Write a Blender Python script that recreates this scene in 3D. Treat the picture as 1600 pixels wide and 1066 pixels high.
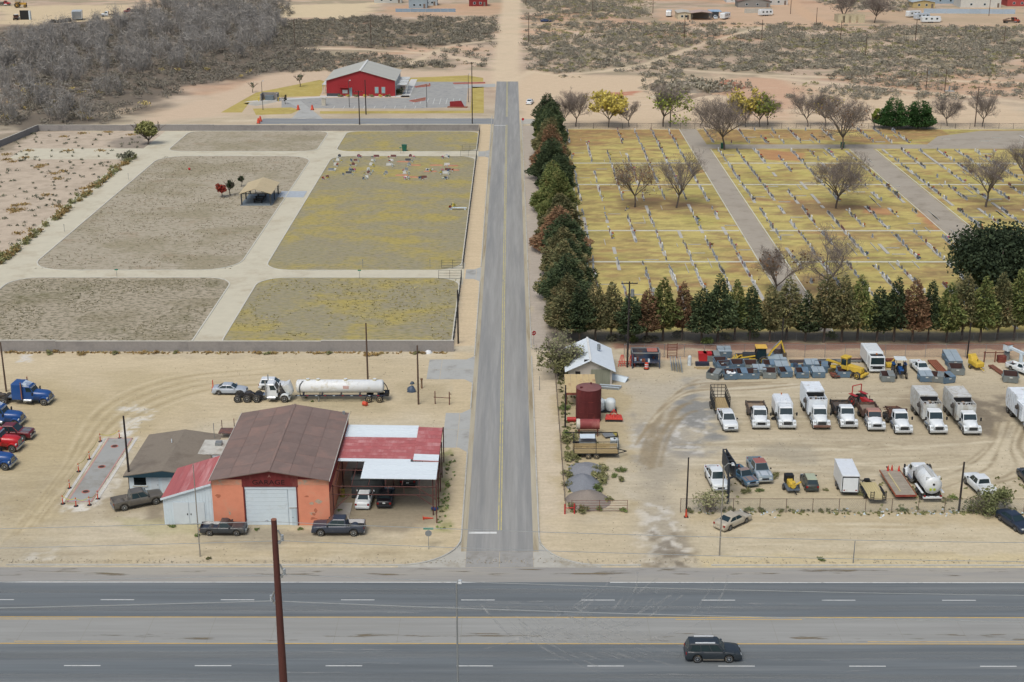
import bpy,math,random
import numpy as np
from mathutils import Vector,Matrix
R = math.radians
random.seed(7)
scn = bpy.context.scene
for o in list(bpy.data.objects): bpy.data.objects.remove(o)
col = scn.collection
# ------------------------------------------------------------------ camera
H,PITCH,YAW,F = 71.43,R(18.84),R(0.0773),2222.0
cam = bpy.data.objects.new('camera',bpy.data.cameras.new('camera'));col.objects.link(cam)
cam.data.lens = 50.0;cam.data.sensor_width = 36.0;cam.data.sensor_fit = 'HORIZONTAL'
cam.data.clip_start = 1.0;cam.data.clip_end = 6000.0
cam.location = (0,0,H);cam.rotation_euler = (R(90)-PITCH,0,YAW)
scn.camera = cam
# ------------------------------------------------------------------ daylight: thin overcast
SUN_EL,SUN_AZ = R(58),R(205)          # azimuth clockwise from +Y
w = bpy.data.worlds.new('World');scn.world = w;w.use_nodes = True
nt = w.node_tree;bg = nt.nodes['Background']
sky = nt.nodes.new('ShaderNodeTexSky');sky.sky_type = 'NISHITA';sky.sun_disc = False
sky.sun_elevation = SUN_EL;sky.sun_rotation = SUN_AZ
sky.air_density = 1.0;sky.dust_density = 6.0;sky.ozone_density = 1.2
nt.links.new(sky.outputs[0],bg.inputs[0]);bg.inputs[1].default_value = 0.125
sl = bpy.data.lights.new('sun','SUN');sl.energy = 1.45;sl.angle = R(22);sl.color = (1.0,.97,.92)
sun = bpy.data.objects.new('sun',sl);col.objects.link(sun)
sd = Vector((math.sin(SUN_AZ)*math.cos(SUN_EL),math.cos(SUN_AZ)*math.cos(SUN_EL),math.sin(SUN_EL)))
sun.rotation_euler = sd.to_track_quat('Z','Y').to_euler();sun.location = (0,0,150)
scn.view_settings.view_transform = 'Standard';scn.view_settings.look = 'None'
scn.view_settings.exposure =-0.05;scn.view_settings.gamma = 1.0
scn.view_settings.use_curve_mapping = False

# ------------------------------------------------------------------ survey helpers (photograph pixel -> place on the ground)
CP,SP,CY,SY = math.cos(PITCH),math.sin(PITCH),math.cos(YAW),math.sin(YAW)
def ray(px,py):
    a,b = (px-800.0)/F,(533.0-py)/F
    x,y,z = a,CP+b*SP,-SP+b*CP
    return x*CY-y*SY,x*SY+y*CY,z
def G(px,py,z=0.0):                   # where the pixel meets the level z
    x,y,q = ray(px,py);t = (z-H)/q
    return (x*t,y*t)
def V(px,py,Y):                       # (x, z) where the pixel meets the upright plane at depth Y
    x,y,q = ray(px,py);t = Y/y
    return (x*t,H+q*t)
def S(py): return 0.01325*(py+225)  # pixels per metre on the ground at a row

def lin(c):
    c = np.asarray(c,float)/255.0
    c = np.where(c <= .04045,c/12.92,((c+.055)/1.055) ** 2.4)
    g = (c*np.array((.22,.70,.08))).sum(-1,keepdims=True);return (g+(c-g)*.94)*np.array((.845,.91,.965))
def link(o,parent=None):
    col.objects.link(o)
    if parent is not None: o.parent = parent
    return o
def tag(o,label=None,cat=None,group=None,kind=None):
    if label: o['label'] = label
    if cat: o['category'] = cat
    if group: o['group'] = group
    if kind: o['kind'] = kind
    return o
def thing(name,label,cat,loc=(0,0,0),rz=0.0,group=None):
    o = bpy.data.objects.new(name,None);o.empty_display_size = .5
    link(o);o.location = (loc[0],loc[1],loc[2] if len(loc)>2 else 0);o.rotation_euler = (0,0,rz)
    return tag(o,label,cat,group)
def copy_tree(o,parent=None,loc=None,rz=None,label=None):
    c = o.copy();link(c,parent)
    if loc is not None: c.location = (loc[0],loc[1],loc[2] if len(loc)>2 else 0)
    if rz is not None: c.rotation_euler = (0,0,rz)
    if label: c['label'] = label
    for ch in list(o.children): copy_tree(ch,c)
    return c

# ------------------------------------------------------------------ materials
MATS = {}
def mat(name,c,rough=.6,metal=0.0,var=.12,scale=1.5,bump=0.0,spec=.4,stain=None,stain_amt=.5,stain_scale=.6,rnd=0.0,stretch=(1,1,1),coat=0.0):
    if name in MATS: return MATS[name]
    m = bpy.data.materials.new(name);m.use_nodes = True;MATS[name] = m
    t = m.node_tree;N = t.nodes;L = t.links;b = N['Principled BSDF']
    b.inputs['Roughness'].default_value = rough;b.inputs['Metallic'].default_value = metal
    b.inputs['Specular IOR Level'].default_value = spec
    if coat: b.inputs['Coat Weight'].default_value = coat;b.inputs['Coat Roughness'].default_value = .12
    c = lin(c)
    tc = N.new('ShaderNodeTexCoord');mp = N.new('ShaderNodeMapping');L.new(tc.outputs['Object'],mp.inputs[0])
    mp.inputs['Scale'].default_value = stretch
    oi = N.new('ShaderNodeObjectInfo')
    ad = N.new('ShaderNodeVectorMath');ad.operation = 'ADD';L.new(mp.outputs[0],ad.inputs[0])
    ms = N.new('ShaderNodeMath');ms.operation = 'MULTIPLY';ms.inputs[1].default_value = 57.0
    L.new(oi.outputs['Random'],ms.inputs[0]);L.new(ms.outputs[0],ad.inputs[1])
    nz = N.new('ShaderNodeTexNoise');nz.inputs['Scale'].default_value = scale;nz.inputs['Detail'].default_value = 5;nz.inputs['Roughness'].default_value = .65
    L.new(ad.outputs[0],nz.inputs['Vector'])
    rp = N.new('ShaderNodeValToRGB');L.new(nz.outputs['Fac'],rp.inputs[0])
    rp.color_ramp.elements[0].position = .3;rp.color_ramp.elements[1].position = .72
    lo = np.clip(c*(1-var),0,1);hi = np.clip(c*(1+var),0,1)
    rp.color_ramp.elements[0].color = (*lo,1);rp.color_ramp.elements[1].color = (*hi,1)
    out = rp.outputs[0]
    if stain is not None:
        n2 = N.new('ShaderNodeTexNoise');n2.inputs['Scale'].default_value = stain_scale;n2.inputs['Detail'].default_value = 6;n2.inputs['Roughness'].default_value = .7
        L.new(ad.outputs[0],n2.inputs['Vector'])
        r2 = N.new('ShaderNodeMapRange');r2.inputs[1].default_value = .62-.25*stain_amt;r2.inputs[2].default_value = .78-.2*stain_amt
        L.new(n2.outputs['Fac'],r2.inputs[0])
        mx = N.new('ShaderNodeMix');mx.data_type = 'RGBA';L.new(r2.outputs[0],mx.inputs[0]);L.new(out,mx.inputs[6])
        mx.inputs[7].default_value = (*lin(stain),1);out = mx.outputs[2]
    if rnd:
        hs = N.new('ShaderNodeHueSaturation');L.new(out,hs.inputs['Color'])
        mr = N.new('ShaderNodeMapRange');L.new(oi.outputs['Random'],mr.inputs[0]);mr.inputs[3].default_value = 1-rnd;mr.inputs[4].default_value = 1+rnd
        L.new(mr.outputs[0],hs.inputs['Value']);out = hs.outputs[0]
    L.new(out,b.inputs['Base Color'])
    if bump:
        bp = N.new('ShaderNodeBump');bp.inputs['Strength'].default_value = bump;bp.inputs['Distance'].default_value = .05
        L.new(nz.outputs['Fac'],bp.inputs['Height']);L.new(bp.outputs[0],b.inputs['Normal'])
    return m
def mglass(): return mat('car_glass',(34,52,56),rough=.12,var=.1,spec=.6)
def mtyre(): return mat('tyre',(48,47,46),rough=.85,var=.2,stain=(120,108,88),stain_amt=.5,stain_scale=4)
def mrim(): return mat('rim',(165,165,165),rough=.35,metal=.6)
def mchrome(): return mat('chrome',(190,192,194),rough=.25,metal=.8)
def mblack(): return mat('black_trim',(34,35,36),rough=.6)
def paint(c,dirt=.25):
    return mat('paint_%d_%d_%d' % tuple(c),c,rough=.34,var=.06,stain=tuple(int(.6*a+.4*b) for a,b in zip(c,(165,150,122))),stain_amt=dirt,stain_scale=.8,coat=.3)
def rusty(c=(112,62,48),n='rust'): return mat(n,c,rough=.85,var=.3,scale=3,stain=(150,90,60),stain_amt=.5,stain_scale=1.5)

# ------------------------------------------------------------------ mesh builder
class MB:
    def __init__(s): s.v,s.f,s.m,s.sm,s.M = [],[],[],[],None
    def add(s,vs,fs,m=0,smooth=False):
        o = len(s.v)
        if s.M is not None: vs = [tuple(s.M @ Vector(q)) for q in vs]
        s.v += [tuple(q) for q in vs];s.f += [tuple(i+o for i in f) for f in fs]
        s.m += [m]*len(fs);s.sm += [smooth]*len(fs);return s
    def box(s,x0,x1,y0,y1,z0,z1,m=0):
        return s.add([(x0,y0,z0),(x1,y0,z0),(x1,y1,z0),(x0,y1,z0),(x0,y0,z1),(x1,y0,z1),(x1,y1,z1),(x0,y1,z1)],
                     [(0,3,2,1),(4,5,6,7),(0,1,5,4),(1,2,6,5),(2,3,7,6),(3,0,4,7)],m)
    def hexa(s,lo,hi,m=0):            # two quads (bottom, top), each counter-clockwise from above
        return s.add(list(lo)+list(hi),[(0,3,2,1),(4,5,6,7),(0,1,5,4),(1,2,6,5),(2,3,7,6),(3,0,4,7)],m)
    def slab(s,q,th,m=0):             # quad plus thickness along its normal
        q = [Vector(p) for p in q];n = (q[1]-q[0]).cross(q[3]-q[0]).normalized()*th
        return s.hexa([p-n for p in q],q,m)
    def cyl(s,p0,p1,r0,r1=None,n=8,m=0,caps=True,smooth=True):
        r1 = r0 if r1 is None else r1
        p0,p1 = Vector(p0),Vector(p1);d = (p1-p0).normalized()
        u = d.orthogonal().normalized();w_ = d.cross(u);vs = []
        for p,r in ((p0,r0),(p1,r1)):
            for k in range(n):
                a = 2*math.pi*k/n;vs.append(p+(u*math.cos(a)+w_*math.sin(a))*r)
        s.add(vs,[(k,(k+1) % n,n+(k+1) % n,n+k) for k in range(n)],m,smooth and n>4)
        if caps: s.add(vs,[tuple(range(n))[::-1],tuple(range(n,2*n))],m)
        return s
    def tube(s,pts,r,n=6,m=0):
        for a,b in zip(pts[:-1],pts[1:]): s.cyl(a,b,r,n=n,m=m)
        return s
    def bar(s,p0,p1,t,m=0): return s.cyl(p0,p1,t*.7071,n=4,m=m)
    def prism(s,poly,axis,a,b,m=0):  # poly 2D; axis 'y': (x,z) outline, 'x': (y,z), 'z': (x,y)
        f = {'y': lambda p,t: (p[0],t,p[1]),'x': lambda p,t: (t,p[0],p[1]),'z': lambda p,t: (p[0],p[1],t)}[axis]
        n = len(poly);vs = [f(p,a) for p in poly]+[f(p,b) for p in poly]
        return s.add(vs,[tuple(range(n))[::-1],tuple(range(n,2*n))]+[(k,(k+1) % n,n+(k+1) % n,n+k) for k in range(n)],m)
    def loft(s,rings,m=0,caps=True,smooth=True,closed=True):
        n = len(rings[0]);vs = [p for r in rings for p in r];fs = []
        for i in range(len(rings)-1):
            for k in range(n if closed else n-1):
                k2 = (k+1) % n;fs.append((i*n+k,i*n+k2,(i+1)*n+k2,(i+1)*n+k))
        s.add(vs,fs,m,smooth)
        if caps: s.add(list(rings[0])+list(rings[-1]),[tuple(range(n))[::-1],tuple(range(n,2*n))],m)
        return s
    def sphere(s,c,r,n=8,k=5,m=0,sz=1.0):
        rings = []
        for i in range(k+1):
            a =-math.pi/2+math.pi*i/k;rr = max(r*math.cos(a),.002)
            rings.append([(c[0]+rr*math.cos(2*math.pi*j/n),c[1]+rr*math.sin(2*math.pi*j/n),c[2]+r*sz*math.sin(a)) for j in range(n)])
        return s.loft(rings,m)
    def mesh(s,name,mats):
        me = bpy.data.meshes.new(name);me.from_pydata(s.v,[],s.f)
        mats = mats if isinstance(mats,(list,tuple)) else [mats]
        for q in mats: me.materials.append(q)
        me.polygons.foreach_set('material_index',s.m);me.polygons.foreach_set('use_smooth',s.sm)
        me.update();return me
    def build(s,name,mats,parent=None,bevel=0.0,fix=True):
        me = s.mesh(name,mats)
        if fix:
            import bmesh
            bm = bmesh.new();bm.from_mesh(me);bmesh.ops.recalc_face_normals(bm,faces=bm.faces);bm.to_mesh(me);bm.free()
        o = bpy.data.objects.new(name,me);link(o,parent)
        if bevel:
            b = o.modifiers.new('bevel','BEVEL');b.width = bevel;b.segments = 2;b.limit_method = 'ANGLE';b.angle_limit = R(40)
        return o
def one(name,mb,mats,label,cat,loc=(0,0,0),rz=0,group=None,kind=None):
    o = mb.build(name,mats);o.location = (loc[0],loc[1],loc[2] if len(loc)>2 else 0);o.rotation_euler = (0,0,rz)
    return tag(o,label,cat,group,kind)
def onface(mb,q,u0,u1,v0,v1,off=.012,th=.02,m=0):     # a pane let into the face q (ll, lr, ur, ul), standing slightly proud
    q = [Vector(p) for p in q]
    P = lambda u,v: (q[0]*(1-u)+q[1]*u)*(1-v)+(q[3]*(1-u)+q[2]*u)*v
    n = (q[1]-q[0]).cross(q[3]-q[0]).normalized()*off
    return mb.slab([P(u0,v0)+n,P(u1,v0)+n,P(u1,v1)+n,P(u0,v1)+n],th,m)
def structure(name,mb,mats,parent=None):
    o = mb.build(name,mats,parent)
    if parent is None: o['kind'] = 'structure'
    return o

# ------------------------------------------------------------------ numpy noise
_rt = np.random.RandomState(3).rand(256,256)
def vnoise(x,y,seed=0):
    x = x+seed*17.31;y = y+seed*9.77
    xi,yi = np.floor(x).astype(int),np.floor(y).astype(int);fx,fy = x-xi,y-yi
    fx = fx*fx*(3-2*fx);fy = fy*fy*(3-2*fy)
    a = _rt[xi & 255,yi & 255];b = _rt[(xi+1) & 255,yi & 255];c = _rt[xi & 255,(yi+1) & 255];d = _rt[(xi+1) & 255,(yi+1) & 255]
    return (a*(1-fx)+b*fx)*(1-fy)+(c*(1-fx)+d*fx)*fy
def fbm(x,y,seed=0,o=4):
    s_ = 0;a = .5;t = 0
    for k in range(o):
        s_ = s_+a*vnoise(x*2 ** k,y*2 ** k,seed+k);t += a;a *= .55
    return s_/t
# ================================================================== GROUND
def sstep(a,b,x):
    t = np.clip((x-a)/(b-a),0,1);return t*t*(3-2*t)
class Field:
    def __init__(s,X,Y,C): s.X,s.Y,s.C = X,Y,C
    def _mix(s,idx,k,c):
        c = np.asarray(c,float);s.C[idx] = s.C[idx]*(1-k[:,None])+c*k[:,None]
    def poly(s,pts,c,feather=1.0,wob=1.5,amt=1.0,ns=.25,seed=1,holes=0.0,world=False):
        P = np.array([p if world else G(*p) for p in pts]);mg = feather+wob+1
        idx = np.where((s.X>P[:,0].min()-mg) & (s.X<P[:,0].max()+mg) & (s.Y>P[:,1].min()-mg) & (s.Y<P[:,1].max()+mg))[0]
        if not len(idx): return
        x,y = s.X[idx],s.Y[idx];ins = np.zeros(len(idx),bool);dm = np.full(len(idx),1e9)
        for (ax,ay),(bx,by) in zip(P,np.roll(P,-1,0)):
            cr = ((ay>y) != (by>y)) & (x<(bx-ax)*(y-ay)/(by-ay+1e-12)+ax);ins ^= cr
            L2 = (bx-ax) ** 2+(by-ay) ** 2+1e-9;t = np.clip(((x-ax)*(bx-ax)+(y-ay)*(by-ay))/L2,0,1)
            dm = np.minimum(dm,np.hypot(x-ax-t*(bx-ax),y-ay-t*(by-ay)))
        sd_ = np.where(ins,dm,-dm)
        if wob: sd_ = sd_+wob*2*(fbm(x*ns,y*ns,seed)-.5)*1.6
        k = sstep(-feather,feather,sd_)*amt
        if holes: k = k*sstep(holes-.12,holes+.12,fbm(x*ns*1.7,y*ns*1.7,seed+5))
        s._mix(idx,k,c)
    def stroke(s,pts,wd,c,feather=.4,amt=.6,wob=.0,seed=2,world=False,brk=0.0):
        P = np.array([p if world else G(*p) for p in pts]);mg = wd+feather+wob+1
        idx = np.where((s.X>P[:,0].min()-mg) & (s.X<P[:,0].max()+mg) & (s.Y>P[:,1].min()-mg) & (s.Y<P[:,1].max()+mg))[0]
        if not len(idx): return
        x,y = s.X[idx],s.Y[idx];dm = np.full(len(idx),1e9)
        for (ax,ay),(bx,by) in zip(P[:-1],P[1:]):
            L2 = (bx-ax) ** 2+(by-ay) ** 2+1e-9;t = np.clip(((x-ax)*(bx-ax)+(y-ay)*(by-ay))/L2,0,1)
            dm = np.minimum(dm,np.hypot(x-ax-t*(bx-ax),y-ay-t*(by-ay)))
        if wob: dm = dm+wob*2*(fbm(x*.2,y*.2,seed)-.5)
        k = (1-sstep(wd/2-feather,wd/2+feather,dm))*amt
        if brk: k = k*sstep(brk-.15,brk+.15,fbm(x*.35,y*.35,seed+3))
        s._mix(idx,k,c)

def smooth_pts(pts,n=8):
    out = []
    for i in range(len(pts)-1):
        p0 = pts[max(i-1,0)];p1 = pts[i];p2 = pts[i+1];p3 = pts[min(i+2,len(pts)-1)]
        for k in range(n):
            t = k/n;out.append(tuple(.5*(2*p1[j]+(p2[j]-p0[j])*t+(2*p0[j]-5*p1[j]+4*p2[j]-p3[j])*t*t+(3*p1[j]-p0[j]-3*p2[j]+p3[j])*t ** 3) for j in range(len(p1))))
    out.append(tuple(pts[-1]));return out

TRAILS = [([(800,-10),(797,40),(792,90),(790,132)],9.5,0),
          ([(790,132),(830,112),(870,118),(940,112),(1010,100),(1095,70),(1200,40)],3.0,1.0),
          ([(940,112),(1010,104),(1100,112),(1200,118),(1330,122),(1600,130)],4.0,2.0),
          ([(460,75),(560,77),(690,85),(790,108)],3.5,1.5),
          ([(640,100),(700,72),(780,62)],2.5,1.5),
          ([(820,36),(1000,36),(1110,40),(1320,42),(1600,40)],4.0,1.5),
          ([(1235,0),(1262,25),(1300,42)],7.0,1.0),
          ([(1190,120),(1400,140),(1600,160)],4.0,2.0)]
def ground_colour(X,Y):
    n1 = fbm(X*.03,Y*.03,1);n2 = fbm(X*.12,Y*.12,5);n3 = fbm(X*.05,Y*.45,9);n4 = fbm(X*.6,Y*.9,13)
    far = sstep(380,470,Y)
    C = np.zeros((len(X),3))+np.array((196,180,150.));C += far[:,None]*np.array((2,-8,-5.))
    C += ((n1-.5)*42)[:,None]*np.array((1,.95,.8))+((n2-.5)*26)[:,None]+((n3-.5)*32*(1-far))[:,None]+((n4-.5)*16)[:,None]
    F_ = Field(X,Y,C)
    # --- far scrub land: warm sand with red earth and dead grass
    red = sstep(.52,.7,fbm(X*.018,Y*.03,21))*far
    C += red[:,None]*np.array((3,-9,-14.))
    dry = sstep(.5,.62,fbm(X*.09,Y*.12,33))*sstep(470,500,Y)
    C[:] = C*(1-.7*dry[:,None])+np.array((162,149,120.))*.7*dry[:,None]
    F_.poly([(0,40),(420,0),(470,40),(520,110),(400,118),(330,128),(240,160),(200,190),(0,215)],(112,101,87),8,12,.9,.08)
    F_.poly([(420,35),(600,25),(760,40),(770,70),(600,78),(450,70)],(128,115,97),6,8,.7,.08,holes=.35)
    F_.poly([(470,85),(700,95),(700,108),(480,112)],(140,126,104),5,7,.6,.1,holes=.45)
    F_.poly([(0,10),(215,8),(190,28),(60,40),(0,38)],(216,192,152),5,6,.95,.08)
    F_.poly([(370,10),(600,4),(560,30),(420,28)],(219,196,156),4,5,.95,.08)
    F_.poly([(600,10),(800,4),(790,22),(620,28)],(205,166,130),4,4,.7,.08)
    F_.poly([(1020,14),(1330,4),(1340,40),(1060,42)],(208,172,138),4,5,.8,.08)
    F_.poly([(1340,18),(1600,10),(1600,40),(1360,38)],(196,168,134),4,5,.7,.08)
    # bare sand behind the church and north of the old cemetery
    F_.poly([(212,186),(330,150),(400,116),(520,110),(790,112),(790,130),(640,122),(520,130),(440,140),(330,182),(250,196)],(211,184,153),4,4,.95,.1)
    F_.poly([(60,196),(420,190),(420,198),(60,203)],(200,178,148),2,2,.8,.1)
    F_.poly([(790,128),(830,112),(940,120),(1130,118),(1260,130),(1420,150),(1600,168),(1600,203),(860,203),(815,190)],(216,189,154),4,5,.95,.08)
    F_.poly([(1080,128),(1200,118),(1270,140),(1230,170),(1130,160)],(203,160,128),5,5,.75,.08)
    F_.poly([(1180,130),(1235,130),(1240,190),(1130,185),(1150,160)],(209,168,136),4,4,.5,.1)
    F_.poly([(950,145),(1000,142),(995,150),(955,150)],(196,122,92),1,2,.8,.2)
    F_.poly([(1010,108),(1240,110),(1240,120),(1020,126)],(168,150,124),2,3,.6,.15,holes=.45)
    for p,wd,wb in TRAILS: F_.stroke(p,wd,(219,195,160) if p[0][1]>60 or p[0][0] == 800 else (210,172,136),1.6,.85,wb)
    for k in range(60):                       # wheel ruts on the bare sand
        x0 = random.uniform(820,1560);y0 = random.uniform(138,190);F_.stroke([(x0,y0),(x0+random.uniform(60,180),y0+random.uniform(-4,4))],.8,random.choice([(188,160,128),(226,204,172)]),.6,.4)
    # --- rough sandy field left of the new cemetery
    F_.poly([(-60,205),(270,205),(180,300),(-60,430)],(199,179,155),2,2,.9,.1)
    F_.poly([(-60,205),(270,205),(180,300),(-60,430)],(168,150,128),2,2,.45,.35,holes=.55)
    F_.poly([(165,222),(235,208),(228,238),(180,238)],(140,128,114),1.5,2,.7,.3)
    F_.poly([(0,208),(60,205),(20,232),(-20,250)],(132,120,98),1.5,2,.6,.3)
    # --- verge strips beside the street
    F_.poly([(-9.4,207),(-5.9,207),(-6.4,398),(-9.6,398)],(214,189,150),.4,.3,.9,world=True)
    F_.poly([(-12,139),(-5.8,139),(-5.8,204),(-9,204),(-9,160)],(206,184,145),.6,.8,.7,world=True)
    F_.poly([(2.8,138),(6.2,138),(6.2,205),(2.6,205)],(209,190,160),.5,.5,.85,world=True)
    F_.poly([(2.5,205),(6.5,205),(6,396),(2.0,396)],(182,168,152),.5,.8,.9,world=True)
    # --- left lot
    F_.poly([(-40,556),(700,556),(735,640),(690,660),(300,650),(200,700),(-40,760)],(203,182,143),3,3,.7,.1)
    F_.poly([(60,600),(200,620),(170,700),(60,840),(-40,800),(-40,700)],(186,166,124),4,4,.6,.12)
    F_.poly([(150,570),(330,590),(240,660),(150,640)],(182,163,122),4,5,.45,.12)
    F_.poly([(0,560),(420,556),(420,572),(0,585)],(211,191,154),2,2,.6,.2)
    F_.poly([(250,835),(720,838),(700,880),(100,885)],(197,178,140),2,3,.7,.2)
    F_.poly([(100,820),(260,810),(280,850),(120,860)],(208,192,161),3,3,.55,.2)
    F_.poly([(-40,855),(110,850),(120,888),(-40,892)],(184,170,142),2,3,.7,.2)
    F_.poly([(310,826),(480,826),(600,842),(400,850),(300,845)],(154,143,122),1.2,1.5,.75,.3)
    F_.poly([(528,770),(680,750),(690,815),(640,832),(520,822)],(152,138,114),1.2,1.2,.85,.3)  # shade under the carport roof, painted into the soil colour
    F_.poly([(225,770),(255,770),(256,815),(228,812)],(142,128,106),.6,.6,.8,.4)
    F_.poly([(160,775),(225,770),(230,800),(165,808)],(172,156,126),.8,1,.6,.4)
    F_.poly([(186,812),(330,815),(330,828),(230,838)],(176,166,120),.8,1.2,.5,.4)
    F_.poly([(690,700),(705,700),(700,830),(684,830)],(150,148,92),.7,1.0,.7,.6,holes=.42)
    F_.poly([(172,675),(200,628),(225,625),(230,650),(208,690),(180,690)],(221,214,200),.6,2,.9,.5,holes=.42)
    F_.poly([(92,790),(140,788),(138,800),(95,800)],(222,214,198),.5,1.2,.9,.7,holes=.4)
    F_.poly([(120,765),(165,690),(196,700),(185,760),(150,790)],(216,206,188),.6,1.2,.7,.5,holes=.35)
    F_.poly([(40,860),(90,855),(90,872),(40,872)],(214,206,190),.5,1.2,.7,.6,holes=.45)
    F_.poly([(30,553),(52,553),(48,566),(28,566)],(216,212,206),.4,.8,.7,.7,holes=.35)
    F_.poly([(400,612),(600,622),(600,640),(480,645)],(178,162,126),1,1,.55,.3)
    F_.poly([(625,600),(700,600),(700,632),(630,630)],(184,166,130),1,1,.6,.4)
    for k in range(9):
        a = [(0+k*9,850-k*5),(90+k*7,740-k*3),(150+k*8,640+k*2),(260+k*8,590+k*3),(420,572+k*4)]
        F_.stroke(smooth_pts(a),.45,(170,151,112) if k % 2 else (213,194,156),.3,.6,.3,seed=k,brk=.36)
    for k in range(16):
        y0 = 840+k*3;F_.stroke([(60+20*random.random(),y0),(350,y0+random.uniform(-4,4)),(690,y0+random.uniform(-2,4))],.5,random.choice([(212,196,164),(172,155,122)]),.3,.35,.2,seed=k,brk=.48)
    F_.poly([(560,855),(640,850),(620,872),(560,872)],(160,142,110),1.5,2,.35,.2)
    # --- right yard
    F_.poly([(985,560),(1600,560),(1640,800),(1063,800),(980,700)],(194,177,145),3,2,.6,.1)
    F_.poly([(985,600),(1110,590),(1130,660),(1110,720),(1000,800),(985,700)],(186,174,152),3,4,.8,.1)
    F_.poly([(1070,590),(1120,640),(1120,680),(1090,690),(1070,640)],(140,138,132),1.5,2.5,.9,.25,holes=.42)
    F_.poly([(985,650),(1070,660),(1090,710),(985,715)],(150,145,136),1.5,2.5,.85,.2,holes=.42)
    F_.poly([(980,660),(1110,650),(1100,710),(980,705)],(212,206,196),.8,1.5,.75,.5,holes=.58)
    F_.poly([(1000,690),(1050,690),(1062,800),(1090,890),(985,890),(1000,780)],(172,160,138),2,2,.85,.2)
    F_.poly([(1000,800),(1050,790),(1075,888),(1000,890)],(214,206,192),.8,2,.8,.45,holes=.5)
    F_.poly([(1010,840),(1060,830),(1100,890),(1020,892)],(122,110,92),.8,2,.7,.5,holes=.5)
    F_.poly([(1060,800),(1640,800),(1640,880),(1090,880)],(203,186,152),2,1.5,.75,.2)
    F_.poly([(1060,800),(1640,800),(1640,822),(1065,822)],(190,170,132),1,1.5,.6,.4)
    F_.poly([(1095,868),(1640,866),(1640,888),(1090,890)],(207,187,142),.8,.8,.7,.4)
    F_.poly([(840,800),(1000,800),(990,890),(900,890),(850,850)],(203,184,148),2,2,.7,.2)
    F_.poly([(1270,600),(1640,600),(1640,690),(1530,700),(1250,690)],(176,160,132),4,4,.5,.12)
    F_.poly([(1520,625),(1575,620),(1590,690),(1530,680)],(116,104,88),1.5,2,.7,.3,holes=.38)
    F_.poly([(1425,605),(1460,605),(1470,640),(1390,640)],(146,128,102),1.2,2,.5,.3)
    for k,(cx,cy,rx) in enumerate([(1010,740,150),(1000,735,135),(1015,742,120),(1005,738,108),(1020,738,96),(1000,742,88)]):
        a = [(cx-rx*.9*math.cos(t)*.35+40-90*math.sin(t)*.2+rx*.5*(t/1.5),cy-rx*math.sin(t)) for t in np.linspace(.1,1.5,10)]
        F_.stroke(a,.55,(150,132,102),.3,.7,.2,seed=k,brk=.3)
    for k in range(14):                       # sweeping wheel marks
        o = k*8;F_.stroke(smooth_pts([(990+o*.4,700-o*.6),(1030+o*.5,640-o*.3),(1080+o,600+o*.1),(1180+o,598+random.uniform(-3,6))]),.4,random.choice([(158,140,110),(210,196,168)]),.25,.7,.2,seed=k,brk=.36)
    for k in range(16):
        o = k*12;F_.stroke(smooth_pts([(1390+o,770-random.uniform(0,30)),(1480+o*.8,735),(1540+o*.3,700),(1555+o*.3,660)]),.4,random.choice([(150,133,104),(208,192,160)]),.25,.7,.2,seed=k,brk=.36)
    for k in range(44):
        y0 = random.uniform(602 if k>26 else 690,742);x0 = random.uniform(1040,1300);F_.stroke(smooth_pts([(x0,y0),(x0+130,y0+random.uniform(-8,8)),(x0+290,y0+random.uniform(-14,6))]),.45,random.choice([(214,199,168),(172,156,126)]),.3,.6,.3,seed=k,brk=.4)
    for k in range(30):
        y0 = random.uniform(816,866);x0 = random.uniform(1090,1300);F_.stroke([(x0,y0),(x0+random.uniform(120,320),y0+random.uniform(-4,4))],.5,random.choice([(216,201,170),(176,158,124)]),.35,.4,.2,seed=k,brk=.45)
    F_.poly([(1195,700),(1260,700),(1260,720),(1190,718)],(160,150,130),1.5,2,.5,.3)
    F_.poly([(1150,760),(1600,768),(1600,800),(1130,800)],(188,170,134),1,1.5,.5,.4)
    # junk strip by the street fence
    F_.poly([(873,560),(975,600),(985,700),(985,800),(880,800)],(186,166,126),1,1.5,.7,.3)
    F_.poly([(955,690),(985,690),(985,795),(930,795)],(198,184,158),1,1.5,.6,.4)
    # --- lane and verge between the yard and the cemetery trees
    F_.poly([(975,545),(1660,545),(1660,561),(975,561)],(196,166,132),.8,.6,.9,.2)
    F_.poly([(860,498),(1660,498),(1660,540),(860,540)],(134,120,98),1.5,1.5,.85,.2)
    F_.poly([(860,498),(1660,498),(1660,540),(860,540)],(168,152,118),1.5,1.5,.5,.3,holes=.55)
    F_.poly([(960,536),(1660,536),(1660,546),(960,546)],(146,104,86),.5,.8,.85,.4)
    # --- old cemetery turf
    F_.poly([(14,214),(125,214),(175,390),(13,390)],(194,174,100),1,1,.97,.2,world=True)
    b = (X>13) & (Y>214) & (Y<390)
    q = np.where(b)[0]
    if len(q):
        x,y = X[q],Y[q];T = C[q]
        def lay(k,c): T[:] = T*(1-k[:,None])+np.array(c,float)*k[:,None]
        lay(.75*sstep(.46,.64,fbm(x*.07,y*.07,41)),(202,184,106))
        lay(.6*sstep(.5,.66,fbm(x*.06,y*.09,47)),(172,160,84))
        lay(.4*sstep(.54,.7,fbm(x*.10,y*.16,51)),(178,144,90))
        lay(.65*sstep(.42,.64,fbm(x*.09,y*.14,55)+.42*sstep(364,384,y)*(x<118)-.17),(164,118,84))
        lay(.6*sstep(.5,.75,fbm(x*.09,y*.2,57))*(1-sstep(3,9,np.abs(y-300))),(150,118,84))
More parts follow.
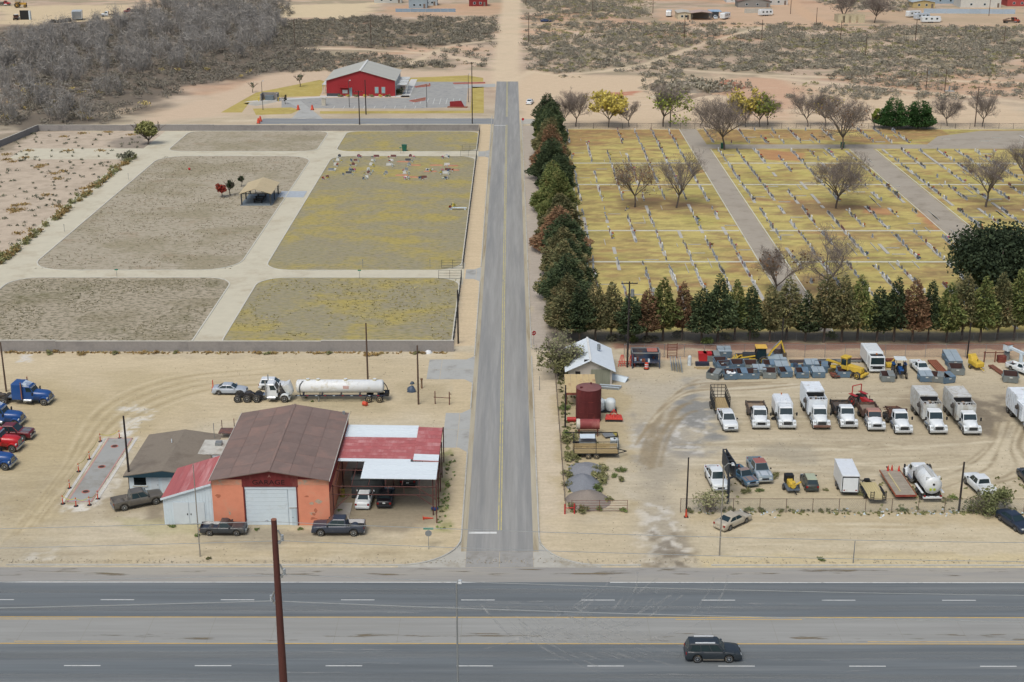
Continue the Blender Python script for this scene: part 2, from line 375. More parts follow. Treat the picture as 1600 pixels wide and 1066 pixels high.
        lay(.6*sstep(.45,.66,fbm(x*.25,y*.6,61)),(150,134,84));lay(.5*sstep(.54,.66,fbm(x*.16,y*.5,65)),(148,118,84))
        lay(.35*sstep(.5,.7,fbm(x*.8,y*1.2,63)),(218,198,112))
        C[q] = T
    for p in ([(1230,315),(1330,320),(1380,325),(1300,340),(1220,335)],[(960,308),(1130,318),(1120,330),(990,328)],[(1500,320),(1640,318),(1640,332),(1510,332)],[(1250,430),(1290,432),(1350,452),(1240,455)]):
        F_.poly(p,(140,110,82),1.5,2,.6,.2,holes=.3)
    for p in ([(1440,325),(1470,360),(1458,362),(1430,330)],[(1178,232),(1260,240),(1250,252),(1200,250)],[(1350,325),(1390,326),(1390,336),(1345,334)]):
        F_.poly(p,(190,128,92),.8,.8,.65,.4)
    return np.clip(C,20,250)

def build_ground():
    vs,fs,off = [],[],0
    for x0,x1,y0,y1,st in ((-93,93,96,212,.3),(-156,156,212,402,.6),(-312,312,402,792,1.2)):
        nx,ny = int(round((x1-x0)/st)),int(round((y1-y0)/st))
        gx,gy = np.meshgrid(np.linspace(x0,x1,nx+1),np.linspace(y0,y1,ny+1));vs.append(np.stack([gx.ravel(),gy.ravel()],1))
        i = np.arange(ny)[:,None]*(nx+1)+np.arange(nx)[None,:];i = i.ravel()+off
        fs.append(np.stack([i,i+1,i+nx+2,i+nx+1],1));off += (nx+1)*(ny+1)
    B = 4000.0
    for x0,x1,y0,y1 in ((-B,-93,96,212),(93,B,96,212),(-B,-156,212,402),(156,B,212,402),(-B,-312,402,792),(312,B,402,792),(-B,B,-B,96),(-B,B,792,B)):
        vs.append(np.array([(x0,y0),(x1,y0),(x1,y1),(x0,y1)],float));fs.append(np.array([[off,off+1,off+2,off+3]]));off += 4
    P = np.concatenate(vs);Fc = np.concatenate(fs)
    C = lin(ground_colour(P[:,0],P[:,1]))
    me = bpy.data.meshes.new('ground');me.vertices.add(len(P));me.loops.add(len(Fc)*4);me.polygons.add(len(Fc))
    me.vertices.foreach_set('co',np.concatenate([P,np.zeros((len(P),1))],1).astype(np.float32).ravel())
    me.loops.foreach_set('vertex_index',Fc.astype(np.int32).ravel());me.polygons.foreach_set('loop_start',(np.arange(len(Fc))*4).astype(np.int32))
    me.update(calc_edges=True)
    at = me.color_attributes.new('soil','FLOAT_COLOR','POINT')
    at.data.foreach_set('color',np.concatenate([C,np.ones((len(C),1))],1).astype(np.float32).ravel())
    m = bpy.data.materials.new('soil');m.use_nodes = True;N = m.node_tree.nodes;L = m.node_tree.links;b = N['Principled BSDF']
    b.inputs['Roughness'].default_value = .95;b.inputs['Specular IOR Level'].default_value = .15
    a = N.new('ShaderNodeVertexColor');a.layer_name = 'soil'
    ge = N.new('ShaderNodeNewGeometry');out = a.outputs[0]
    for sc,lo,hi,st in ((2.2,.89,1.09,(1,1,1)),(9.0,.94,1.05,(1,1,1)),(.9,.90,1.08,(.35,1.6,1))):
        mp = N.new('ShaderNodeMapping');mp.inputs['Scale'].default_value = st;L.new(ge.outputs['Position'],mp.inputs[0])
        nz = N.new('ShaderNodeTexNoise');nz.inputs['Scale'].default_value = sc;nz.inputs['Detail'].default_value = 4;nz.inputs['Roughness'].default_value = .7;L.new(mp.outputs[0],nz.inputs[0])
        mr = N.new('ShaderNodeMapRange');mr.inputs[1].default_value = .3;mr.inputs[2].default_value = .7;mr.inputs[3].default_value = lo;mr.inputs[4].default_value = hi;L.new(nz.outputs[0],mr.inputs[0])
        vm = N.new('ShaderNodeVectorMath');vm.operation = 'SCALE';L.new(out,vm.inputs[0]);L.new(mr.outputs[0],vm.inputs['Scale']);out = vm.outputs[0]
    L.new(out,b.inputs['Base Color'])
    bp = N.new('ShaderNodeBump');bp.inputs['Strength'].default_value = .35;bp.inputs['Distance'].default_value = .08;L.new(nz.outputs[0],bp.inputs['Height']);L.new(bp.outputs[0],b.inputs['Normal'])
    me.materials.append(m)
    o = bpy.data.objects.new('ground',me);link(o);o['kind'] = 'structure'
build_ground()

# ================================================================== ROADS
def sheet(mb,pts,z,m=0): mb.add([(x,y,z) for x,y in pts],[tuple(range(len(pts)))],m)
def rect(mb,x0,x1,y0,y1,z,m=0): sheet(mb,[(x0,y0),(x1,y0),(x1,y1),(x0,y1)],z,m)
def ribbon(mb,pts,wd,z0,z1,m=0,side=0.0):          # a low wall or kerb along a polyline
    P = [Vector((p[0],p[1])) for p in pts];Ls,Rs = [],[]
    for i,p in enumerate(P):
        d = (P[min(i+1,len(P)-1)]-P[max(i-1,0)]).normalized();n = Vector((-d.y,d.x))
        Ls.append(p+n*(wd/2+side));Rs.append(p-n*(wd/2-side))
    rings = [[(r.x,r.y,z0),(l.x,l.y,z0),(l.x,l.y,z1),(r.x,r.y,z1)] for l,r in zip(Ls,Rs)]
    mb.loft(rings,m,caps=True,smooth=False)
def arc(cx,cy,r,a0,a1,n=10): return [(cx+r*math.cos(R(a0+(a1-a0)*k/n)),cy+r*math.sin(R(a0+(a1-a0)*k/n))) for k in range(n+1)]
conc = mat('concrete',(176,174,166),rough=.9,var=.07,scale=.7,stain=(150,146,136),stain_amt=.5,stain_scale=.35)
conc2 = mat('old_concrete',(183,177,163),rough=.9,var=.08,scale=1.2,stain=(158,148,128),stain_amt=.5,stain_scale=.4)
hwy = mat('highway_asphalt',(107,112,113),rough=.85,var=.2,scale=1.1,stretch=(.03,1.0,1),stain=(128,130,128),stain_amt=.5,stain_scale=.5)
med = mat('turn_lane_asphalt',(153,151,144),rough=.9,var=.12,scale=1.0,stretch=(.06,1.2,1),stain=(148,145,136),stain_amt=.4,stain_scale=.4)
shl = mat('shoulder_asphalt',(156,151,142),rough=.9,var=.08,scale=1.0,stretch=(.1,1.2,1),stain=(170,162,146),stain_amt=.45,stain_scale=.3)
stm = mat('street_asphalt',(154,151,144),rough=.88,var=.15,scale=1.2,stretch=(1.3,.05,1),stain=(136,135,131),stain_amt=.6,stain_scale=.45)
whp = mat('white_road_paint',(222,220,212),rough=.7,var=.08,scale=2,stain=(170,168,160),stain_amt=.35,stain_scale=1.5)
ylp = mat('yellow_road_paint',(212,172,84),rough=.7,var=.1,scale=2,stain=(176,158,112),stain_amt=.4,stain_scale=.8)
ylq = mat('pale_yellow_paint',(206,188,112),rough=.7,var=.1,scale=2,stain=(164,158,132),stain_amt=.65,stain_scale=.8)

XH = 1200.0
m_ = MB();rect(m_,-XH,XH,103,134.9,.004);highway = structure('highway',m_,hwy)
m_ = MB();rect(m_,-XH,XH,119.5,124.6,.008);structure('turn_lane',m_,med,highway)
m_ = MB();rect(m_,-XH,XH,131.75,134.95,.008);structure('road_shoulder',m_,shl,highway)
m_ = MB();rect(m_,-XH,XH,103,108,.008);structure('road_shoulder',m_,shl,highway)
for y,mt in ((131.7,whp),(108.1,whp),(124.55,ylp),(119.55,ylp)):
    for xa,xb in ((-XH,-3),(10,XH)) if y == 131.7 else ((-XH,XH),):
        m_ = MB();rect(m_,xa,xb,y-.07,y+.07,.013);structure('edge_line',m_,mt,highway)
for i,(xa,xb) in enumerate(((-52,-43),(16,28.5),(55,90),(-48,-36),(34,60))):     # short inner lines of the turn lane
    m_ = MB();y = 124.15 if i<3 else 119.95;rect(m_,xa,xb,y-.05,y+.05,.013);structure('inner_line',m_,ylp,highway)
dm_ = MB();rect(dm_,0,3.4,-.06,.06,.013);dash = dm_.mesh('lane_dash',whp)
for y in (128.0,115.6):
    for k in range(-6,14):
        x =-41.9+12.19*k
        o = bpy.data.objects.new('lane_dash',dash);o.location = (x,y,0);link(o,highway)
# slab joints cut across the turn lane
jm = MB();rect(jm,-.02,.02,119.6,124.5,.011);jme = jm.mesh('slab_joint',mat('joint',(144,140,128),rough=.95))
for k in range(-9,14):
    o = bpy.data.objects.new('slab_joint',jme);o.location = (k*6.1+1,0,0);link(o,highway)
# dust and mud lying on the lanes
def film(name,c,amt,lo,hi,st,sc=1.0):
    m = bpy.data.materials.new(name);m.use_nodes = True;N = m.node_tree.nodes;L = m.node_tree.links;b = N['Principled BSDF'];b.inputs['Base Color'].default_value = (*lin(c),1);b.inputs['Roughness'].default_value = 1;b.inputs['Specular IOR Level'].default_value = .1
    tr = N.new('ShaderNodeBsdfTransparent');mxs = N.new('ShaderNodeMixShader');ge = N.new('ShaderNodeNewGeometry');mp = N.new('ShaderNodeMapping');mp.inputs['Scale'].default_value = st;L.new(ge.outputs['Position'],mp.inputs[0])
    nz = N.new('ShaderNodeTexNoise');nz.inputs['Scale'].default_value = sc;nz.inputs['Detail'].default_value = 6;nz.inputs['Roughness'].default_value = .6;L.new(mp.outputs[0],nz.inputs[0])
    mr = N.new('ShaderNodeMapRange');mr.inputs[1].default_value = lo;mr.inputs[2].default_value = hi;mr.inputs[4].default_value = amt;L.new(nz.outputs[0],mr.inputs[0])
    L.new(mr.outputs[0],mxs.inputs[0]);L.new(tr.outputs[0],mxs.inputs[1]);L.new(b.outputs[0],mxs.inputs[2]);L.new(mxs.outputs[0],N['Material Output'].inputs[0]);return m
m_ = MB()
for y,w_ in ((129.85,.5),(126.3,.5),(117.5,.6),(113.6,.6),(111.0,.4)): rect(m_,-110,120,y-w_,y+w_,.0175)
o = structure('worn_track',m_,film('worn_asphalt',(150,151,147),.55,.35,.7,(.02,1.6,1)),highway);o['kind'] = 'stuff'
m_ = MB();rect(m_,-110,120,119.95,121.5,.0175);rect(m_,-110,120,133.1,134.7,.0175)
o = structure('mud_streaks',m_,film('mud',(134,120,95),.8,.56,.66,(.16,1.3,1)),highway);o['kind'] = 'stuff'
dm_ = MB();rd = random.Random(4);zc = .019
def rib_flat(mb,pts,wd,z):
    P = [Vector((p[0],p[1])) for p in pts]
    for i in range(len(P)-1):
        d = (P[i+1]-P[i]).normalized();n = Vector((-d.y,d.x))*wd/2
        mb.add([(*q,z+i*.00003) for q in (P[i]-n,P[i+1]-n,P[i+1]+n,P[i]+n)],[(0,1,2,3)])
for k in range(84):
    zc += .0006
    if k<40:                          # right turns out of the side street, fanning over the near lanes
        f = k/40;x0 =-3+f*10+rd.uniform(-.6,.6);t0 = rd.uniform(0,.5)
        a = smooth_pts([(x0,127),(x0+3+f*3,121),(x0+8+f*8,115.5),(x0+15+f*12,111)],8);a = a[int(t0*16):int(t0*16)+rd.randint(6,12)]
    elif k<58: x0 = rd.uniform(10,24);a = smooth_pts([(x0,134),(x0-rd.uniform(1,4),129),(x0-8+rd.uniform(-3,3),123),(x0-18,117)],6);t0 = rd.randint(0,8);a = a[t0:t0+9]
    else: x0 = rd.uniform(-30,30);y0 = rd.choice([112.4,114.6,116.4,118.4,125.6,127.2,129.0])+rd.gauss(0,.3);a = [(x0+i*1.1,y0+i*rd.uniform(-.05,.02)) for i in range(6)]
    rib_flat(dm_,a,rd.uniform(.08,.26),zc)
o = structure('dust_marks',dm_,film('road_dust',(186,184,176),.42,.4,.75,(1,1,1),.5),highway);o['kind'] = 'stuff'
# ---- the side street (it runs a hair off square)
def sx(x,y): return x-.002*(y-150)
def srect(mb,x0,x1,y0,y1,z,m=0): sheet(mb,[(sx(x0,y0),y0),(sx(x1,y0),y0),(sx(x1,y1),y1),(sx(x0,y1),y1)],z,m)
m_ = MB();srect(m_,-5.15,2.1,138.6,478,.012);street = structure('street',m_,stm)
for x0,x1 in ((-5.75,-5.15),(2.1,2.7)):
    m_ = MB();srect(m_,x0,x1,138.6,397.6,.010);structure('gutter',m_,mat('dirty_gutter',(184,172,146),rough=.95,var=.12,scale=1,stretch=(2,.1,1),stain=(150,134,104),stain_amt=.6,stain_scale=.5),street)
for x in (-1.72,-1.42):
    m_ = MB();srect(m_,x-.06,x+.06,143.6,397,.017);structure('centre_line',m_,ylq,street)
    m_ = MB();srect(m_,x-.06,x+.06,410,478,.017);structure('centre_line',m_,ylq,street)
m_ = MB();rect(m_,-5.0,-1.9,142.9,143.35,.017);structure('stop_bar',m_,whp,street)
m_ = MB();rect(m_,-5.5,-2.3,395.9,396.4,.017);structure('stop_bar',m_,whp,street)
for x0,x1 in ((-5.15,-1.55),(-1.5,2.1)):
    m_ = MB();rect(m_,x0,x1,135.0,138.56,.012);structure('apron_slab',m_,mat('apron',(158,154,146),rough=.9,var=.1,scale=.8,stain=(140,134,122),stain_amt=.5),street)
for s_,cx in ((-1,-12.3),(1,9.3)):                    # flared corners
    ar = arc(cx,141.9,6.5,*((0,-90) if s_<0 else (180,270)))
    xe =-5.18 if s_<0 else 2.13
    m_ = MB();sheet(m_,[(xe,134.97),(xe,141.9)]+ar+[(cx,134.97)] if s_<0 else [(xe,141.9),(xe,134.97),(cx,134.97)]+ar[::-1],.009);structure('corner_slab',m_,conc2,street)
kerbm = mat('kerb',(188,184,173),rough=.9,var=.08,scale=2,stain=(160,150,130),stain_amt=.4)
def kerb(pts,nm='kerb',wd=.16,h=.13,par=None): m2 = MB();ribbon(m2,pts,wd,0,h);return structure(nm,m2,kerbm,par or street)
AP = [(135.4,142),(167.2,179.2),(192.2,200.8),(243.5,250),(352.4,359.6),(397,410)]   # driveway gaps, west side
yk = 141.9
for a,b in AP[1:]+[(397.5,398)]:
    kerb(arc(-12.3,141.9,6.5,-90,0)+[(sx(-5.83,a),a-1.6)] if yk == 141.9 else [(sx(-5.83,yk),yk),(sx(-5.83,a),a-1.6)])
    yk = b+1.6
kerb([(sx(2.78,397),397),(sx(2.78,206),206)]);kerb([(sx(2.78,202),202),(2.8,141.9)]+arc(9.3,141.9,6.5,180,270))
kerb([(-54,135.4),(-12.3,135.4)]);kerb([(9.3,135.4),(13.5,135.4)]);kerb([(21,135.4),(120,135.4)])
for a,b,xl,dbl in ((167.2,179.2,-9.2,1),(192.2,200.8,-12.6,1),(243.6,249.8,-8.7,0),(352.6,359.4,-9.0,0)):
    rows = 2 if dbl else 1;xm = xl+1.9
    for k in range(rows):
        ya,yb = a+(b-a)*k/rows+.03,a+(b-a)*(k+1)/rows-.03
        m_ = MB();rect(m_,xl,xm-.03,ya,yb,.010);structure('driveway_slab',m_,conc,street)
        m_ = MB();f0 = 1.6 if k == 0 else 0;f1 = 1.6 if k == rows-1 else 0
        sheet(m_,[(xm+.03,ya),(sx(-7.0,a),ya),(sx(-5.78,a),ya-f0),(sx(-5.78,a),yb+f1),(sx(-7.0,a),yb),(xm+.03,yb)],.011);structure('driveway_slab',m_,conc,street)
# ---- cross road and the parking lot of the red hall
m_ = MB();sheet(m_,[(-72,398.2),(sx(-5.2,400),398.2),(sx(-5.2,400),407),(-72,407)],.008);cross = structure('cross_road',m_,mat('cross_asphalt',(140,141,140),rough=.88,var=.08,stretch=(.05,1,1),stain=(126,128,128),stain_amt=.5))
m_ = MB();sheet(m_,[(2.0,398.6),(6,398.6),(6,406.6),(2.0,406.6)],.008);structure('road_end',m_,conc2,cross)
m_ = MB();rect(m_,-70,-6.5,402.5,402.62,.013);structure('centre_line',m_,ylq,cross)
kerb([(-66,398.0),(-6.3,398.0)],par=cross);kerb([(-72,407.3),(-58,407.3)],par=cross);kerb([(-46,407.3),(-6.3,407.3)],par=cross)
# ================================================================== VEHICLES (local x = forward, origin on the ground under the middle)
_wheel = {}
def wheel(parent,x,y,r,wd,side,rim=None,dual=False):
    key = (round(r,3),round(wd,3),side,dual,rim.name if rim else 'rim')
    if key not in _wheel:
        t = MB();n = 16;pr = [(-.5,.80),(-.46,.95),(-.3,1.0),(.3,1.0),(.46,.95),(.5,.80)]
        t.loft([[(r*q*math.cos(2*math.pi*k/n),p*wd,r*q*math.sin(2*math.pi*k/n)) for k in range(n)] for p,q in pr],caps=True)
        h = MB();s = side;rr = r*.66
        h.cyl((0,s*wd*.40,0),(0,s*wd*.515,0),rr,rr*.97,n=14)
        h.cyl((0,s*wd*.515,0),(0,s*wd*.56,0),rr*.34,n=8)
        d = MB()
        n5 = 10;d.loft([[(q*math.cos(2*math.pi*k/n5),s*wd*z,q*math.sin(2*math.pi*k/n5)) for k in range(n5)] for q,z in ((rr*.40,.522),(rr*(.86),.522),(rr*.86,.50),(rr*.40,.50),(rr*.40,.522))],caps=False)
        _wheel[key] = (t.mesh('tyre',mtyre()),h.mesh('rim',rim or mrim()),d.mesh('rim_slot',mblack()))
    a,b,c = _wheel[key]
    o = bpy.data.objects.new('wheel',a);o.location = (x,y,r);link(o,parent)
    q = bpy.data.objects.new('rim',b);link(q,o)
    if not dual: link(bpy.data.objects.new('rim_slot',c),o)
    return o
def body_ring(x,hw,zl,zt,crown=.02,bed=None):
    h = zt-zl
    half = [(hw*.93,zl),(hw,zl+h*.18),(hw,zl+h*.58),(hw*.975,zl+h*.86)]
    if bed is None: half += [(hw*.90,zt),(hw*.45,zt+crown)]
    else: half += [(hw*.965,zt),(hw-.10,zt),(hw-.11,min(bed,zt-.02)),(hw*.4,min(bed,zt-.02))]
    return [(x,-y,z) for y,z in half]+[(x,y,z) for y,z in half[::-1]]
def interp(pts,x):
    for (a,za),(b,zb) in zip(pts[:-1],pts[1:]):
        if x <= b: return za+(zb-za)*max(0,(x-a))/(b-a+1e-9)
    return pts[-1][1]
SPEC = {
 'sedan': dict(L=4.8,W=1.82,r=.33,wb=2.8,ax=-.02,cl=.22,top=[(-2.4,.80),(-2.3,.98),(-1.75,1.03),(-1.2,1.0),(.75,.95),(1.0,.93),(1.9,.82),(2.3,.70),(2.4,.55)],cab=(-1.75,1.02,-.95,.30,1.45),doors=2),
 'suv': dict(L=5.2,W=2.02,r=.40,wb=2.95,ax=-.05,cl=.30,top=[(-2.6,.85),(-2.53,1.15),(-2.4,1.18),(1.0,1.14),(1.2,1.13),(2.1,1.05),(2.5,.95),(2.6,.65)],cab=(-2.52,1.15,-2.25,.45,1.88),doors=3),
 'hatch': dict(L=3.9,W=1.65,r=.30,wb=2.4,ax=0,cl=.22,top=[(-1.95,.8),(-1.85,.98),(.7,.95),(.95,.92),(1.6,.84),(1.9,.7),(1.95,.5)],cab=(-1.88,.95,-1.6,.25,1.6),doors=2),
 'crew': dict(L=5.85,W=2.0,r=.42,wb=3.65,ax=.08,cl=.38,top=[(-2.92,1.24),(.98,1.22),(1.3,1.23),(2.5,1.16),(2.85,1.08),(2.92,.66)],cab=(-.95,1.38,-.82,.62,1.95),bed=(-2.9,-.98,.74),doors=2),
 'single': dict(L=5.1,W=1.78,r=.35,wb=3.0,ax=.05,cl=.32,top=[(-2.55,1.0),(.9,1.0),(1.2,1.0),(2.2,.95),(2.5,.88),(2.55,.6)],cab=(-.42,1.05,-.26,.48,1.58),bed=(-2.53,-.5,.66),doors=1)}
def car(kind,name,label,cat,loc,rz,c,group=None,roof=None,hood=None,rails=False,dirt=.2,rim=None,junk=None,bedmat=None,wreck=False,trim=None,plate=False,taillight=True):
    sp = SPEC[kind];T = thing(name,label,cat,loc,R(rz),group)
    L,W,r,wb,ax,cl = sp['L'],sp['W'],sp['r'],sp['wb'],sp['ax'],sp['cl'];hw = W/2
    P = paint(c,dirt);gl = mglass();bl = mblack()
    xs = sorted(set([-L/2,-L/2+.06,L/2-.06,L/2]+[round(-L/2+L*k/22,3) for k in range(23)]+
         [round(ax+s*wb/2+q*r*1.17,3) for s in (-1,1) for q in (-1,-.97,-.85,-.6,-.3,0,.3,.6,.85,.97,1)]+[p[0] for p in sp['top']]))
    def hwx(x): e = abs(x)/(L/2);return hw*(1-.10*max(0,(e-.82)/.18) ** 2)
    def zl(x):
        z = cl
        for s in (-1,1):
            d = abs(x-ax-s*wb/2)
            if d<r*1.17: z = max(z,r+math.sqrt(max((r*1.17) ** 2-d*d,0)))
        return z
    bed = sp.get('bed')
    f = MB();split = bed[1] if bed else -9
    f.loft([body_ring(x,hwx(x),zl(x),interp(sp['top'],x)) for x in xs if x >= split-.001] if not bed else [body_ring(x,hwx(x),zl(x),interp(sp['top'],x)) for x in [bed[1]+.02]+[q for q in xs if q>bed[1]+.03]])
    f.build('body',P,T)
    if bed:
        q = MB();bx = [x for x in xs if x<bed[1]-.01 and x>-L/2+.07];bx = [-L/2+.06]+bx+[bed[1]]
        q.loft([body_ring(x,hwx(x),zl(x),interp(sp['top'],x),bed=bed[2]) for x in bx],caps=False)
        zt = interp(sp['top'],-L/2+.1);q.box(bed[1]-.06,bed[1],-hw+.05,hw-.05,cl+.1,zt-.01)
        q.box(-L/2+.065,bed[1]-.07,-hw+.1,hw-.1,bed[2]-.04,bed[2]+.015,m=1)
        q.build('cargo_bed',[P,bedmat or bl],T)
        MB().box(-L/2,-L/2+.06,-hw*.9,hw*.9,cl+.2,zt).build('tailgate',P,T,bevel=.02)
        if junk: junk(T,(-L/2+.15,bed[1]-.15,hw-.18,bed[2]))
    x0,x1,u0,u1,Ht = sp['cab'];zb = interp(sp['top'],(x0+x1)/2)-.03;w0,w1 = hw*.90,hw*.70
    bot = [(x0,-w0,zb),(x1,-w0,zb),(x1,w0,zb),(x0,w0,zb)];zt = Ht-.06
    top = [(u0,-w1,zt),(u1,-w1,zt),(u1,w1,zt),(u0,w1,zt)]
    g = MB();g.hexa(bot,top);g.build('cabin',P,T,bevel=.035)
    g = MB();k = .93;g.loft([[(u0-.02,-w1,zt),(u1+.02,-w1,zt),(u1+.02,w1,zt),(u0-.02,w1,zt)],[(u0+.06,-w1*k,Ht-.01),(u1-.10,-w1*k,Ht-.01),(u1-.10,w1*k,Ht-.01),(u0+.06,w1*k,Ht-.01)]],smooth=False);g.build('roof',paint(roof,dirt) if roof else P,T,bevel=.03)
    if rails:
        for s in (-1,1): MB().box(u0+.5,u1-.35,s*(w1-.1)-.05,s*(w1-.1)+.05,Ht-.01,Ht+.1).build('roof_rail',mat('rail_silver',(214,216,216),rough=.4),T,bevel=.02)
    if hood:
        g = MB();hx = [x for x in xs if x>x1+.12 and x<L/2-.12]
        g.loft([[(x,-hwx(x)*.86,interp(sp['top'],x)+.004),(x,0,interp(sp['top'],x)+.035),(x,hwx(x)*.86,interp(sp['top'],x)+.004)] for x in hx],caps=False,closed=False);g.build('hood',paint(hood,.5),T)
    onf = lambda nm,q,*a: onface(MB(),q,*a).build(nm,gl,T)
    front = [bot[1],bot[2],top[2],top[1]];rear = [bot[3],bot[0],top[0],top[3]]
    onf('windshield',front,.05,.95,.08,.94);onf('rear_window',rear,.1,.9,.18 if not wreck else .1,.92)
    nd = sp['doors']
    for s in (-1,1):
        q = [bot[0],bot[1],top[1],top[0]] if s<0 else [bot[2],bot[3],top[3],top[2]]
        cuts = np.linspace(.07,.93,nd+1)
        for a,b in zip(cuts[:-1],cuts[1:]): onf('side_window',q,a+.015,b-.015,.1,.9)
        fx = L/2
        MB().box(fx-.16,fx-.015,s*hw*.62-.17,s*hw*.62+.17,.55*interp(sp['top'],fx-.3)+.12,.55*interp(sp['top'],fx-.3)+.30).build('headlight',mat('lamp_lens',(205,208,205),rough=.15,spec=.7),T,bevel=.02)
        if taillight:
            zr = interp(sp['top'],-L/2+.1);MB().box(-L/2-.012,-L/2+.1,s*hw*.78-.12,s*hw*.78+.12,zr-.36,zr-.12).build('taillight',mat('tail_lens',(150,22,22),rough=.25),T,bevel=.02)
        MB().box(x1-.35,x1-.18,s*hw,s*(hw+.17),zb+.05,zb+.22).build('mirror',P if kind != 'crew' else bl,T,bevel=.03)
        MB().box(-wb/2+ax+r*1.25,wb/2+ax-r*1.25,s*hw*.985-.03,s*hw*.985+.02,cl+.01,cl+.12).build('sill',paint(trim) if trim else bl,T)
    lowz = .40 if kind in ('crew','suv','single') else .3
    MB().box(L/2-.12,L/2+.05,-hw*.88,hw*.88,lowz,lowz+.24).build('front_bumper',mchrome() if kind in ('crew','single') else P,T,bevel=.04)
    MB().box(-L/2-.06,-L/2+.1,-hw*.88,hw*.88,lowz,lowz+.22).build('rear_bumper',mchrome() if kind in ('crew','single') else P,T,bevel=.04)
    MB().box(L/2-.08,L/2+.012,-hw*.42,hw*.42,lowz+.25,lowz+.46).build('grille',bl,T,bevel=.02)
    MB().box(-L/2+.2,L/2-.2,-hw*.8,hw*.8,cl-.06,cl+.15).build('underbody',bl,T)
    if plate: MB().box(-L/2-.02,-L/2,-.16,.16,.72,.86).build('licence_plate',mat('plate',(235,235,228)),T)
    for sxx in (-1,1):
        for s in (-1,1): wheel(T,ax+sxx*wb/2,s*(hw-.13),r,.25,s,rim)
    return T

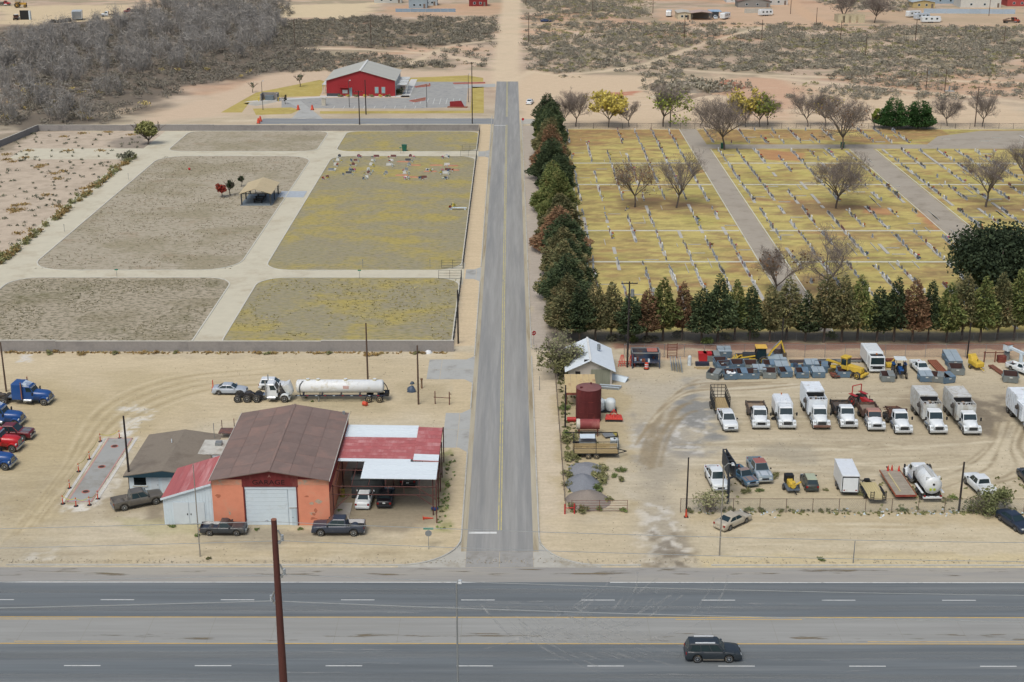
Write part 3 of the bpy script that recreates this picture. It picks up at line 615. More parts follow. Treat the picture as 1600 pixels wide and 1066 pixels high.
WHITE = (226,228,226)
def truck_front(T,xf,c,w=2.3,hl=1.55,hz=1.62,cabz=2.35,cabl=1.6,r=.5,sleeper=0.0,grille=None,bump=None,dirt=.15,snout=True,visor=False,hoodopen=False,roofc=None,stacks=False):
    """conventional cab: bumper at x = xf, facing +x; returns x of the cab's back"""
    P = paint(c,dirt);bl = mblack();hw = w/2;xa = xf-.75            # front axle
    xc = xf-hl                                                             # windshield foot
    n = 12;rings = []
    def hring(x,hwt,z0,z1,cr=.06): return [(x,-hwt,z0),(x,-hwt,z0+(z1-z0)*.7),(x,-hwt*.86,z1-.03),(x,-hwt*.4,z1+cr),(x,hwt*.4,z1+cr),(x,hwt*.86,z1-.03),(x,hwt,z0+(z1-z0)*.7),(x,hwt,z0)]
    hd = MB();hd.loft([hring(xc-.05,hw*.80,.75,hz),hring(xf-.7,hw*.70,.72,hz-.10),hring(xf-.25,hw*.56,.70,hz-.22),hring(xf-.12,hw*.52,.72,hz-.36)])
    ho = hd.build('hood',P,T)
    if hoodopen:
        ho.location = (xf-.1,0,.9);ho.rotation_euler = (0,R(62),0)
        for v in ho.data.vertices: v.co.x -= xf-.1;v.co.z -= .9
        eb = MB();eb.box(xf-1.5,xf-.3,-.4,.4,.7,1.35);eb.cyl((xf-1.1,.3,1.4),(xf-.5,.3,1.4),.16);eb.box(xf-1.4,xf-.5,-.62,-.4,.8,1.15);eb.build('engine',mat('engine',(58,56,54),rough=.6,stain=(110,96,80)),T)
    for s in (-1,1):                                                        # arched fenders
        fd = MB();ra = r*1.22;prs = []
        for a in np.linspace(R(-12),R(192),12):
            prs.append((xa+ra*math.cos(a),r+ra*math.sin(a)))
        rings = [[(x,s*hw*.62,z),(x,s*hw,z-.02),(x,s*hw,z+.05+.06*math.sin(max(0,(z-r)))),(x,s*hw*.62,z+.13)] for x,z in prs]
        fd.loft(rings,smooth=False);fd.build('fender',P,T)
        MB().box(xf-.3,xf-.16,s*hw*.80-.16,s*hw*.80+.16,1.0,1.2).build('headlight',mat('lamp_lens',(205,208,205),rough=.15,spec=.7),T,bevel=.03)
        wheel(T,xa,s*(hw-.17),r,.28,s)
        mr = MB();mr.box(xc-.02,xc+.14,s*(hw+.12),s*(hw+.32),1.55,1.98);mr.bar((xc,s*hw*.9,1.8),(xc+.06,s*(hw+.2),1.8),.04);mr.build('mirror',bl,T,bevel=.03)
    gr = MB();gr.box(xf-.16,xf-.07,-hw*.48,hw*.48,.72,hz-.42);gr.build('grille',grille or mat('grille',(120,122,122),rough=.4,metal=.4),T,bevel=.02)
    gs = MB()
    for k in range(5): z = .8+k*(hz-1.3)/4;gs.box(xf-.08,xf-.055,-hw*.44,hw*.44,z,z+.05)
    gs.build('grille_bar',bl,T)
    MB().box(xf-.2,xf+.02,-hw*.97,hw*.97,.42,.74).build('front_bumper',bump or paint((190,190,186),.3),T,bevel=.05)
    xb = xc-cabl;zb0 = .8;wl = hw*.80;zg = hz-.02
    cb = MB();cb.hexa([(xb,-wl,zb0),(xc,-wl,zb0),(xc,wl,zb0),(xb,wl,zb0)],[(xb,-wl,zg),(xc,-wl,zg),(xc,wl,zg),(xb,wl,zg)]);cb.build('cab',P,T,bevel=.04)
    wt = wl*.93;bot = [(xb,-wl,zg),(xc,-wl,zg),(xc,wl,zg),(xb,wl,zg)];top = [(xb,-wt,cabz),(xc-.42,-wt,cabz),(xc-.42,wt,cabz),(xb,wt,cabz)]
    up = MB();up.hexa(bot,top);up.loft([[(q[0],q[1],cabz) for q in top],[(q[0]+(.08 if i in (0,3) else -.14),q[1]*.9,cabz+.1) for i,q in enumerate(top)]],smooth=False);up.build('cab_roof',paint(roofc,dirt) if roofc else P,T,bevel=.03)
    onface(MB(),[bot[1],bot[2],top[2],top[1]],.04,.96,.06,.93).build('windshield',mglass(),T)
    for s in (-1,1):
        q = [bot[0],bot[1],top[1],top[0]] if s<0 else [bot[2],bot[3],top[3],top[2]]
        a,b = (.36,.93) if s<0 else (.07,.64)
        onface(MB(),q,a,b,.08,.88).build('side_window',mglass(),T)
        MB().cyl((xb+.05,s*hw*.72,.62),(xc-.3,s*hw*.72,.62),.27,n=12).build('fuel_tank',mchrome(),T)
        st = MB();st.box(xb+.5,xc-.1,s*hw*.70,s*hw*.98,.42,.47);st.build('step',bl,T)
    if visor: MB().hexa([(xc-.44,-wt,cabz-.1),(xc-.18,-wt,cabz-.18),(xc-.18,wt,cabz-.18),(xc-.44,wt,cabz-.1)],[(xc-.44,-wt,cabz-.05),(xc-.18,-wt,cabz-.13),(xc-.18,wt,cabz-.13),(xc-.44,wt,cabz-.05)]).build('sun_visor',mchrome(),T)
    if sleeper:
        sb = MB();sb.hexa([(xb-sleeper,-hw*.98,zb0),(xb+.02,-hw*.98,zb0),(xb+.02,hw*.98,zb0),(xb-sleeper,hw*.98,zb0)],[(xb-sleeper,-hw*.94,cabz+.45),(xb+.05,-hw*.94,cabz+.38),(xb+.05,hw*.94,cabz+.38),(xb-sleeper,hw*.94,cabz+.45)]);sb.build('sleeper',P,T,bevel=.06)
        sc = MB();sc.hexa([(xb-.1,-wt,cabz),(xc-.5,-wt,cabz),(xc-.5,wt,cabz),(xb-.1,wt,cabz)],[(xb-.1,-wt*.96,cabz+.42),(xc-1.0,-wt*.9,cabz+.30),(xc-1.0,wt*.9,cabz+.30),(xb-.1,wt*.96,cabz+.42)]);sc.build('roof_cap',mat('worn_roof',(190,200,208),rough=.6,stain=tuple(c),stain_amt=.55,stain_scale=1.2),T,bevel=.05)
        xb -= sleeper
    if stacks:
        for s in (-1,1): MB().cyl((xb+sleeper-.06,s*hw*1.0,.9),(xb+sleeper-.06,s*hw*1.0,cabz+.75),.085,n=8).build('exhaust_stack',rusty((150,104,76),'hot_steel') if sleeper else mchrome(),T)
    return xb
def rear_axles(T,xr,n,w=2.4,r=.5,gap=1.3):
    for k in range(n):
        for s in (-1,1):
            wheel(T,xr-k*gap,s*(w/2-.15),r,.27,s);wheel(T,xr-k*gap,s*(w/2-.46),r,.27,s,dual=True)
        MB().cyl((xr-k*gap,-w/2+.3,r),(xr-k*gap,w/2-.3,r),.12).build('axle',mblack(),T)
def chassis(T,x0,x1,z=.75):
    f = MB()
    for s in (-1,1): f.box(x0,x1,s*.42-.06,s*.42+.06,z-.18,z+.06)
    for k in range(5): x = x0+(x1-x0)*(k+.5)/5;f.box(x-.06,x+.06,-.36,.36,z-.12,z)
    f.build('chassis',mat('chassis',(52,50,48),rough=.8,stain=(104,88,70),stain_amt=.5),T)
def truck(name,label,loc,rz,L,body,c=WHITE,group=None,axles=1,cat='truck',fill=None,bodyc=None,**kw):
    T = thing(name,label,cat,loc,R(rz),group);xf = L/2
    xb = truck_front(T,xf,c,**kw);x0 =-L/2;hw = 1.2
    chassis(T,x0+.1,xf-.8);rear_axles(T,x0+(1.0 if axles == 1 else 2.3),axles)
    body(T,x0,xb-.15,hw,bodyc);return T
def dump_bed(fillc,headboard=True):
    def f(T,x0,x1,hw,c):
        P = mat('bed_steel_%d' % c[0],c,rough=.7,var=.2,stain=(132,104,80),stain_amt=.55,stain_scale=1.3)
        z0,z1 = 1.0,1.75;b = MB();t = .07
        b.box(x0,x1,-hw,-hw+t,z0,z1);b.box(x0,x1,hw-t,hw,z0,z1);b.box(x0,x0+t,-hw+t,hw-t,z0,z1-.1);b.box(x1-t,x1,-hw+t,hw-t,z0,z1+.3);b.box(x0+t,x1-t,-hw+t,hw-t,z0,z0+.08)
        for k in range(5):
            x = x0+.1+(x1-x0-.3)*k/4
            for s in (-1,1): b.box(x,x+.1,s*(hw+.05)-.05,s*(hw+.05)+.05,z0,z1)
        b.build('dump_bed',P,T)
        if headboard:
            h = MB();h.box(x1-.02,x1+.55,-hw*.95,hw*.95,z1+.28,z1+.36);h.build('cab_shield',mblack(),T)
        ld = MB();n = 7;rr = random.Random(int(x0*100))
        g = [[(x0+t+(x1-x0-2*t)*i/n,-hw+t+(2*hw-2*t)*j/n,z0+.25+.38*math.sin(math.pi*i/n)*math.sin(math.pi*j/n)+rr.uniform(0,.08)) for j in range(n+1)] for i in range(n+1)]
        ld.loft(g,caps=False,closed=False);ld.build('load',mat('load_%d' % fillc[0],fillc,rough=.95,var=.25,scale=6),T)
        sp = MB();sp.box(x0+.3,x1-.3,-.5,.5,.82,.99);sp.build('subframe',mblack(),T)
    return f
def packer(dirty=True,open_hopper=True):
    def f(T,x0,x1,hw,c):
        hw = 1.25;P = mat('packer_%d' % dirty,(205,204,198) if dirty else (226,229,230),rough=.55,var=.08,stain=(166,155,134),stain_amt=.6 if dirty else .25,stain_scale=.9)
        zt = 3.55;xh = x1-2.1                                           # packer body behind, hopper in front
        b = MB();pr = [(x0+.5,.95),(xh,.95),(xh,zt),(x0+.35,zt),(x0,zt-.5),(x0+.1,1.5)]
        b.prism(pr,'y',-hw,hw);b.build('packer_body',P,T,bevel=.06)
        rb = MB();n = 6
        for k in range(n):
            x = x0+.7+(xh-x0-1.0)*k/(n-1)
            for s in (-1,1): rb.box(x-.05,x+.05,s*hw-.02,s*hw+.05*s if s>0 else -hw+.02,1.0,zt-.1) if s>0 else rb.box(x-.05,x+.05,-hw-.05,-hw+.02,1.0,zt-.1)
        rb.build('body_rib',P,T)
        seam = MB()
        for k in range(3): x = x0+.8+(xh-x0-1.2)*k/2;seam.box(x-.03,x+.03,-hw*.98,hw*.98,zt,zt+.03)
        for s in (-1,1): seam.box(x0+.4,xh-.02,s*hw*.95-.04,s*hw*.95+.04,zt,zt+.05)
        seam.build('roof_seam',P,T)
        h = MB();t = .08;zh = 3.15
        h.box(xh+.01,x1,-hw,-hw+t,.95,zh);h.box(xh+.01,x1,hw-t,hw,.95,zh);h.box(x1-t,x1,-hw+t,hw-t,.95,zh-.05);h.box(xh+.01,x1-t,-hw+t,hw-t,.95,2.65 if open_hopper else zh-.03,m=1 if open_hopper else 0)
        if open_hopper: h.box(xh+.012,xh+.06,-hw+t,hw-t,2.66,zh+.2,m=1)
        for k in range(5): z = 1.3+k*.38;h.box(xh+.15,x1-.1,-hw-.04,-hw,z,z+.07);h.box(xh+.15,x1-.1,hw,hw+.04,z,z+.07)
        h.build('hopper',[P,mblack()],T)
        if open_hopper:
            tr_ = MB();rr = random.Random(5)
            for k in range(14): x = rr.uniform(xh+.2,x1-.6);y = rr.uniform(-.9,.7);s = rr.uniform(.15,.35);tr_.box(x,x+s,y,y+s,2.65,2.65+s*.7,m=k % 3)
            tr_.build('rubbish',[mblack(),mat('bag_white',(200,200,200)),mat('card',(150,120,88))],T)
        g = MB()
        for k in range(7): y =-hw+.2+k*(2*hw-.4)/6;g.box(x1-.75,x1-.68,y-.03,y+.03,zh-.6,zh+.02)
        g.box(x1-.76,x1-.67,-hw+.1,hw-.1,zh,zh+.06);g.build('hopper_grate',P,T)
        ar = MB();ar.tube([(x1-.9,-hw-.15,1.1),(x1-.9,-hw-.2,2.6),(x1-1.3,-hw-.22,2.9),(x1-1.5,-hw-.2,2.4)],.09,m=0);ar.box(x1-1.7,x1-1.1,-hw-.38,-hw-.06,2.2,2.6);ar.build('loader_arm',mat('arm_grime',(86,80,74),rough=.7),T)
    return f
def sweeper_body(T,x0,x1,hw,c):
    P = paint((228,230,230),.12);b = MB();zt = 2.75
    pr = [(-1.18,1.0),(1.18,1.0),(1.18,zt-.25),(.95,zt),(-.95,zt),(-1.18,zt-.25)]
    b.prism(pr,'x',x0+.1,x1);b.build('hopper',P,T,bevel=.05)
    d = MB();d.box(x1-.9,x1-.15,-.45,.45,zt,zt+.14);d.box(x0+.6,x0+1.4,-.5,.5,zt,zt+.06);d.cyl((x1-.5,.2,zt+.14),(x1-.5,.2,zt+.26),.16);d.build('roof_hatch',P,T,bevel=.02)
    k = MB();k.box(x0+.2,x1-.2,-1.15,1.15,.55,.98);k.build('skirt',mblack(),T)
    for s in (-1,1): MB().cyl((x1-.6,s*1.15,.12),(x1-.6,s*1.15,.3),.42,.3,n=12).build('brush',mblack(),T)
    lb = MB();lb.box(x0+.5,x0+.7,-.08,.08,zt+.06,zt+.28);lb.build('beacon',mat('amber',(190,110,50),rough=.3),T)
def flat_frame(T,x0,x1,hw,c):
    rm = rusty((96,72,60),'frame_rust');f = MB()
    for s in (-1,1): f.box(x0,x1,s*.55-.07,s*.55+.07,1.0,1.2)
    for k in range(6): x = x0+.1+(x1-x0-.3)*k/5;f.box(x,x+.12,-hw*.9,hw*.9,1.2,1.28)
    f.box(x1-.15,x1,-hw,hw,1.2,2.35);f.build('hoist_frame',rm,T)
    g = MB();g.M = Matrix.Translation((x0,0,1.3)) @ Matrix.Rotation(R(-14),4,'Y')
    for s in (-1,1): g.box(0,3.2,s*.75-.06,s*.75+.06,0,.16)
    for k in range(5): g.box(.2+k*.7,.3+k*.7,-.75,.75,.02,.12)
    g.build('tilt_rails',rm,T);MB().box(x1-.25,x1-.16,-hw*1.0,hw*1.0,1.9,2.35).build('headache_rack',mblack(),T)
def tank_body(T,x0,x1,hw,c):
    P = paint((222,223,220),.3);r = 1.05;zc = 2.05;n = 20;b = MB();xs = [(x0,.12),(x0+.05,.55),(x0+.16,.82),(x0+.32,1),(x1-.9,1),(x1-.74,.82),(x1-.6,.55),(x1-.56,.12)]
    b.loft([[(x,r*q*math.cos(2*math.pi*k/n),zc+r*q*math.sin(2*math.pi*k/n)) for k in range(n)] for x,q in xs]);b.build('tank',P,T)
    for x in (x0+.33,x0+(x1-x0)*.35,x0+(x1-x0)*.6): MB().cyl((x,0,zc),(x+.07,0,zc),r+.03,n=20).build('tank_band',P,T)
    w_ = MB();w_.box(x0+.5,x1-1.0,-.22,.22,zc+r-.02,zc+r+.05);w_.build('walkway',mat('walk_grip',(182,180,172),rough=.8),T)
    for s in (-1,1):
        MB().cyl((x0+.45,s*.7,zc+.75),(x0+.45,s*.7,zc+1.1),.15,n=10).build('vent_dome',P,T)
        MB().box(x0+.2,x0+2.9,s*1.22-.2,s*1.22+.08,1.12,1.2).build('mudguard',P,T,bevel=.03)
        MB().box(x0-.03,x0+.02,s*.95-.12,s*.95+.12,.75,.95).build('taillight',mat('tail_lens',(150,22,22),rough=.25),T)
    for y in (-.12,.32): MB().box(x0-.012,x0+.04,y-.13,y+.13,zc-.52,zc-.24).build('warning_plate',mat('lime_plate',(176,190,40),rough=.5),T)
    MB().cyl((x0-.03,0,zc+.25),(x0+.06,0,zc+.25),.14,n=10).build('gauge',mblack(),T)
    hs = MB();c_ = (x1-.25,-1.0,2.0)
    for q in (.62,.5,.38): hs.tube([(c_[0]+q*math.cos(a),c_[1]-(.62-q)*.4,c_[2]+q*1.3*math.sin(a)) for a in np.linspace(0,2*math.pi,15)],.055)
    hs.build('suction_hose',mat('hose',(44,42,42),rough=.7),T)
    MB().box(x0-.05,x0+.25,-1.1,1.1,.55,.72).build('rear_bumper',P,T)
    MB().box(x1-.5,x1,-.9,.9,.95,1.9).build('pump',mblack(),T)
    mt = MB();mt.box(x0-.02,x0+.02,-1.05,1.05,.3,.6);mt.build('mud_flap',mblack(),T)
def no_body(T,x0,x1,hw,c):
    f = MB();f.box(x0+1.2,x0+2.5,-.45,.45,.95,1.05);f.cyl((x0+1.7,0,1.05),(x0+1.7,0,1.15),.48,n=14);f.build('fifth_wheel',mat('greasy_steel',(62,58,56),rough=.5,stain=(110,96,78)),T)
    g = MB();g.box(x1-1.2,x1-.1,-.55,.55,.85,.92);g.build('deck_plate',mchrome(),T)
    for s in (-1,1): MB().box(x0-.02,x0+.02,s*.9-.32,s*.9+.32,.25,.85).build('mud_flap',mblack(),T)
# ================================================================== VEGETATION LIBRARY
def foliage(name,cols,rough=.8,trans=.0):
    if name in MATS: return MATS[name]
    m = bpy.data.materials.new(name);m.use_nodes = True;MATS[name] = m;N = m.node_tree.nodes;L = m.node_tree.links;b = N['Principled BSDF']
    b.inputs['Roughness'].default_value = rough;b.inputs['Specular IOR Level'].default_value = .15
    ge = N.new('ShaderNodeNewGeometry');oi = N.new('ShaderNodeObjectInfo')
    nz = N.new('ShaderNodeTexNoise');nz.inputs['Scale'].default_value = .55;nz.inputs['Detail'].default_value = 3;L.new(ge.outputs['Position'],nz.inputs[0])
    ad = N.new('ShaderNodeMath');ad.operation = 'MULTIPLY_ADD';L.new(ge.outputs['Random Per Island'],ad.inputs[0]);ad.inputs[1].default_value = .45;
    a2 = N.new('ShaderNodeMath');a2.operation = 'MULTIPLY_ADD';L.new(nz.outputs[0],a2.inputs[0]);a2.inputs[1].default_value = 1.1;a2.inputs[2].default_value =-.28;L.new(a2.outputs[0],ad.inputs[2])
    rp = N.new('ShaderNodeValToRGB');L.new(ad.outputs[0],rp.inputs[0]);e = rp.color_ramp.elements
    while len(e)<len(cols): e.new(.5)
    for i,c in enumerate(cols): e[i].position = i/max(len(cols)-1,1);e[i].color = (*np.minimum(lin(c)*(1.22 if 'conifer' in name else 1.12),1),1)
    hs = N.new('ShaderNodeHueSaturation');L.new(rp.outputs[0],hs.inputs['Color']);mr = N.new('ShaderNodeMapRange');L.new(oi.outputs['Random'],mr.inputs[0]);mr.inputs[3].default_value = .8;mr.inputs[4].default_value = 1.2;L.new(mr.outputs[0],hs.inputs['Value'])
    L.new(hs.outputs[0],b.inputs['Base Color']);return m
def npmesh(name,Vt,k,mats):
    me = bpy.data.meshes.new(name);n = len(Vt) // k
    me.vertices.add(len(Vt));me.loops.add(n*k);me.polygons.add(n)
    me.vertices.foreach_set('co',np.asarray(Vt,np.float32).ravel());me.loops.foreach_set('vertex_index',np.arange(n*k,dtype=np.int32));me.polygons.foreach_set('loop_start',np.arange(0,n*k,k,dtype=np.int32))
    me.update(calc_edges=True)
    for q in (mats if isinstance(mats,(list,tuple)) else [mats]): me.materials.append(q)
    return me
def quads(P,A,B):        # centres, half-axis vectors
    return np.stack([P-A-B,P+A-B,P+A+B,P-A+B],1).reshape(-1,3)
def rdir(n,rng,flat=1.0):
    d = rng.normal(size=(n,3));d[:,2] *= flat;return d/np.linalg.norm(d,axis=1)[:,None]
def blob(C,Rx,Rz,n,size,rng,inner=.45,flat=.8,asp=.6,low=-1.0):
    """n leaf-sized faces spread through ellipsoids centred on C (N,3)"""
    C = np.atleast_2d(C);N0 = len(C);C = np.repeat(C,n,0);Rx = np.repeat(np.broadcast_to(Rx,(N0,)),n);Rz = np.repeat(np.broadcast_to(Rz,(N0,)),n)
    size = np.repeat(np.broadcast_to(size,(len(C) // n,)),n)
    d = rdir(len(C),rng);d[:,2] = np.where(d[:,2]<low,-d[:,2],d[:,2]);q = rng.uniform(inner,1.05,len(C))
    P = C+d*np.stack([Rx*q,Rx*q,Rz*q],1)
    a = rdir(len(C),rng,flat);b = np.cross(a,rdir(len(C),rng));b /= np.linalg.norm(b,axis=1)[:,None]+1e-9
    s = size*rng.uniform(.6,1.35,len(C));return quads(P,a*(s*.5)[:,None],b*(s*asp*.5)[:,None])
def twigs(C,Rx,Rz,n,wd,rng,base=.0):
    """thin upward-fanning stems (triangles) from the foot of each shrub"""
    C = np.atleast_2d(C);N0 = len(C);C = np.repeat(C,n,0);Rx = np.repeat(np.broadcast_to(Rx,(N0,)),n);Rz = np.repeat(np.broadcast_to(Rz,(N0,)),n);wd = np.repeat(np.broadcast_to(wd,(len(C) // n,)),n)
    az = rng.uniform(0,6.283,len(C));q = np.sqrt(rng.uniform(0,1,len(C)));h = rng.uniform(.45,1.05,len(C))
    tip = C+np.stack([np.cos(az)*Rx*q,np.sin(az)*Rx*q,Rz*h*np.sqrt(1-.75*q*q)],1)
    f = rng.uniform(base,.75,len(C));st = C+(tip-C)*f[:,None]*np.array((.85,.85,1))+rng.normal(size=(len(C),3))*np.array((.1,.1,.03))*Rx[:,None]
    st[:,2] = np.maximum(st[:,2],C[:,2]);sd_ = np.cross(tip-st,rdir(len(C),rng));sd_ /= np.linalg.norm(sd_,axis=1)[:,None]+1e-9
    return np.stack([st-sd_*wd[:,None]*.5,st+sd_*wd[:,None]*.5,tip],1).reshape(-1,3)
def tubes(segs,n=3):
    Vt = []
    p0 = np.array([s[0] for s in segs]);p1 = np.array([s[1] for s in segs]);r0 = np.array([s[2] for s in segs]);r1 = np.array([s[3] for s in segs])
    d = p1-p0;d /= np.linalg.norm(d,axis=1)[:,None]+1e-9;ref = np.where(np.abs(d[:,2:3])>.9,np.array([[1.,0,0]]),np.array([[0,0,1.]]));u = np.cross(d,ref);u /= np.linalg.norm(u,axis=1)[:,None];v = np.cross(d,u)
    for k in range(n):
        a,b = 2*math.pi*k/n,2*math.pi*(k+1)/n
        ea = u*math.cos(a)+v*math.sin(a);eb = u*math.cos(b)+v*math.sin(b)
        Vt.append(np.stack([p0+ea*r0[:,None],p0+eb*r0[:,None],p1+eb*r1[:,None],p1+ea*r1[:,None]],1).reshape(-1,3))
    return np.concatenate(Vt)
def limbs(seed,h,spread=.8,levels=4,trunk=.28,r=.18,kids=(4,6),up=.35):
    rng = random.Random(seed);big,small,tips = [],[],[]
    def grow(p,d,L,r,lv):
        n = 3;q = p
        for i in range(n):
            d = (d+Vector((rng.gauss(0,.13),rng.gauss(0,.13),rng.gauss(0,.08)+.04*up))).normalized();e = q+d*L/n
            (big if lv <= 1 else small).append((tuple(q),tuple(e),r*(1-.3*i/n),r*(1-.3*(i+1)/n)));q = e
            if lv>0 and lv<levels and i >= 0:
                for k in range(rng.randint(1,2)):
                    s = Vector((rng.gauss(0,1),rng.gauss(0,1),rng.gauss(0,.5)+up)).normalized();grow(q,(d*.75+s*spread*.8).normalized(),L*rng.uniform(.5,.72),r*.5,lv+1)
        if lv >= levels: tips.append(tuple(q));return
        if lv == 0:
            k0 = rng.randint(*kids)
            for k in range(k0):
                a = 2*math.pi*(k+rng.random()*.6)/k0;s = Vector((math.cos(a),math.sin(a),rng.uniform(.5,1.3))).normalized();grow(q,(d*.3+s*spread).normalized(),h*rng.uniform(.36,.5),r*.6,1)
        else: grow(q,d,L*.6,r*.45,lv+1)
    grow(Vector((0,0,0)),Vector((rng.gauss(0,.05),rng.gauss(0,.05),1)),h*trunk,r,0)
    return big,small,np.array(tips)
bark = mat('bark',(100,88,78),rough=.95,var=.25,scale=4);twigm = mat('twig',(130,117,107),rough=.95,var=.25,scale=1)
TREE = {}
def tree_meshes(key,make):
    if key not in TREE: TREE[key] = make()
    return TREE[key]
def plant(name,label,cat,meshes,loc,s=1.0,rz=None,group=None,sz=None):
    T = thing(name,label,cat,loc,random.uniform(0,6.28) if rz is None else rz,group);T.scale = (s,s,s if sz is None else sz)
    for nm,me in meshes: o = bpy.data.objects.new(nm,me);link(o,T)
    return T
def bare(seed,h,spread=.8,leaf=None,nleaf=0,tw=3,twc=None,levels=4,trunk=.28,leafsz=.35,lowleaf=False):
    def mk():
        b,s,tips = limbs(seed,h,spread,levels,trunk,r=h*.024);rng = np.random.RandomState(seed)
        Vq = tubes(s)
        n = len(tips)*tw;P = np.repeat(tips,tw,0)-rng.normal(size=(n,3))*h*.012;d = rdir(n,rng);d[:,2] = np.abs(d[:,2])+.25
        a = d*(h*.035);w_ = np.cross(d,rdir(n,rng));w_ /= np.linalg.norm(w_,axis=1)[:,None];Vq = np.concatenate([Vq,quads(P+a,a,w_*h*.0013)])
        out = [('trunk',npmesh('trunk',tubes(b,5),4,bark)),('crown',npmesh('crown',Vq,4,twc or twigm))]
        if leaf is not None:
            k = rng.randint(0,len(tips),nleaf)
            if lowleaf: o = np.argsort(tips[:,2]+rng.normal(size=len(tips))*h*.1);k = o[rng.randint(0,max(1,int(len(tips)*.45)),nleaf)]
            P = tips[k]+rng.normal(size=(nleaf,3))*h*.04;a = rdir(nleaf,rng);b2 = np.cross(a,rdir(nleaf,rng));b2 /= np.linalg.norm(b2,axis=1)[:,None]
            sz_ = leafsz*rng.uniform(.5,1.3,nleaf);out.append(('foliage',npmesh('foliage',quads(P,a*sz_[:,None]*.5,b2*sz_[:,None]*.4),4,leaf)))
        return out
    return mk
def conifer(seed,h,rad,leafm,n=3800,base=.14,pw=.75,sz=.62):
    def mk():
        rng = np.random.RandomState(seed);t = base+(1-base)*(1-np.sqrt(rng.uniform(0.0,1,n)))*1.0
        t = np.clip(t,base,.995);a = rng.uniform(0,6.283,n)
        lump = .32+.7*vnoise(a/6.283*8+seed,t*10,seed)+.65*vnoise(a/6.283*3+seed,t*4.5,seed+7)
        lump *= np.where(np.abs(a)<0,1,1);und = np.minimum(1,(t-base)/.10*.5+.5)
        rr = rad*(1-(t-base)/(1-base)) ** pw*lump*und+.12
        q = np.sqrt(rng.uniform(.12,1.08,n));P = np.stack([np.cos(a)*rr*q,np.sin(a)*rr*q,t*h+rng.normal(size=n)*.12],1)
        out = np.stack([np.cos(a),np.sin(a),rng.uniform(-.25,.75,n)],1)+rng.normal(size=(n,3))*.4;out /= np.linalg.norm(out,axis=1)[:,None]
        w_ = np.cross(out,rdir(n,rng));w_ /= np.linalg.norm(w_,axis=1)[:,None]+1e-9;s = sz*rng.uniform(.55,1.3,n)*(.65+.35*(1-t))
        tr_ = MB();tr_.cyl((0,0,0),(0,0,h*.55),.22,.1,n=6)
        rg = random.Random(seed)
        for k in range(8): z = h*(base*.8+.05*k);aa = rg.uniform(0,6.28);tr_.cyl((0,0,z),(math.cos(aa)*rad*.6,math.sin(aa)*rad*.6,z+rad*.25),.06,.02,n=4)
        return [('trunk',tr_.mesh('trunk',mat('conifer_bark',(104,92,82),rough=.95,var=.25))),('crown',npmesh('crown',quads(P,out*(s*.5)[:,None],w_*(s*.2)[:,None]),4,leafm))]
    return mk
def leafy(seed,h,rad,leafm,n=2600,trunk=.25,sz=.4,nb=16,cz=.62):
    def mk():
        rng = np.random.RandomState(seed);C = rdir(nb,rng)*rng.uniform(.35,.72,(nb,1))*np.array((rad,rad,h*(1-trunk)*.5))+np.array((0,0,h*cz));C[:,2] = np.maximum(C[:,2],h*trunk+rad*.2)
        rr = rad*rng.uniform(.28,.46,nb);b,s,tips = limbs(seed,h,.8,2,trunk,r=h*.03)
        Vq = blob(C,rr,rr*.8,n // nb,sz,rng,inner=.5)
        return [('trunk',npmesh('trunk',tubes(b+s,4),4,bark)),('crown',npmesh('crown',Vq,4,leafm))]
    return mk
def shrub(seed,r,h,leafm,n=260,sz=.22,tw=30):
    def mk():
        rng = np.random.RandomState(seed);nb = 7;C = rng.normal(size=(nb,3))*np.array((r*.42,r*.42,h*.14))+np.array((0,0,h*.5));C[:,2] = np.clip(C[:,2],h*.25,h*.75)
        return [('foliage',npmesh('foliage',blob(C,r*.5,h*.36,n // nb,sz,rng,inner=.3),4,leafm)),('stem',npmesh('stem',twigs(np.zeros((1,3)),r*.9,h,tw,.05,rng),3,twigm))]
    return mk
F_OLIVE = foliage('olive_leaf',[(88,88,58),(124,122,78),(150,146,98)]);F_GREEN = foliage('green_leaf',[(74,84,50),(110,124,68),(142,152,88)])
F_SAGE = foliage('sage_leaf',[(84,84,70),(116,116,94),(146,142,116)]);F_WEED = foliage('dry_weed',[(128,100,66),(162,132,82),(158,146,92)])
F_YEL = foliage('yellow_leaf',[(160,144,62),(206,184,80),(226,204,104)]);F_RED = foliage('red_leaf',[(110,36,28),(160,58,44),(184,84,60)])
F_C1 = foliage('conifer_dark',[(36,46,34),(62,74,48),(96,104,66)]);F_C2 = foliage('conifer_green',[(46,56,34),(84,96,50),(118,120,66),(128,98,66)])
F_C3 = foliage('conifer_olive',[(54,58,42),(88,90,58),(120,112,74),(130,96,68)]);F_C4 = foliage('conifer_brown',[(74,68,48),(116,92,66),(132,96,70),(92,94,60)])
F_OAK = foliage('oak_leaf',[(30,40,30),(52,64,44),(78,88,60)]);F_PINE = foliage('pine_leaf',[(30,50,26),(52,82,40),(78,108,56)])
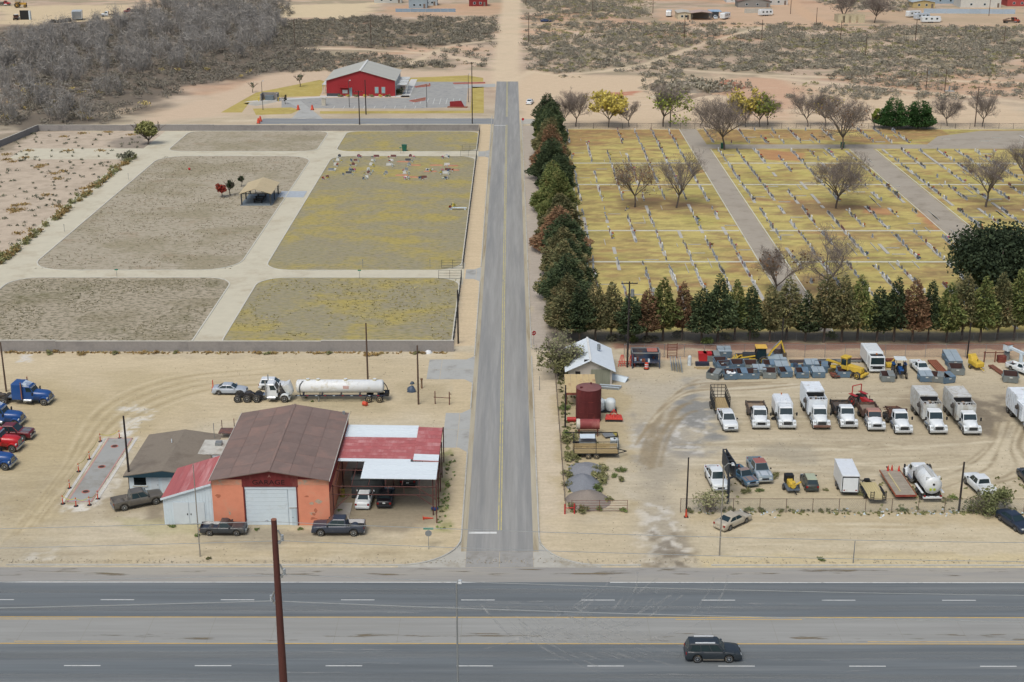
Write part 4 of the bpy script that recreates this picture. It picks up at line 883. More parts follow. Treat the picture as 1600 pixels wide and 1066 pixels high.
# ================================================================== POLES, WIRES, SIGNS
wood = mat('pole_wood',(96,76,62),rough=.95,var=.2,scale=3,stretch=(3,3,.2));dkwood = mat('tarred_pole',(52,46,44),rough=.9,var=.2);galv = mat('galvanised',(150,152,150),rough=.5,metal=.4,var=.1)
steelbrown = mat('weathering_steel',(84,44,38),rough=.75,var=.14,scale=2,stretch=(2,2,.3))
def pole(label,base,top_y,r=.15,m=None,arms=0,transformer=False,lamp=None,insul=False,name='utility_pole',cat='pole',group=None,armdir=1,foot=None):
    x,y = G(*base);h = V(base[0],top_y,y)[1];T = thing(name,label,cat,(x,y,0),0,group);m = m or wood
    MB().cyl((0,0,0),(0,0,h),r,r*.72,n=8).build('shaft',m,T)
    for k in range(arms): MB().box(-1.2,1.2,-.06,.06,h-.35-k*.9,h-.22-k*.9).build('crossarm',m,T)
    if arms:
        for k in (-1.1,-.4,.4,1.1): MB().cyl((k,0,h-.22),(k,0,h-.04),.05,n=6).build('insulator',galv,T)
    if transformer: MB().cyl((r+.3,0,h-2.2),(r+.3,0,h-1.2),.28,n=10).build('transformer',galv,T)
    if lamp:
        q = MB();q.tube([(0,0,h-.2),(armdir*lamp*.4,-.1,h+.3),(armdir*lamp,-.25,h+.35)],.045);q.build('lamp_arm',m if m is galv else galv,T)
        q = MB();q.hexa([(armdir*lamp-.18,-.5,h+.22),(armdir*lamp+.18,-.5,h+.22),(armdir*lamp+.18,.1,h+.22),(armdir*lamp-.18,.1,h+.22)],[(armdir*lamp-.12,-.42,h+.38),(armdir*lamp+.12,-.42,h+.38),(armdir*lamp+.12,.06,h+.38),(armdir*lamp-.12,.06,h+.38)]);q.build('lamp_head',mat('lamp_head',(196,198,196),rough=.5),T,bevel=.03)
    return T
# tall brown steel line pole beside the highway, with its conductors
PX,PY =-19.35,93.0
PX = V(443,1066,PY)[0]
hT = V(428,812,PY)[1]
T = thing('transmission_pole','tall brown weathering steel pole rising beside the highway','pole',(PX,PY,0))
MB().cyl((0,0,0),(0,0,hT),.40,.205,n=16).build('shaft',steelbrown,T)
MB().cyl((0,0,hT),(0,0,hT+.03),.215,n=16).build('top_cap',rusty((150,100,78),'cap_rust'),T)
cond = mat('conductor',(188,190,188),rough=.4,metal=.5)
for i,(py,side) in enumerate(((816,-1),(846,1),(899,1),(940,-1))):
    z = V(430,py,PY)[1];yy = PY+.1
    if i: b = MB();b.tube([(side*.25,0,z+.9),(side*.52,.02,z+.25),(side*.30,.05,z-.2)],.07,n=6);b.box(side*.3-.1,side*.3+.1,-.06,.16,z-.2,z);b.build('bracket',galv,T)
    b = MB()
    for k in range(4 if i else 1): b.cyl((side*.52,.02,z+.05+k*.13),(side*.52,.02,z+.12+k*.13),.12,n=8)
    b.build('insulator',mat('insulator',(168,172,172),rough=.3),T)
    x0 = PX+side*.5
    for d,(sx_,sag,dy,dz) in enumerate(((150,1.8,0,.0),(-150,1.3,0,0))):
        pts = [(x0+sx_*t,yy+dy*t,z+dz*t-sag*4*t*(1-t)) for t in np.linspace(0,1,25)]
        c_ = MB();c_.tube(pts,.022 if py != 940 else .03,n=4)
        one('power_line',c_,cond,['topmost','second highest','third highest','lowest and thickest'][i]+' power line running from the brown steel pole '+['over the tan car','toward the semi trucks'][d],'power line')
pole('slim steel lamp post in the highway by the sand corner',(716,1105),912,.09,galv,name='street_lamp',cat='street lamp',lamp=.3)
pole('slim lamp post behind the small black pickup truck',(313,870),725,.07,mat('grey_wood',(150,142,128),rough=.9),name='light_pole',cat='pole')
pole('lamp post with curved arm beside the tan sedan',(1124,868),728,.08,mat('grey_wood',(150,142,128)),name='street_lamp',cat='street lamp',lamp=.9)
pole('black pole standing at the corner of the small office',(204,768),650,.15,dkwood)
pole('brown wooden pole right behind the white tank trailer',(575,600),505,.14,wood)
pole('wooden pole standing beside the pipe rack and junk',(654,632),540,.14,wood)
pole('wooden pole beside the uppermost blue semi truck',(10,612),535,.14,wood)
pole('black pole against the new cemetery fence corner',(716,537),453,.14,dkwood)
pole('black pole in front of the rusty upright tank',(883,668),602,.12,dkwood)
pole('dark pole carrying a transformer beside the white roofed shed',(980,574),440,.15,dkwood,arms=1,transformer=True)
pole('dark pole behind the yellow backhoe',(1220,560),497,.13,dkwood)
pole('dark pole on the fence behind the yellow compressor',(1511,560),505,.13,dkwood)
pole('black pole with an orange cone at its foot',(1072,806),715,.11,dkwood)
pole('dark wooden pole next to the big shrub on the yard fence',(1498,799),722,.14,dkwood)
pole('short grey post standing in the sandy strip',(1333,880),845,.06,galv,name='marker_post')
pole('thin grey post in the sandy verge by the street',(843,610),588,.05,galv,name='marker_post')
for b,t,lab in (((461,73),32,'dark pole in the brush, backed by bare grey trees'),((580,72),30,'dark pole in the brush behind the red hall roof'),((826,67),20,'dark pole right beside the wide sandy track'),((1069,63),23,'dark pole in front of the cream trailer shed'),((1190,63),31,'brown pole in front of the far fence and house'),
      ((1275,42),12,'brown pole beside the far red dirt track'),((1313,64),32,'brown pole in front of the ruined pale house'),((1352,91),58,'reddish pole alone in the middle of the brush'),((1430,65),32,'brown pole just in front of the parked caravans'),((1568,72),42,'brown pole in front of the junk heaps'),
      ((822,8),-22,'dark pole by the far end of the sandy track'),((926,20),-16,'far pole beside the red dirt drive'),((1020,21),-14,'far pole near the white caravan'),((1235,22),-18,'far pole behind the parked caravan'),((1545,25),-6,'brown pole by the long grey blue fence')):
    pole(lab,b,t,.16,wood)
pole('grey pole carrying a pale transformer in the brush',(1446,147),105,.14,wood,transformer=True);pole('dark pole beside a small well head',(1476,143),108,.15,wood)
pole('tall brown pole between bare trees on the cemetery fence',(1523,198),135,.16,wood,arms=1);pole('dark pole standing through the half green tree',(1047,199),142,.15,dkwood)
pole('black pole on the cross road in front of the hall',(562,195),142,.17,dkwood,arms=1);pole('black pole in front of the hall windows',(572,179),125,.17,dkwood)
pole('tall black pole at the street corner of the hall',(738,194),97,.15,dkwood,arms=1)
for b,t,lab in (((546,168),127,'thin lamp post at the middle of the parking lot kerb'),((667,168),133,'thin lamp post beside the red kerb island'),((732,160),117,'thin lamp post at the parking lot exit'),((411,172),128,'thin lamp post beside the bin enclosure')):
    pole(lab,b,t,.09,mat('dark_metal',(62,64,66),rough=.6),name='parking_lamp',cat='street lamp',lamp=.5)
def sign_post(label,base,h,shape,c,cat='sign',face=1,extra=None,text=None,name='road_sign',rz=0,sz=.38):
    x,y = G(*base);T = thing(name,label,cat,(x,y,0),rz)
    MB().cyl((0,0,0),(0,0,h),.035,n=6).build('post',galv,T)
    p = MB();n = 8 if shape == 'oct' else 4
    if shape == 'oct': p.prism([(sz*math.cos(R(22.5+45*k)),h-sz+sz*math.sin(R(22.5+45*k))) for k in range(8)],'y',-.06,-.04)
    else: p.box(-sz,sz,-.06,-.04,h-sz*.7,h)
    p.build('sign_plate',mat('sign_%d_%d' % (c[0],c[1]),c,rough=.5,var=.06),T)
    if extra: MB().box(-.55,.55,-.02,.02,h+.05,h+.28).build('name_plate',mat('green_sign',(64,150,124),rough=.5),T)
    if text: lettering(text,.24,(-.33,-.065,h-sz-.09),whp,T)
    return T
def lettering(txt,size,loc,m,parent,depth=.004,name='lettering',sxs=1.0):
    cu = bpy.data.curves.new(name,'FONT');cu.body = txt;cu.size = size;cu.extrude = depth;o = bpy.data.objects.new(name,cu);col.objects.link(o)
    me = bpy.data.meshes.new_from_object(o);bpy.data.objects.remove(o);me.materials.clear();me.materials.append(m)
    for v in me.vertices: v.co = Vector((v.co.x*sxs,v.co.y,v.co.z))
    t = bpy.data.objects.new(name,me);link(t,parent);t.location = loc;t.rotation_euler = (R(90),0,0);return t
sign_post('grey back of a stop sign with green street name plate',(670,858),2.3,'oct',(136,138,136),extra=True)
sign_post('red stop sign standing at the kerb near the conifers',(834,538),2.2,'oct',(166,42,44),text='STOP',rz=R(30))
sign_post('small red sign at the far street corner',(817,196),2.1,'oct',(190,40,44))
# chain-link fencing
cl_ = bpy.data.materials.new('chain_link');cl_.use_nodes = True;N = cl_.node_tree.nodes;L = cl_.node_tree.links;b_ = N['Principled BSDF'];b_.inputs['Base Color'].default_value = (*lin((132,132,128)),1);b_.inputs['Roughness'].default_value = .6
tr = N.new('ShaderNodeBsdfTransparent');mxs = N.new('ShaderNodeMixShader');tc = N.new('ShaderNodeTexCoord');prev = None
for sg in (1,-1):
    mp = N.new('ShaderNodeMapping');mp.inputs['Rotation'].default_value = (0,R(45*sg),0);L.new(tc.outputs['Object'],mp.inputs[0]);wv = N.new('ShaderNodeTexWave');wv.inputs['Scale'].default_value = 2.2;wv.bands_direction = 'X';L.new(mp.outputs[0],wv.inputs[0])
    gt = N.new('ShaderNodeMath');gt.operation = 'GREATER_THAN';gt.inputs[1].default_value = .975;L.new(wv.outputs['Fac'],gt.inputs[0])
    if prev is None: prev = gt
    else: mx_ = N.new('ShaderNodeMath');mx_.operation = 'MAXIMUM';L.new(prev.outputs[0],mx_.inputs[0]);L.new(gt.outputs[0],mx_.inputs[1]);prev = mx_
L.new(prev.outputs[0],mxs.inputs[0]);L.new(tr.outputs[0],mxs.inputs[1]);L.new(b_.outputs[0],mxs.inputs[2]);L.new(mxs.outputs[0],N['Material Output'].inputs[0])
_post = {}
def chain_fence(label,p0,p1,h=1.9,step=3.0,m=None,r=.035,rail=True,name='chain_link_fence',mesh_m=None):
    m = m or galv;a,b = Vector((*p0,0)),Vector((*p1,0));Ln = (b-a).length;rz = math.atan2(b.y-a.y,b.x-a.x)
    T = thing(name,label,'fence',(a.x,a.y,0),rz);n = max(1,round(Ln/step))
    key = (h,r,m.name)
    if key not in _post: _post[key] = MB().cyl((0,0,0),(0,0,h+.05),r,n=6).mesh('post',m)
    for k in range(n+1): o = bpy.data.objects.new('post',_post[key]);o.location = (Ln*k/n,0,0);link(o,T)
    if rail: MB().cyl((0,0,h),(Ln,0,h),r*.7,n=5).build('top_rail',m,T)
    f = MB();f.add([(0,.03,.03),(Ln,.03,.03),(Ln,.03,h),(0,.03,h)],[(0,1,2,3)]);f.build('wire_mesh',mesh_m or cl_,T);return T
rustpost = mat('rusty_post',(112,92,78),rough=.85,var=.2)
chain_fence('chain link fence with rusty top rail along the sandy strip',G(1063,801),(G(1640,801)[0],G(1063,801)[1]),1.75,3.1,rustpost)
chain_fence('sagging wire fence between the street verge and the junk',(5.95,G(878,800)[1]),(6.0,205),1.5,3.0,rustpost)
chain_fence('tall chain link fence behind the backhoe and dumpsters',(G(975,559)[0],201.7),(92,201.7),2.1,3.05,galv)
chain_fence('low wire fence under the row of conifers',(13,209.5),(92,209.5),1.3,3.5,galv,r=.03)
chain_fence('chain link fence along the far edge of the old cemetery',(14,391.2),(178,391.2),1.5,4.0,mat('dark_metal',(62,64,66)),r=.045)
dkm = mat('dark_metal',(62,64,66));
for a,b,nm in ((206,243.2,'dark iron fence beside the street, south of the cemetery gate'),(250.2,352.2,'dark iron fence beside the street, between the two cemetery gates'),(359.8,386.5,'dark iron fence beside the street, next to the far wall')):
    T = thing('iron_fence',nm,'fence',(-9.3,a,0),R(90));n = round((b-a)/2.4)
    key = ('iron',)
    if key not in _post: _post[key] = MB().box(-.04,.04,-.04,.04,0,1.85).mesh('post',dkm)
    for k in range(n+1): o = bpy.data.objects.new('post',_post[key]);o.location = ((b-a)*k/n,0,0);link(o,T)
    for z in (.2,1.6): MB().box(0,b-a,-.025,.025,z,z+.05).build('rail',dkm,T)
    pk = MB()
    for k in range(int((b-a)/.4)): x = .2+k*.4;pk.box(x-.012,x+.012,-.012,.012,.1,1.75)
    q = pk.build('picket',dkm,T,fix=False);q['kind'] = 'stuff'
def pipe_gate(label,p,w_,h,rz,m=dkm,name='gate',bars=4):
    T = thing(name,label,'gate',(*p,0),rz);f = MB()
    for x in (0,w_/2,w_): f.cyl((x,0,.1),(x,0,h),.03,n=5)
    f.build('upright',m,T)
    for k in range(bars): z = .15+(h-.2)*k/(bars-1);MB().cyl((0,0,z),(w_,0,z),.025,n=5).build('bar',m,T)
    return T
for y,h,nm in ((242.9,1.7,'south entrance'),(352.0,1.7,'north entrance')):
    pipe_gate('dark open gate leaf swung in on the near side of the %s' % nm,(-13.4,y+.5),4,h,0);pipe_gate('dark open gate leaf swung in on the far side of the %s' % nm,(-13.2,y+7.3),4,h,0)
# ================================================================== LEFT LOT
blockw = mat('block_wall',(150,143,137),rough=.95,var=.10,scale=2.5,stain=(132,126,122),stain_amt=.5,stain_scale=.3,bump=.3);capm = mat('wall_cap',(196,190,176),rough=.9,var=.08)
def wall(label,p0,p1,h,wd=.2,name='block_wall',segs=4):
    a,b = Vector((*p0,0)),Vector((*p1,0));Ln = (b-a).length;T = thing(name,label,'wall',(a.x,a.y,0),math.atan2(b.y-a.y,b.x-a.x))
    for k in range(segs):
        dz = .12*(k % 3 == 1);x0,x1 = Ln*k/segs,Ln*(k+1)/segs-.01
        MB().box(x0,x1,-wd/2,wd/2,0,h+dz).build('wall_panel',blockw,T);MB().box(x0,x1,-wd/2-.04,wd/2+.04,h+dz,h+dz+.08).build('cap',capm,T)
    return T
WY = 204.4
wall('long grey block wall behind the truck lot',(-110,WY),(-9.1,WY),1.62,segs=5)
wall('far grey block wall along the cross road',(-130.5,387.9),(-9.6,387.9),1.55,segs=5)
wall('grey block wall on the west side of the rough sandy field',(-130.5,387.8),(-139,317),1.6,segs=3)
# ---------------- garage
gx0,gx1,gy0,gy1,ez,rzz =-33.75,-20.65,145.0,164.5,5.7,6.85;gm = (gx0+gx1)/2
T = thing('garage','large orange garage with brown sheet metal roof and white roll door','garage',(gm,gy0,0));gw = (gx1-gx0)/2;gd = gy1-gy0
orange = mat('orange_stucco',(230,144,110),rough=.92,var=.1,scale=.7,stain=(214,150,118),stain_amt=.45,stain_scale=.7);dkred = mat('dark_red_sheet',(112,38,38),rough=.8,var=.2,scale=2,stretch=(1,1,.3),stain=(142,84,72),stain_amt=.35)
redtrim = mat('red_trim',(150,40,42),rough=.7,var=.12);whs = mat('white_sheet',(210,220,224),rough=.6,var=.04,scale=2,stain=(196,202,202),stain_amt=.2)
xa,xb =-30.25-gm,-24.2-gm;dt = 4.75
for x0,x1 in ((-gw,xa),(xb,gw)):
    fw = MB().box(x0,x1,0,.3,0,ez-.05).build('front_wall',orange,T);rw = random.Random(int(x1*10));MB().box(x0+.02,x1-.02,-.02,0,ez-.75,ez-.1).build('bond_beam',mat('bond_beam',(216,148,116),rough=.95,var=.12,stain=(168,160,140),stain_amt=.7 if x1>0 else .5,stain_scale=1.4),fw)
    for k in range(7 if x1>0 else 2):
        a = rw.uniform(x0+.2,x1-1.0);z = rw.uniform(.3,4.4);n_ = 9;w1,h1 = rw.uniform(.15,.45),rw.uniform(.1,.3)
        MB().prism([(a+.4+w1*math.cos(6.283*q/n_)*rw.uniform(.5,1.2),z+h1*math.sin(6.283*q/n_)*rw.uniform(.5,1.2)) for q in range(n_)],'y',-.008-k*.001,0).build('paint_patch',mat('bare_patch',(182,162,138),rough=.95,var=.2,scale=4) if k % 3 == 0 else mat('rust_patch',(190,112,82),rough=.95,var=.25,scale=3),fw)
MB().box(-gw,-gw+.3,.31,gd,0,ez-.05).build('side_wall',orange,T);MB().box(gw-.3,gw,.31,gd,0,ez-.05).build('side_wall',orange,T);MB().box(-gw+.31,gw-.31,gd-.3,gd,0,ez-.05).build('back_wall',orange,T)
def roofz(x): return ez+(rzz-ez)*(1-abs(x)/(gw+.15))
g = MB();g.prism([(xa-.1,dt),(xb+.1,dt),(xb+.1,roofz(xb)-.1),(0,rzz-.1),(xa-.1,roofz(xa)-.1)],'y',-.05,.0);g.prism([(-gw,ez-.04),(xa-.11,ez-.04),(xa-.11,roofz(xa)-.1),(-gw,ez)],'y',-.03,.25);g.prism([(xb+.11,ez-.04),(gw,ez-.04),(gw,ez),(xb+.11,roofz(xb)-.1)],'y',-.03,.25)
gab = g.build('gable',dkred,T)
lettering('GARAGE',.78,(-2.0,-.06,dt+.3),mat('faded_black',(30,18,20),rough=.9,var=.5,scale=3),gab,sxs=1.2)
lettering('A',.5,(-.2,-.06,dt+1.15),mat('faded_cream',(170,120,108),rough=.9),gab)
for x in (xa,xb-.12): MB().box(x,x+.14,-.06,.0,0,dt).build('door_jamb',dkred,T)
rb = MB();rb.box(gw,gw+.05,.2,gd,ez-1.7,ez-.02);rb.build('side_cladding',redtrim,T)
dx0,dx1,dx2 = xa+.15,-25.3-gm,xb-.14
door = MB().box(dx0,dx1,.12,.18,0,dt-.35).build('roll_door',whs,T)
for k in range(9): z = .02+k*(dt-.4)/9;MB().box(dx0+.05,dx1-.05,.07,.125,z,z+(dt-.4)/9-.014).build('door_slat',whs,door)
MB().box(dx0,dx2,.02,.16,dt-.34,dt-.005).build('door_header',whs,T);MB().box(dx1+.03,dx2,.08,.16,0,dt-.35).build('white_panel',whs,T)
wd = MB().box(dx1+.35,dx2-.08,.0,.07,0,2.05).build('side_door',mat('pale_blue_door',(186,200,206),rough=.5,var=.05),T);MB().box(dx1+.42,dx1+.5,-.04,0,.95,1.05).build('handle',mchrome(),wd);MB().box(dx1+.1,dx2,.0,.07,2.08,2.2).build('door_lintel',conc,T)
roofm = mat('brown_sheet_roof',(130,109,99),rough=.75,var=.11,scale=.8,stain=(146,116,103),stain_amt=.5,stain_scale=.3,rnd=.06)
MB().hexa([(-gw-.15,-.5,ez-.05),(0,-.5,rzz-.05),(0,gd+.3,rzz-.05),(-gw-.15,gd+.3,ez-.05)],[(-gw-.15,-.5,ez),(0,-.5,rzz),(0,gd+.3,rzz),(-gw-.15,gd+.3,ez)]).build('roof',roofm,T)
MB().hexa([(0,-.5,rzz-.05),(gw+.15,-.5,ez-.05),(gw+.15,gd+.3,ez-.05),(0,gd+.3,rzz-.05)],[(0,-.5,rzz),(gw+.15,-.5,ez),(gw+.15,gd+.3,ez),(0,gd+.3,rzz)]).build('roof',roofm,T)
rg = random.Random(2);ny,nx = 7,3
for s in (-1,1):
    for i in range(nx):
        for j in range(ny):
            y0 =-.5+(gd+.8)*j/ny;y1 =-.5+(gd+.8)*(j+1)/ny-.03;a,b = i/nx,(i+1)/nx;off = .02+.012*rg.random()+.006*(nx-i)
            P = lambda f,y: (s*(gw+.15)*f,y,rzz+(ez-rzz)*f+off)
            q = [P(a+.002,y0),P(b-.003,y0),P(b-.003,y1),P(a+.002,y1)]
            MB().slab(q if s>0 else [q[1],q[0],q[3],q[2]],.015).build('roof_panel',roofm,T,fix=False)
MB().box(-.14,.14,-.52,gd+.32,rzz+.02,rzz+.085).build('ridge_cap',roofm,T);MB().box(gw-.6,gw-.3,gd-.5,gd-.2,ez+.1,ez+.5).build('roof_vent',galv,T)
for s in (-1,1): MB().box(s*(gw+.17)-.03,s*(gw+.17)+.03,-.52,gd+.32,ez-.1,ez+.06).build('eave_trim',capm,T)
# ---------------- white lean-to shed
sx0,sx1 = V(258,822,145.2)[0],gx0-.05;zl_,zr_ = V(252,779,145.0)[1],V(333,756,145.0)[1];sy1 = G(285,733,zl_)[1]
T = thing('lean_to_shed','white sheet metal lean-to with red sloping roof beside the garage','shed',(sx0,145.2,0));W_ = sx1-sx0;D_ = sy1-145.2
g = MB();g.prism([(0,0),(W_,0),(W_,zr_-.1),(0,zl_-.1)],'y',0,.12);g.build('front_wall',whs,T);MB().box(0,.12,.13,D_,0,zl_-.12).build('side_wall',whs,T)
g = MB();g.prism([(.13,0),(W_,0),(W_,zr_-.1),(.13,zl_-.1)],'y',D_-.12,D_);g.build('back_wall',whs,T)
rb = MB()
for k in range(17): x = .15+k*W_/17;rb.box(x,x+.05,-.03,0,0,zl_-.12+(zr_-zl_)*x/W_)
rb.build('sheet_rib',whs,T)
for k in range(2):
    x0 = W_*(.2+.32*k);dr = MB().box(x0,x0+W_*.31,-.07,-.035,.1,2.75).build('door',mat('white_door',(206,212,214),rough=.6,var=.05),T);MB().box(x0+(W_*.27 if k == 0 else W_*.02),x0+(W_*.29 if k == 0 else W_*.04),-.1,-.07,1.2,1.4).build('handle',mblack(),dr)
redr = mat('faded_red_roof',(182,98,96),rough=.65,var=.12,scale=1.2,stretch=(1,.15,1),stain=(204,142,138),stain_amt=.5,stain_scale=.5,rnd=.05)
for k in range(6):
    f0,f1 = k/6,(k+1)/6-.004;zz = lambda f: zl_+(zr_-zl_)*f+.02+.004*(k % 2)
    q = [(-.15+(W_+.15)*f0,-.25,zz(f0)),(-.15+(W_+.15)*f1,-.25,zz(f1)),(-.15+(W_+.15)*f1,D_+.2,zz(f1)),(-.15+(W_+.15)*f0,D_+.2,zz(f0))]
    MB().slab(q,.04).build('roof_panel',redr,T)
MB().hexa([(-.2,-.3,zl_-.2),(W_,-.3,zr_-.2),(W_,-.26,zr_-.2),(-.2,-.26,zl_-.2)],[(-.2,-.3,zl_+.05),(W_,-.3,zr_+.05),(W_,-.26,zr_+.05),(-.2,-.26,zl_+.05)]).build('fascia',whs,T)
# ---------------- office
oy0 = 153.6;ox0,ox1 = V(203,765,oy0)[0],V(312,765,oy0)[0];oz = V(240,741,oy0)[1];oy1 = G(270,682,oz)[1]
T = thing('office','small office with dull brown shingle roof and teal fascia','building',(ox0,oy0,0));W_ = ox1-ox0;D_ = oy1-oy0;om = W_/2
MB().box(0,W_,0,.2,0,oz).build('front_wall',whs,T);MB().box(0,.2,.21,D_,0,oz).build('side_wall',whs,T);MB().box(W_-.2,W_,.21,D_,0,oz).build('side_wall',whs,T);MB().box(.21,W_-.21,D_-.2,D_,0,oz).build('back_wall',whs,T)
teal = mat('teal_trim',(32,62,74),rough=.6);shing = mat('shingle',(134,122,106),rough=.95,var=.10,scale=5,stain=(118,106,92),stain_amt=.5,stain_scale=.4);pk = .75
for s in (-1,1):
    xe = om+s*(om+.5);q = [(xe,-.6,oz+.05),(om,-.6,oz+pk),(om,D_+.5,oz+pk),(xe,D_+.5,oz+.05)]
    MB().slab(q if s<0 else [q[1],q[0],q[3],q[2]],.1).build('roof_slope',shing,T)
MB().prism([(-.5,oz-.18),(W_+.5,oz-.18),(W_+.5,oz-.06),(om,oz+pk-.12),(-.5,oz-.06)],'y',-.58,-.5).build('fascia',teal,T)
w_ = MB().box(.5,2.1,-.06,.0,.95,2.2).build('window_frame',whs,T);MB().box(.58,2.02,-.075,-.061,1.03,2.12).build('pane',mat('dark_pane',(22,28,30),rough=.1),w_);MB().box(.42,2.18,-.14,-.0,.85,.94).build('window_sill',capm,T)
d_ = MB().box(2.6,3.5,-.05,0,0,2.1).build('door',mat('white_door',(206,212,214)),T);MB().box(3.35,3.42,-.1,-.05,1,1.1).build('handle',mchrome(),d_);MB().box(3.9,W_-1,-.05,0,.3,2.2).build('shutter',mat('white_door',(206,212,214)),T)
MB().cyl((om-.8,D_*.7,oz+.4),(om-.8,D_*.7,oz+1.1),.06).build('vent_pipe',whs,T);MB().cyl((W_-.2,D_-1,oz),(W_-.2,D_-1,oz+2.2),.04).build('antenna_mast',galv,T)
# flat link building between office and garage
lx,ly = G(348,700,2.6);T = thing('link_building','low white flat roofed room squeezed behind the red lean-to','building',(lx,ly,0));MB().box(-3.0,1.4,-2,2.2,0,2.6).build('wall',whs,T);MB().box(-3.1,1.5,-2.1,2.3,2.6,2.72).build('roof',mat('flat_white_roof',(196,192,180),rough=.9,stain=(160,152,138),stain_amt=.5),T)
MB().box(-1.0,-.2,.3,1.1,2.72,3.15).build('air_conditioner',galv,T,bevel=.03)
o = one('rusty_table',MB().box(-1.1,1.1,-.9,.9,.75,.85).cyl((-.9,-.7,0),(-.9,-.7,.75),.05).cyl((.9,-.7,0),(.9,-.7,.75),.05).cyl((-.9,.7,0),(-.9,.7,2.0),.05).cyl((.7,.7,0),(.7,.7,2.2),.05),rusty((110,84,80),'table_rust'),'rusty steel work table behind the garage corner','table',G(357,682))
# ---------------- carport
T = thing('carport','open steel carport roofed with red and white metal sheets','carport',(0,0,0));cz = 4.9
pipe = mat('maroon_pipe',(92,52,46),rough=.75,var=.2,stain=(130,84,66),stain_amt=.4);wsh = mat('white_roof_sheet',(226,232,232),rough=.5,var=.04,scale=1.5,rnd=.02);xl,xr = gx1+.2,-8.75
ys = [G(600,p,cz)[1] for p in (748,721,716.5,683,664)]
def sheets(x0,x1,y0,y1,n,m,dz=0.0):
    for k in range(n):
        a,b = y0+(y1-y0)*k/n,y0+(y1-y0)*(k+1)/n-.012
        MB().hexa([(x0,a,cz+dz),(x1,a,cz+dz-.12),(x1,b,cz+dz-.12),(x0,b,cz+dz)],[(x0,a,cz+dz+.03),(x1,a,cz+dz-.09),(x1,b,cz+dz-.09),(x0,b,cz+dz+.03)]).build('roof_sheet',m,T)
        rbm = MB();rbm.hexa([(x0,a,cz+dz+.03),(x1,a,cz+dz-.09),(x1,a+.06,cz+dz-.09),(x0,a+.06,cz+dz+.03)],[(x0,a,cz+dz+.06),(x1,a,cz+dz-.06),(x1,a+.05,cz+dz-.06),(x0,a+.05,cz+dz+.06)]);rbm.build('sheet_rib',m,T)
xs1 =-11.7
sheets(-17.3,xr,ys[0],ys[1],4,wsh);sheets(xl,-12.0,ys[1],ys[2],1,wsh,.02);sheets(xl,xs1-.02,ys[2],ys[3],7,redr);sheets(xl,xs1-.02,ys[3],ys[4],4,wsh,.01)
yr = [G(670,p,cz)[1] for p in (724,720,710,668)]
sheets(xs1,xr,ys[1]+.02,yr[1],1,redr,.05);sheets(xs1,xr,yr[1],yr[2],2,wsh,.05);sheets(xs1,xr,yr[2],yr[3],7,redr,.05)
fy = 145.6;by = ys[4]-.3
for x,y in [(xr+.05,fy),(xr+.05,fy+4.2),(xr+.05,fy+8.4),(xr+.05,fy+12.4),(xr+.05,by),(xr-.45,fy+2),(xl+.15,fy),(xl+.15,fy+9),(-14.3,fy+9),(-14.3,by)]:
    MB().cyl((x,y,0),(x,y,cz-.2),.07,n=8).build('post',pipe,T)
for y,z in ((fy,cz-.35),(fy,cz-1.35),(fy+4.2,cz-.25),(fy+9,cz-.25),(by,cz-.25)): MB().cyl((xl,y,z),(xr+.1,y,z-.1),.055,n=6).build('beam',pipe,T)
for x in np.linspace(xl+.4,xr,7): MB().cyl((x,fy,cz-.22),(x,by,cz-.2),.045,n=6).build('purlin',pipe,T)
for a,b in (((xr,fy,cz-3.0),(xr-2.2,fy,cz-1.4)),((xr,fy,cz-2.0),(xr-2.2,fy,cz-.4)),((xl+.15,fy,1.6),(xl+2.0,fy,cz-1.4)),((xr+.05,fy,2.6),(xr+.05,fy+2,cz-.3)),((xr+.05,fy+4.2,2.4),(xr+.05,fy+6.5,cz-.3))): MB().cyl(a,b,.05,n=6).build('brace',pipe,T)
for k in range(6): x = xl+1+k*(xr-xl-1)/6;MB().cyl((x,fy,cz-1.38),(x,fy,cz-.4),.03,n=5).build('strut',pipe,T)
# under the carport
cy_ = 152.0;cxa,cxb = V(549,766,cy_)[0],V(597,766,cy_)[0]
T = thing('steel_cabin','dark grey windowless steel cabin under the carport','cabin',((cxa+cxb)/2,cy_,0));hw_ = (cxb-cxa)/2;dgm = mat('dark_grey_sheet',(66,70,70),rough=.7,var=.1)
MB().box(-hw_,hw_,0,3.0,.1,2.4).build('body',dgm,T);
for k in range(4): x =-hw_+.1+k*hw_*.5;MB().box(x,x+hw_*.48,-.035,0,.2,2.3).build('wall_panel',dgm,T)
MB().box(-hw_-.06,hw_+.06,-.06,3.06,2.4,2.5).build('roof',dgm,T);MB().box(-hw_,hw_,.2,2.8,0,.1).build('skid',mblack(),T)
o = thing('oil_drum','yellow oil drum by the garage side wall','drum',G(535,776));MB().cyl((0,0,0),(0,0,.88),.29,n=14).build('drum_body',mat('drum_yellow',(176,160,60),rough=.5,stain=(90,80,60)),o)
for z in (.02,.3,.6,.86): MB().cyl((0,0,z),(0,0,z+.03),.31,n=14).build('hoop',mat('drum_yellow',(176,160,60)),o)
one('concrete_ramp',MB().hexa([(-.8,-2.2,0),(.8,-2.2,0),(.8,2.2,0),(-.8,2.2,0)],[(-.8,-2.2,.05),(.8,-2.2,.05),(.8,2.2,.12),(-.8,2.2,.12)]),conc2,'pale concrete ramp beside the garage under the carport','ramp',G(537,800))
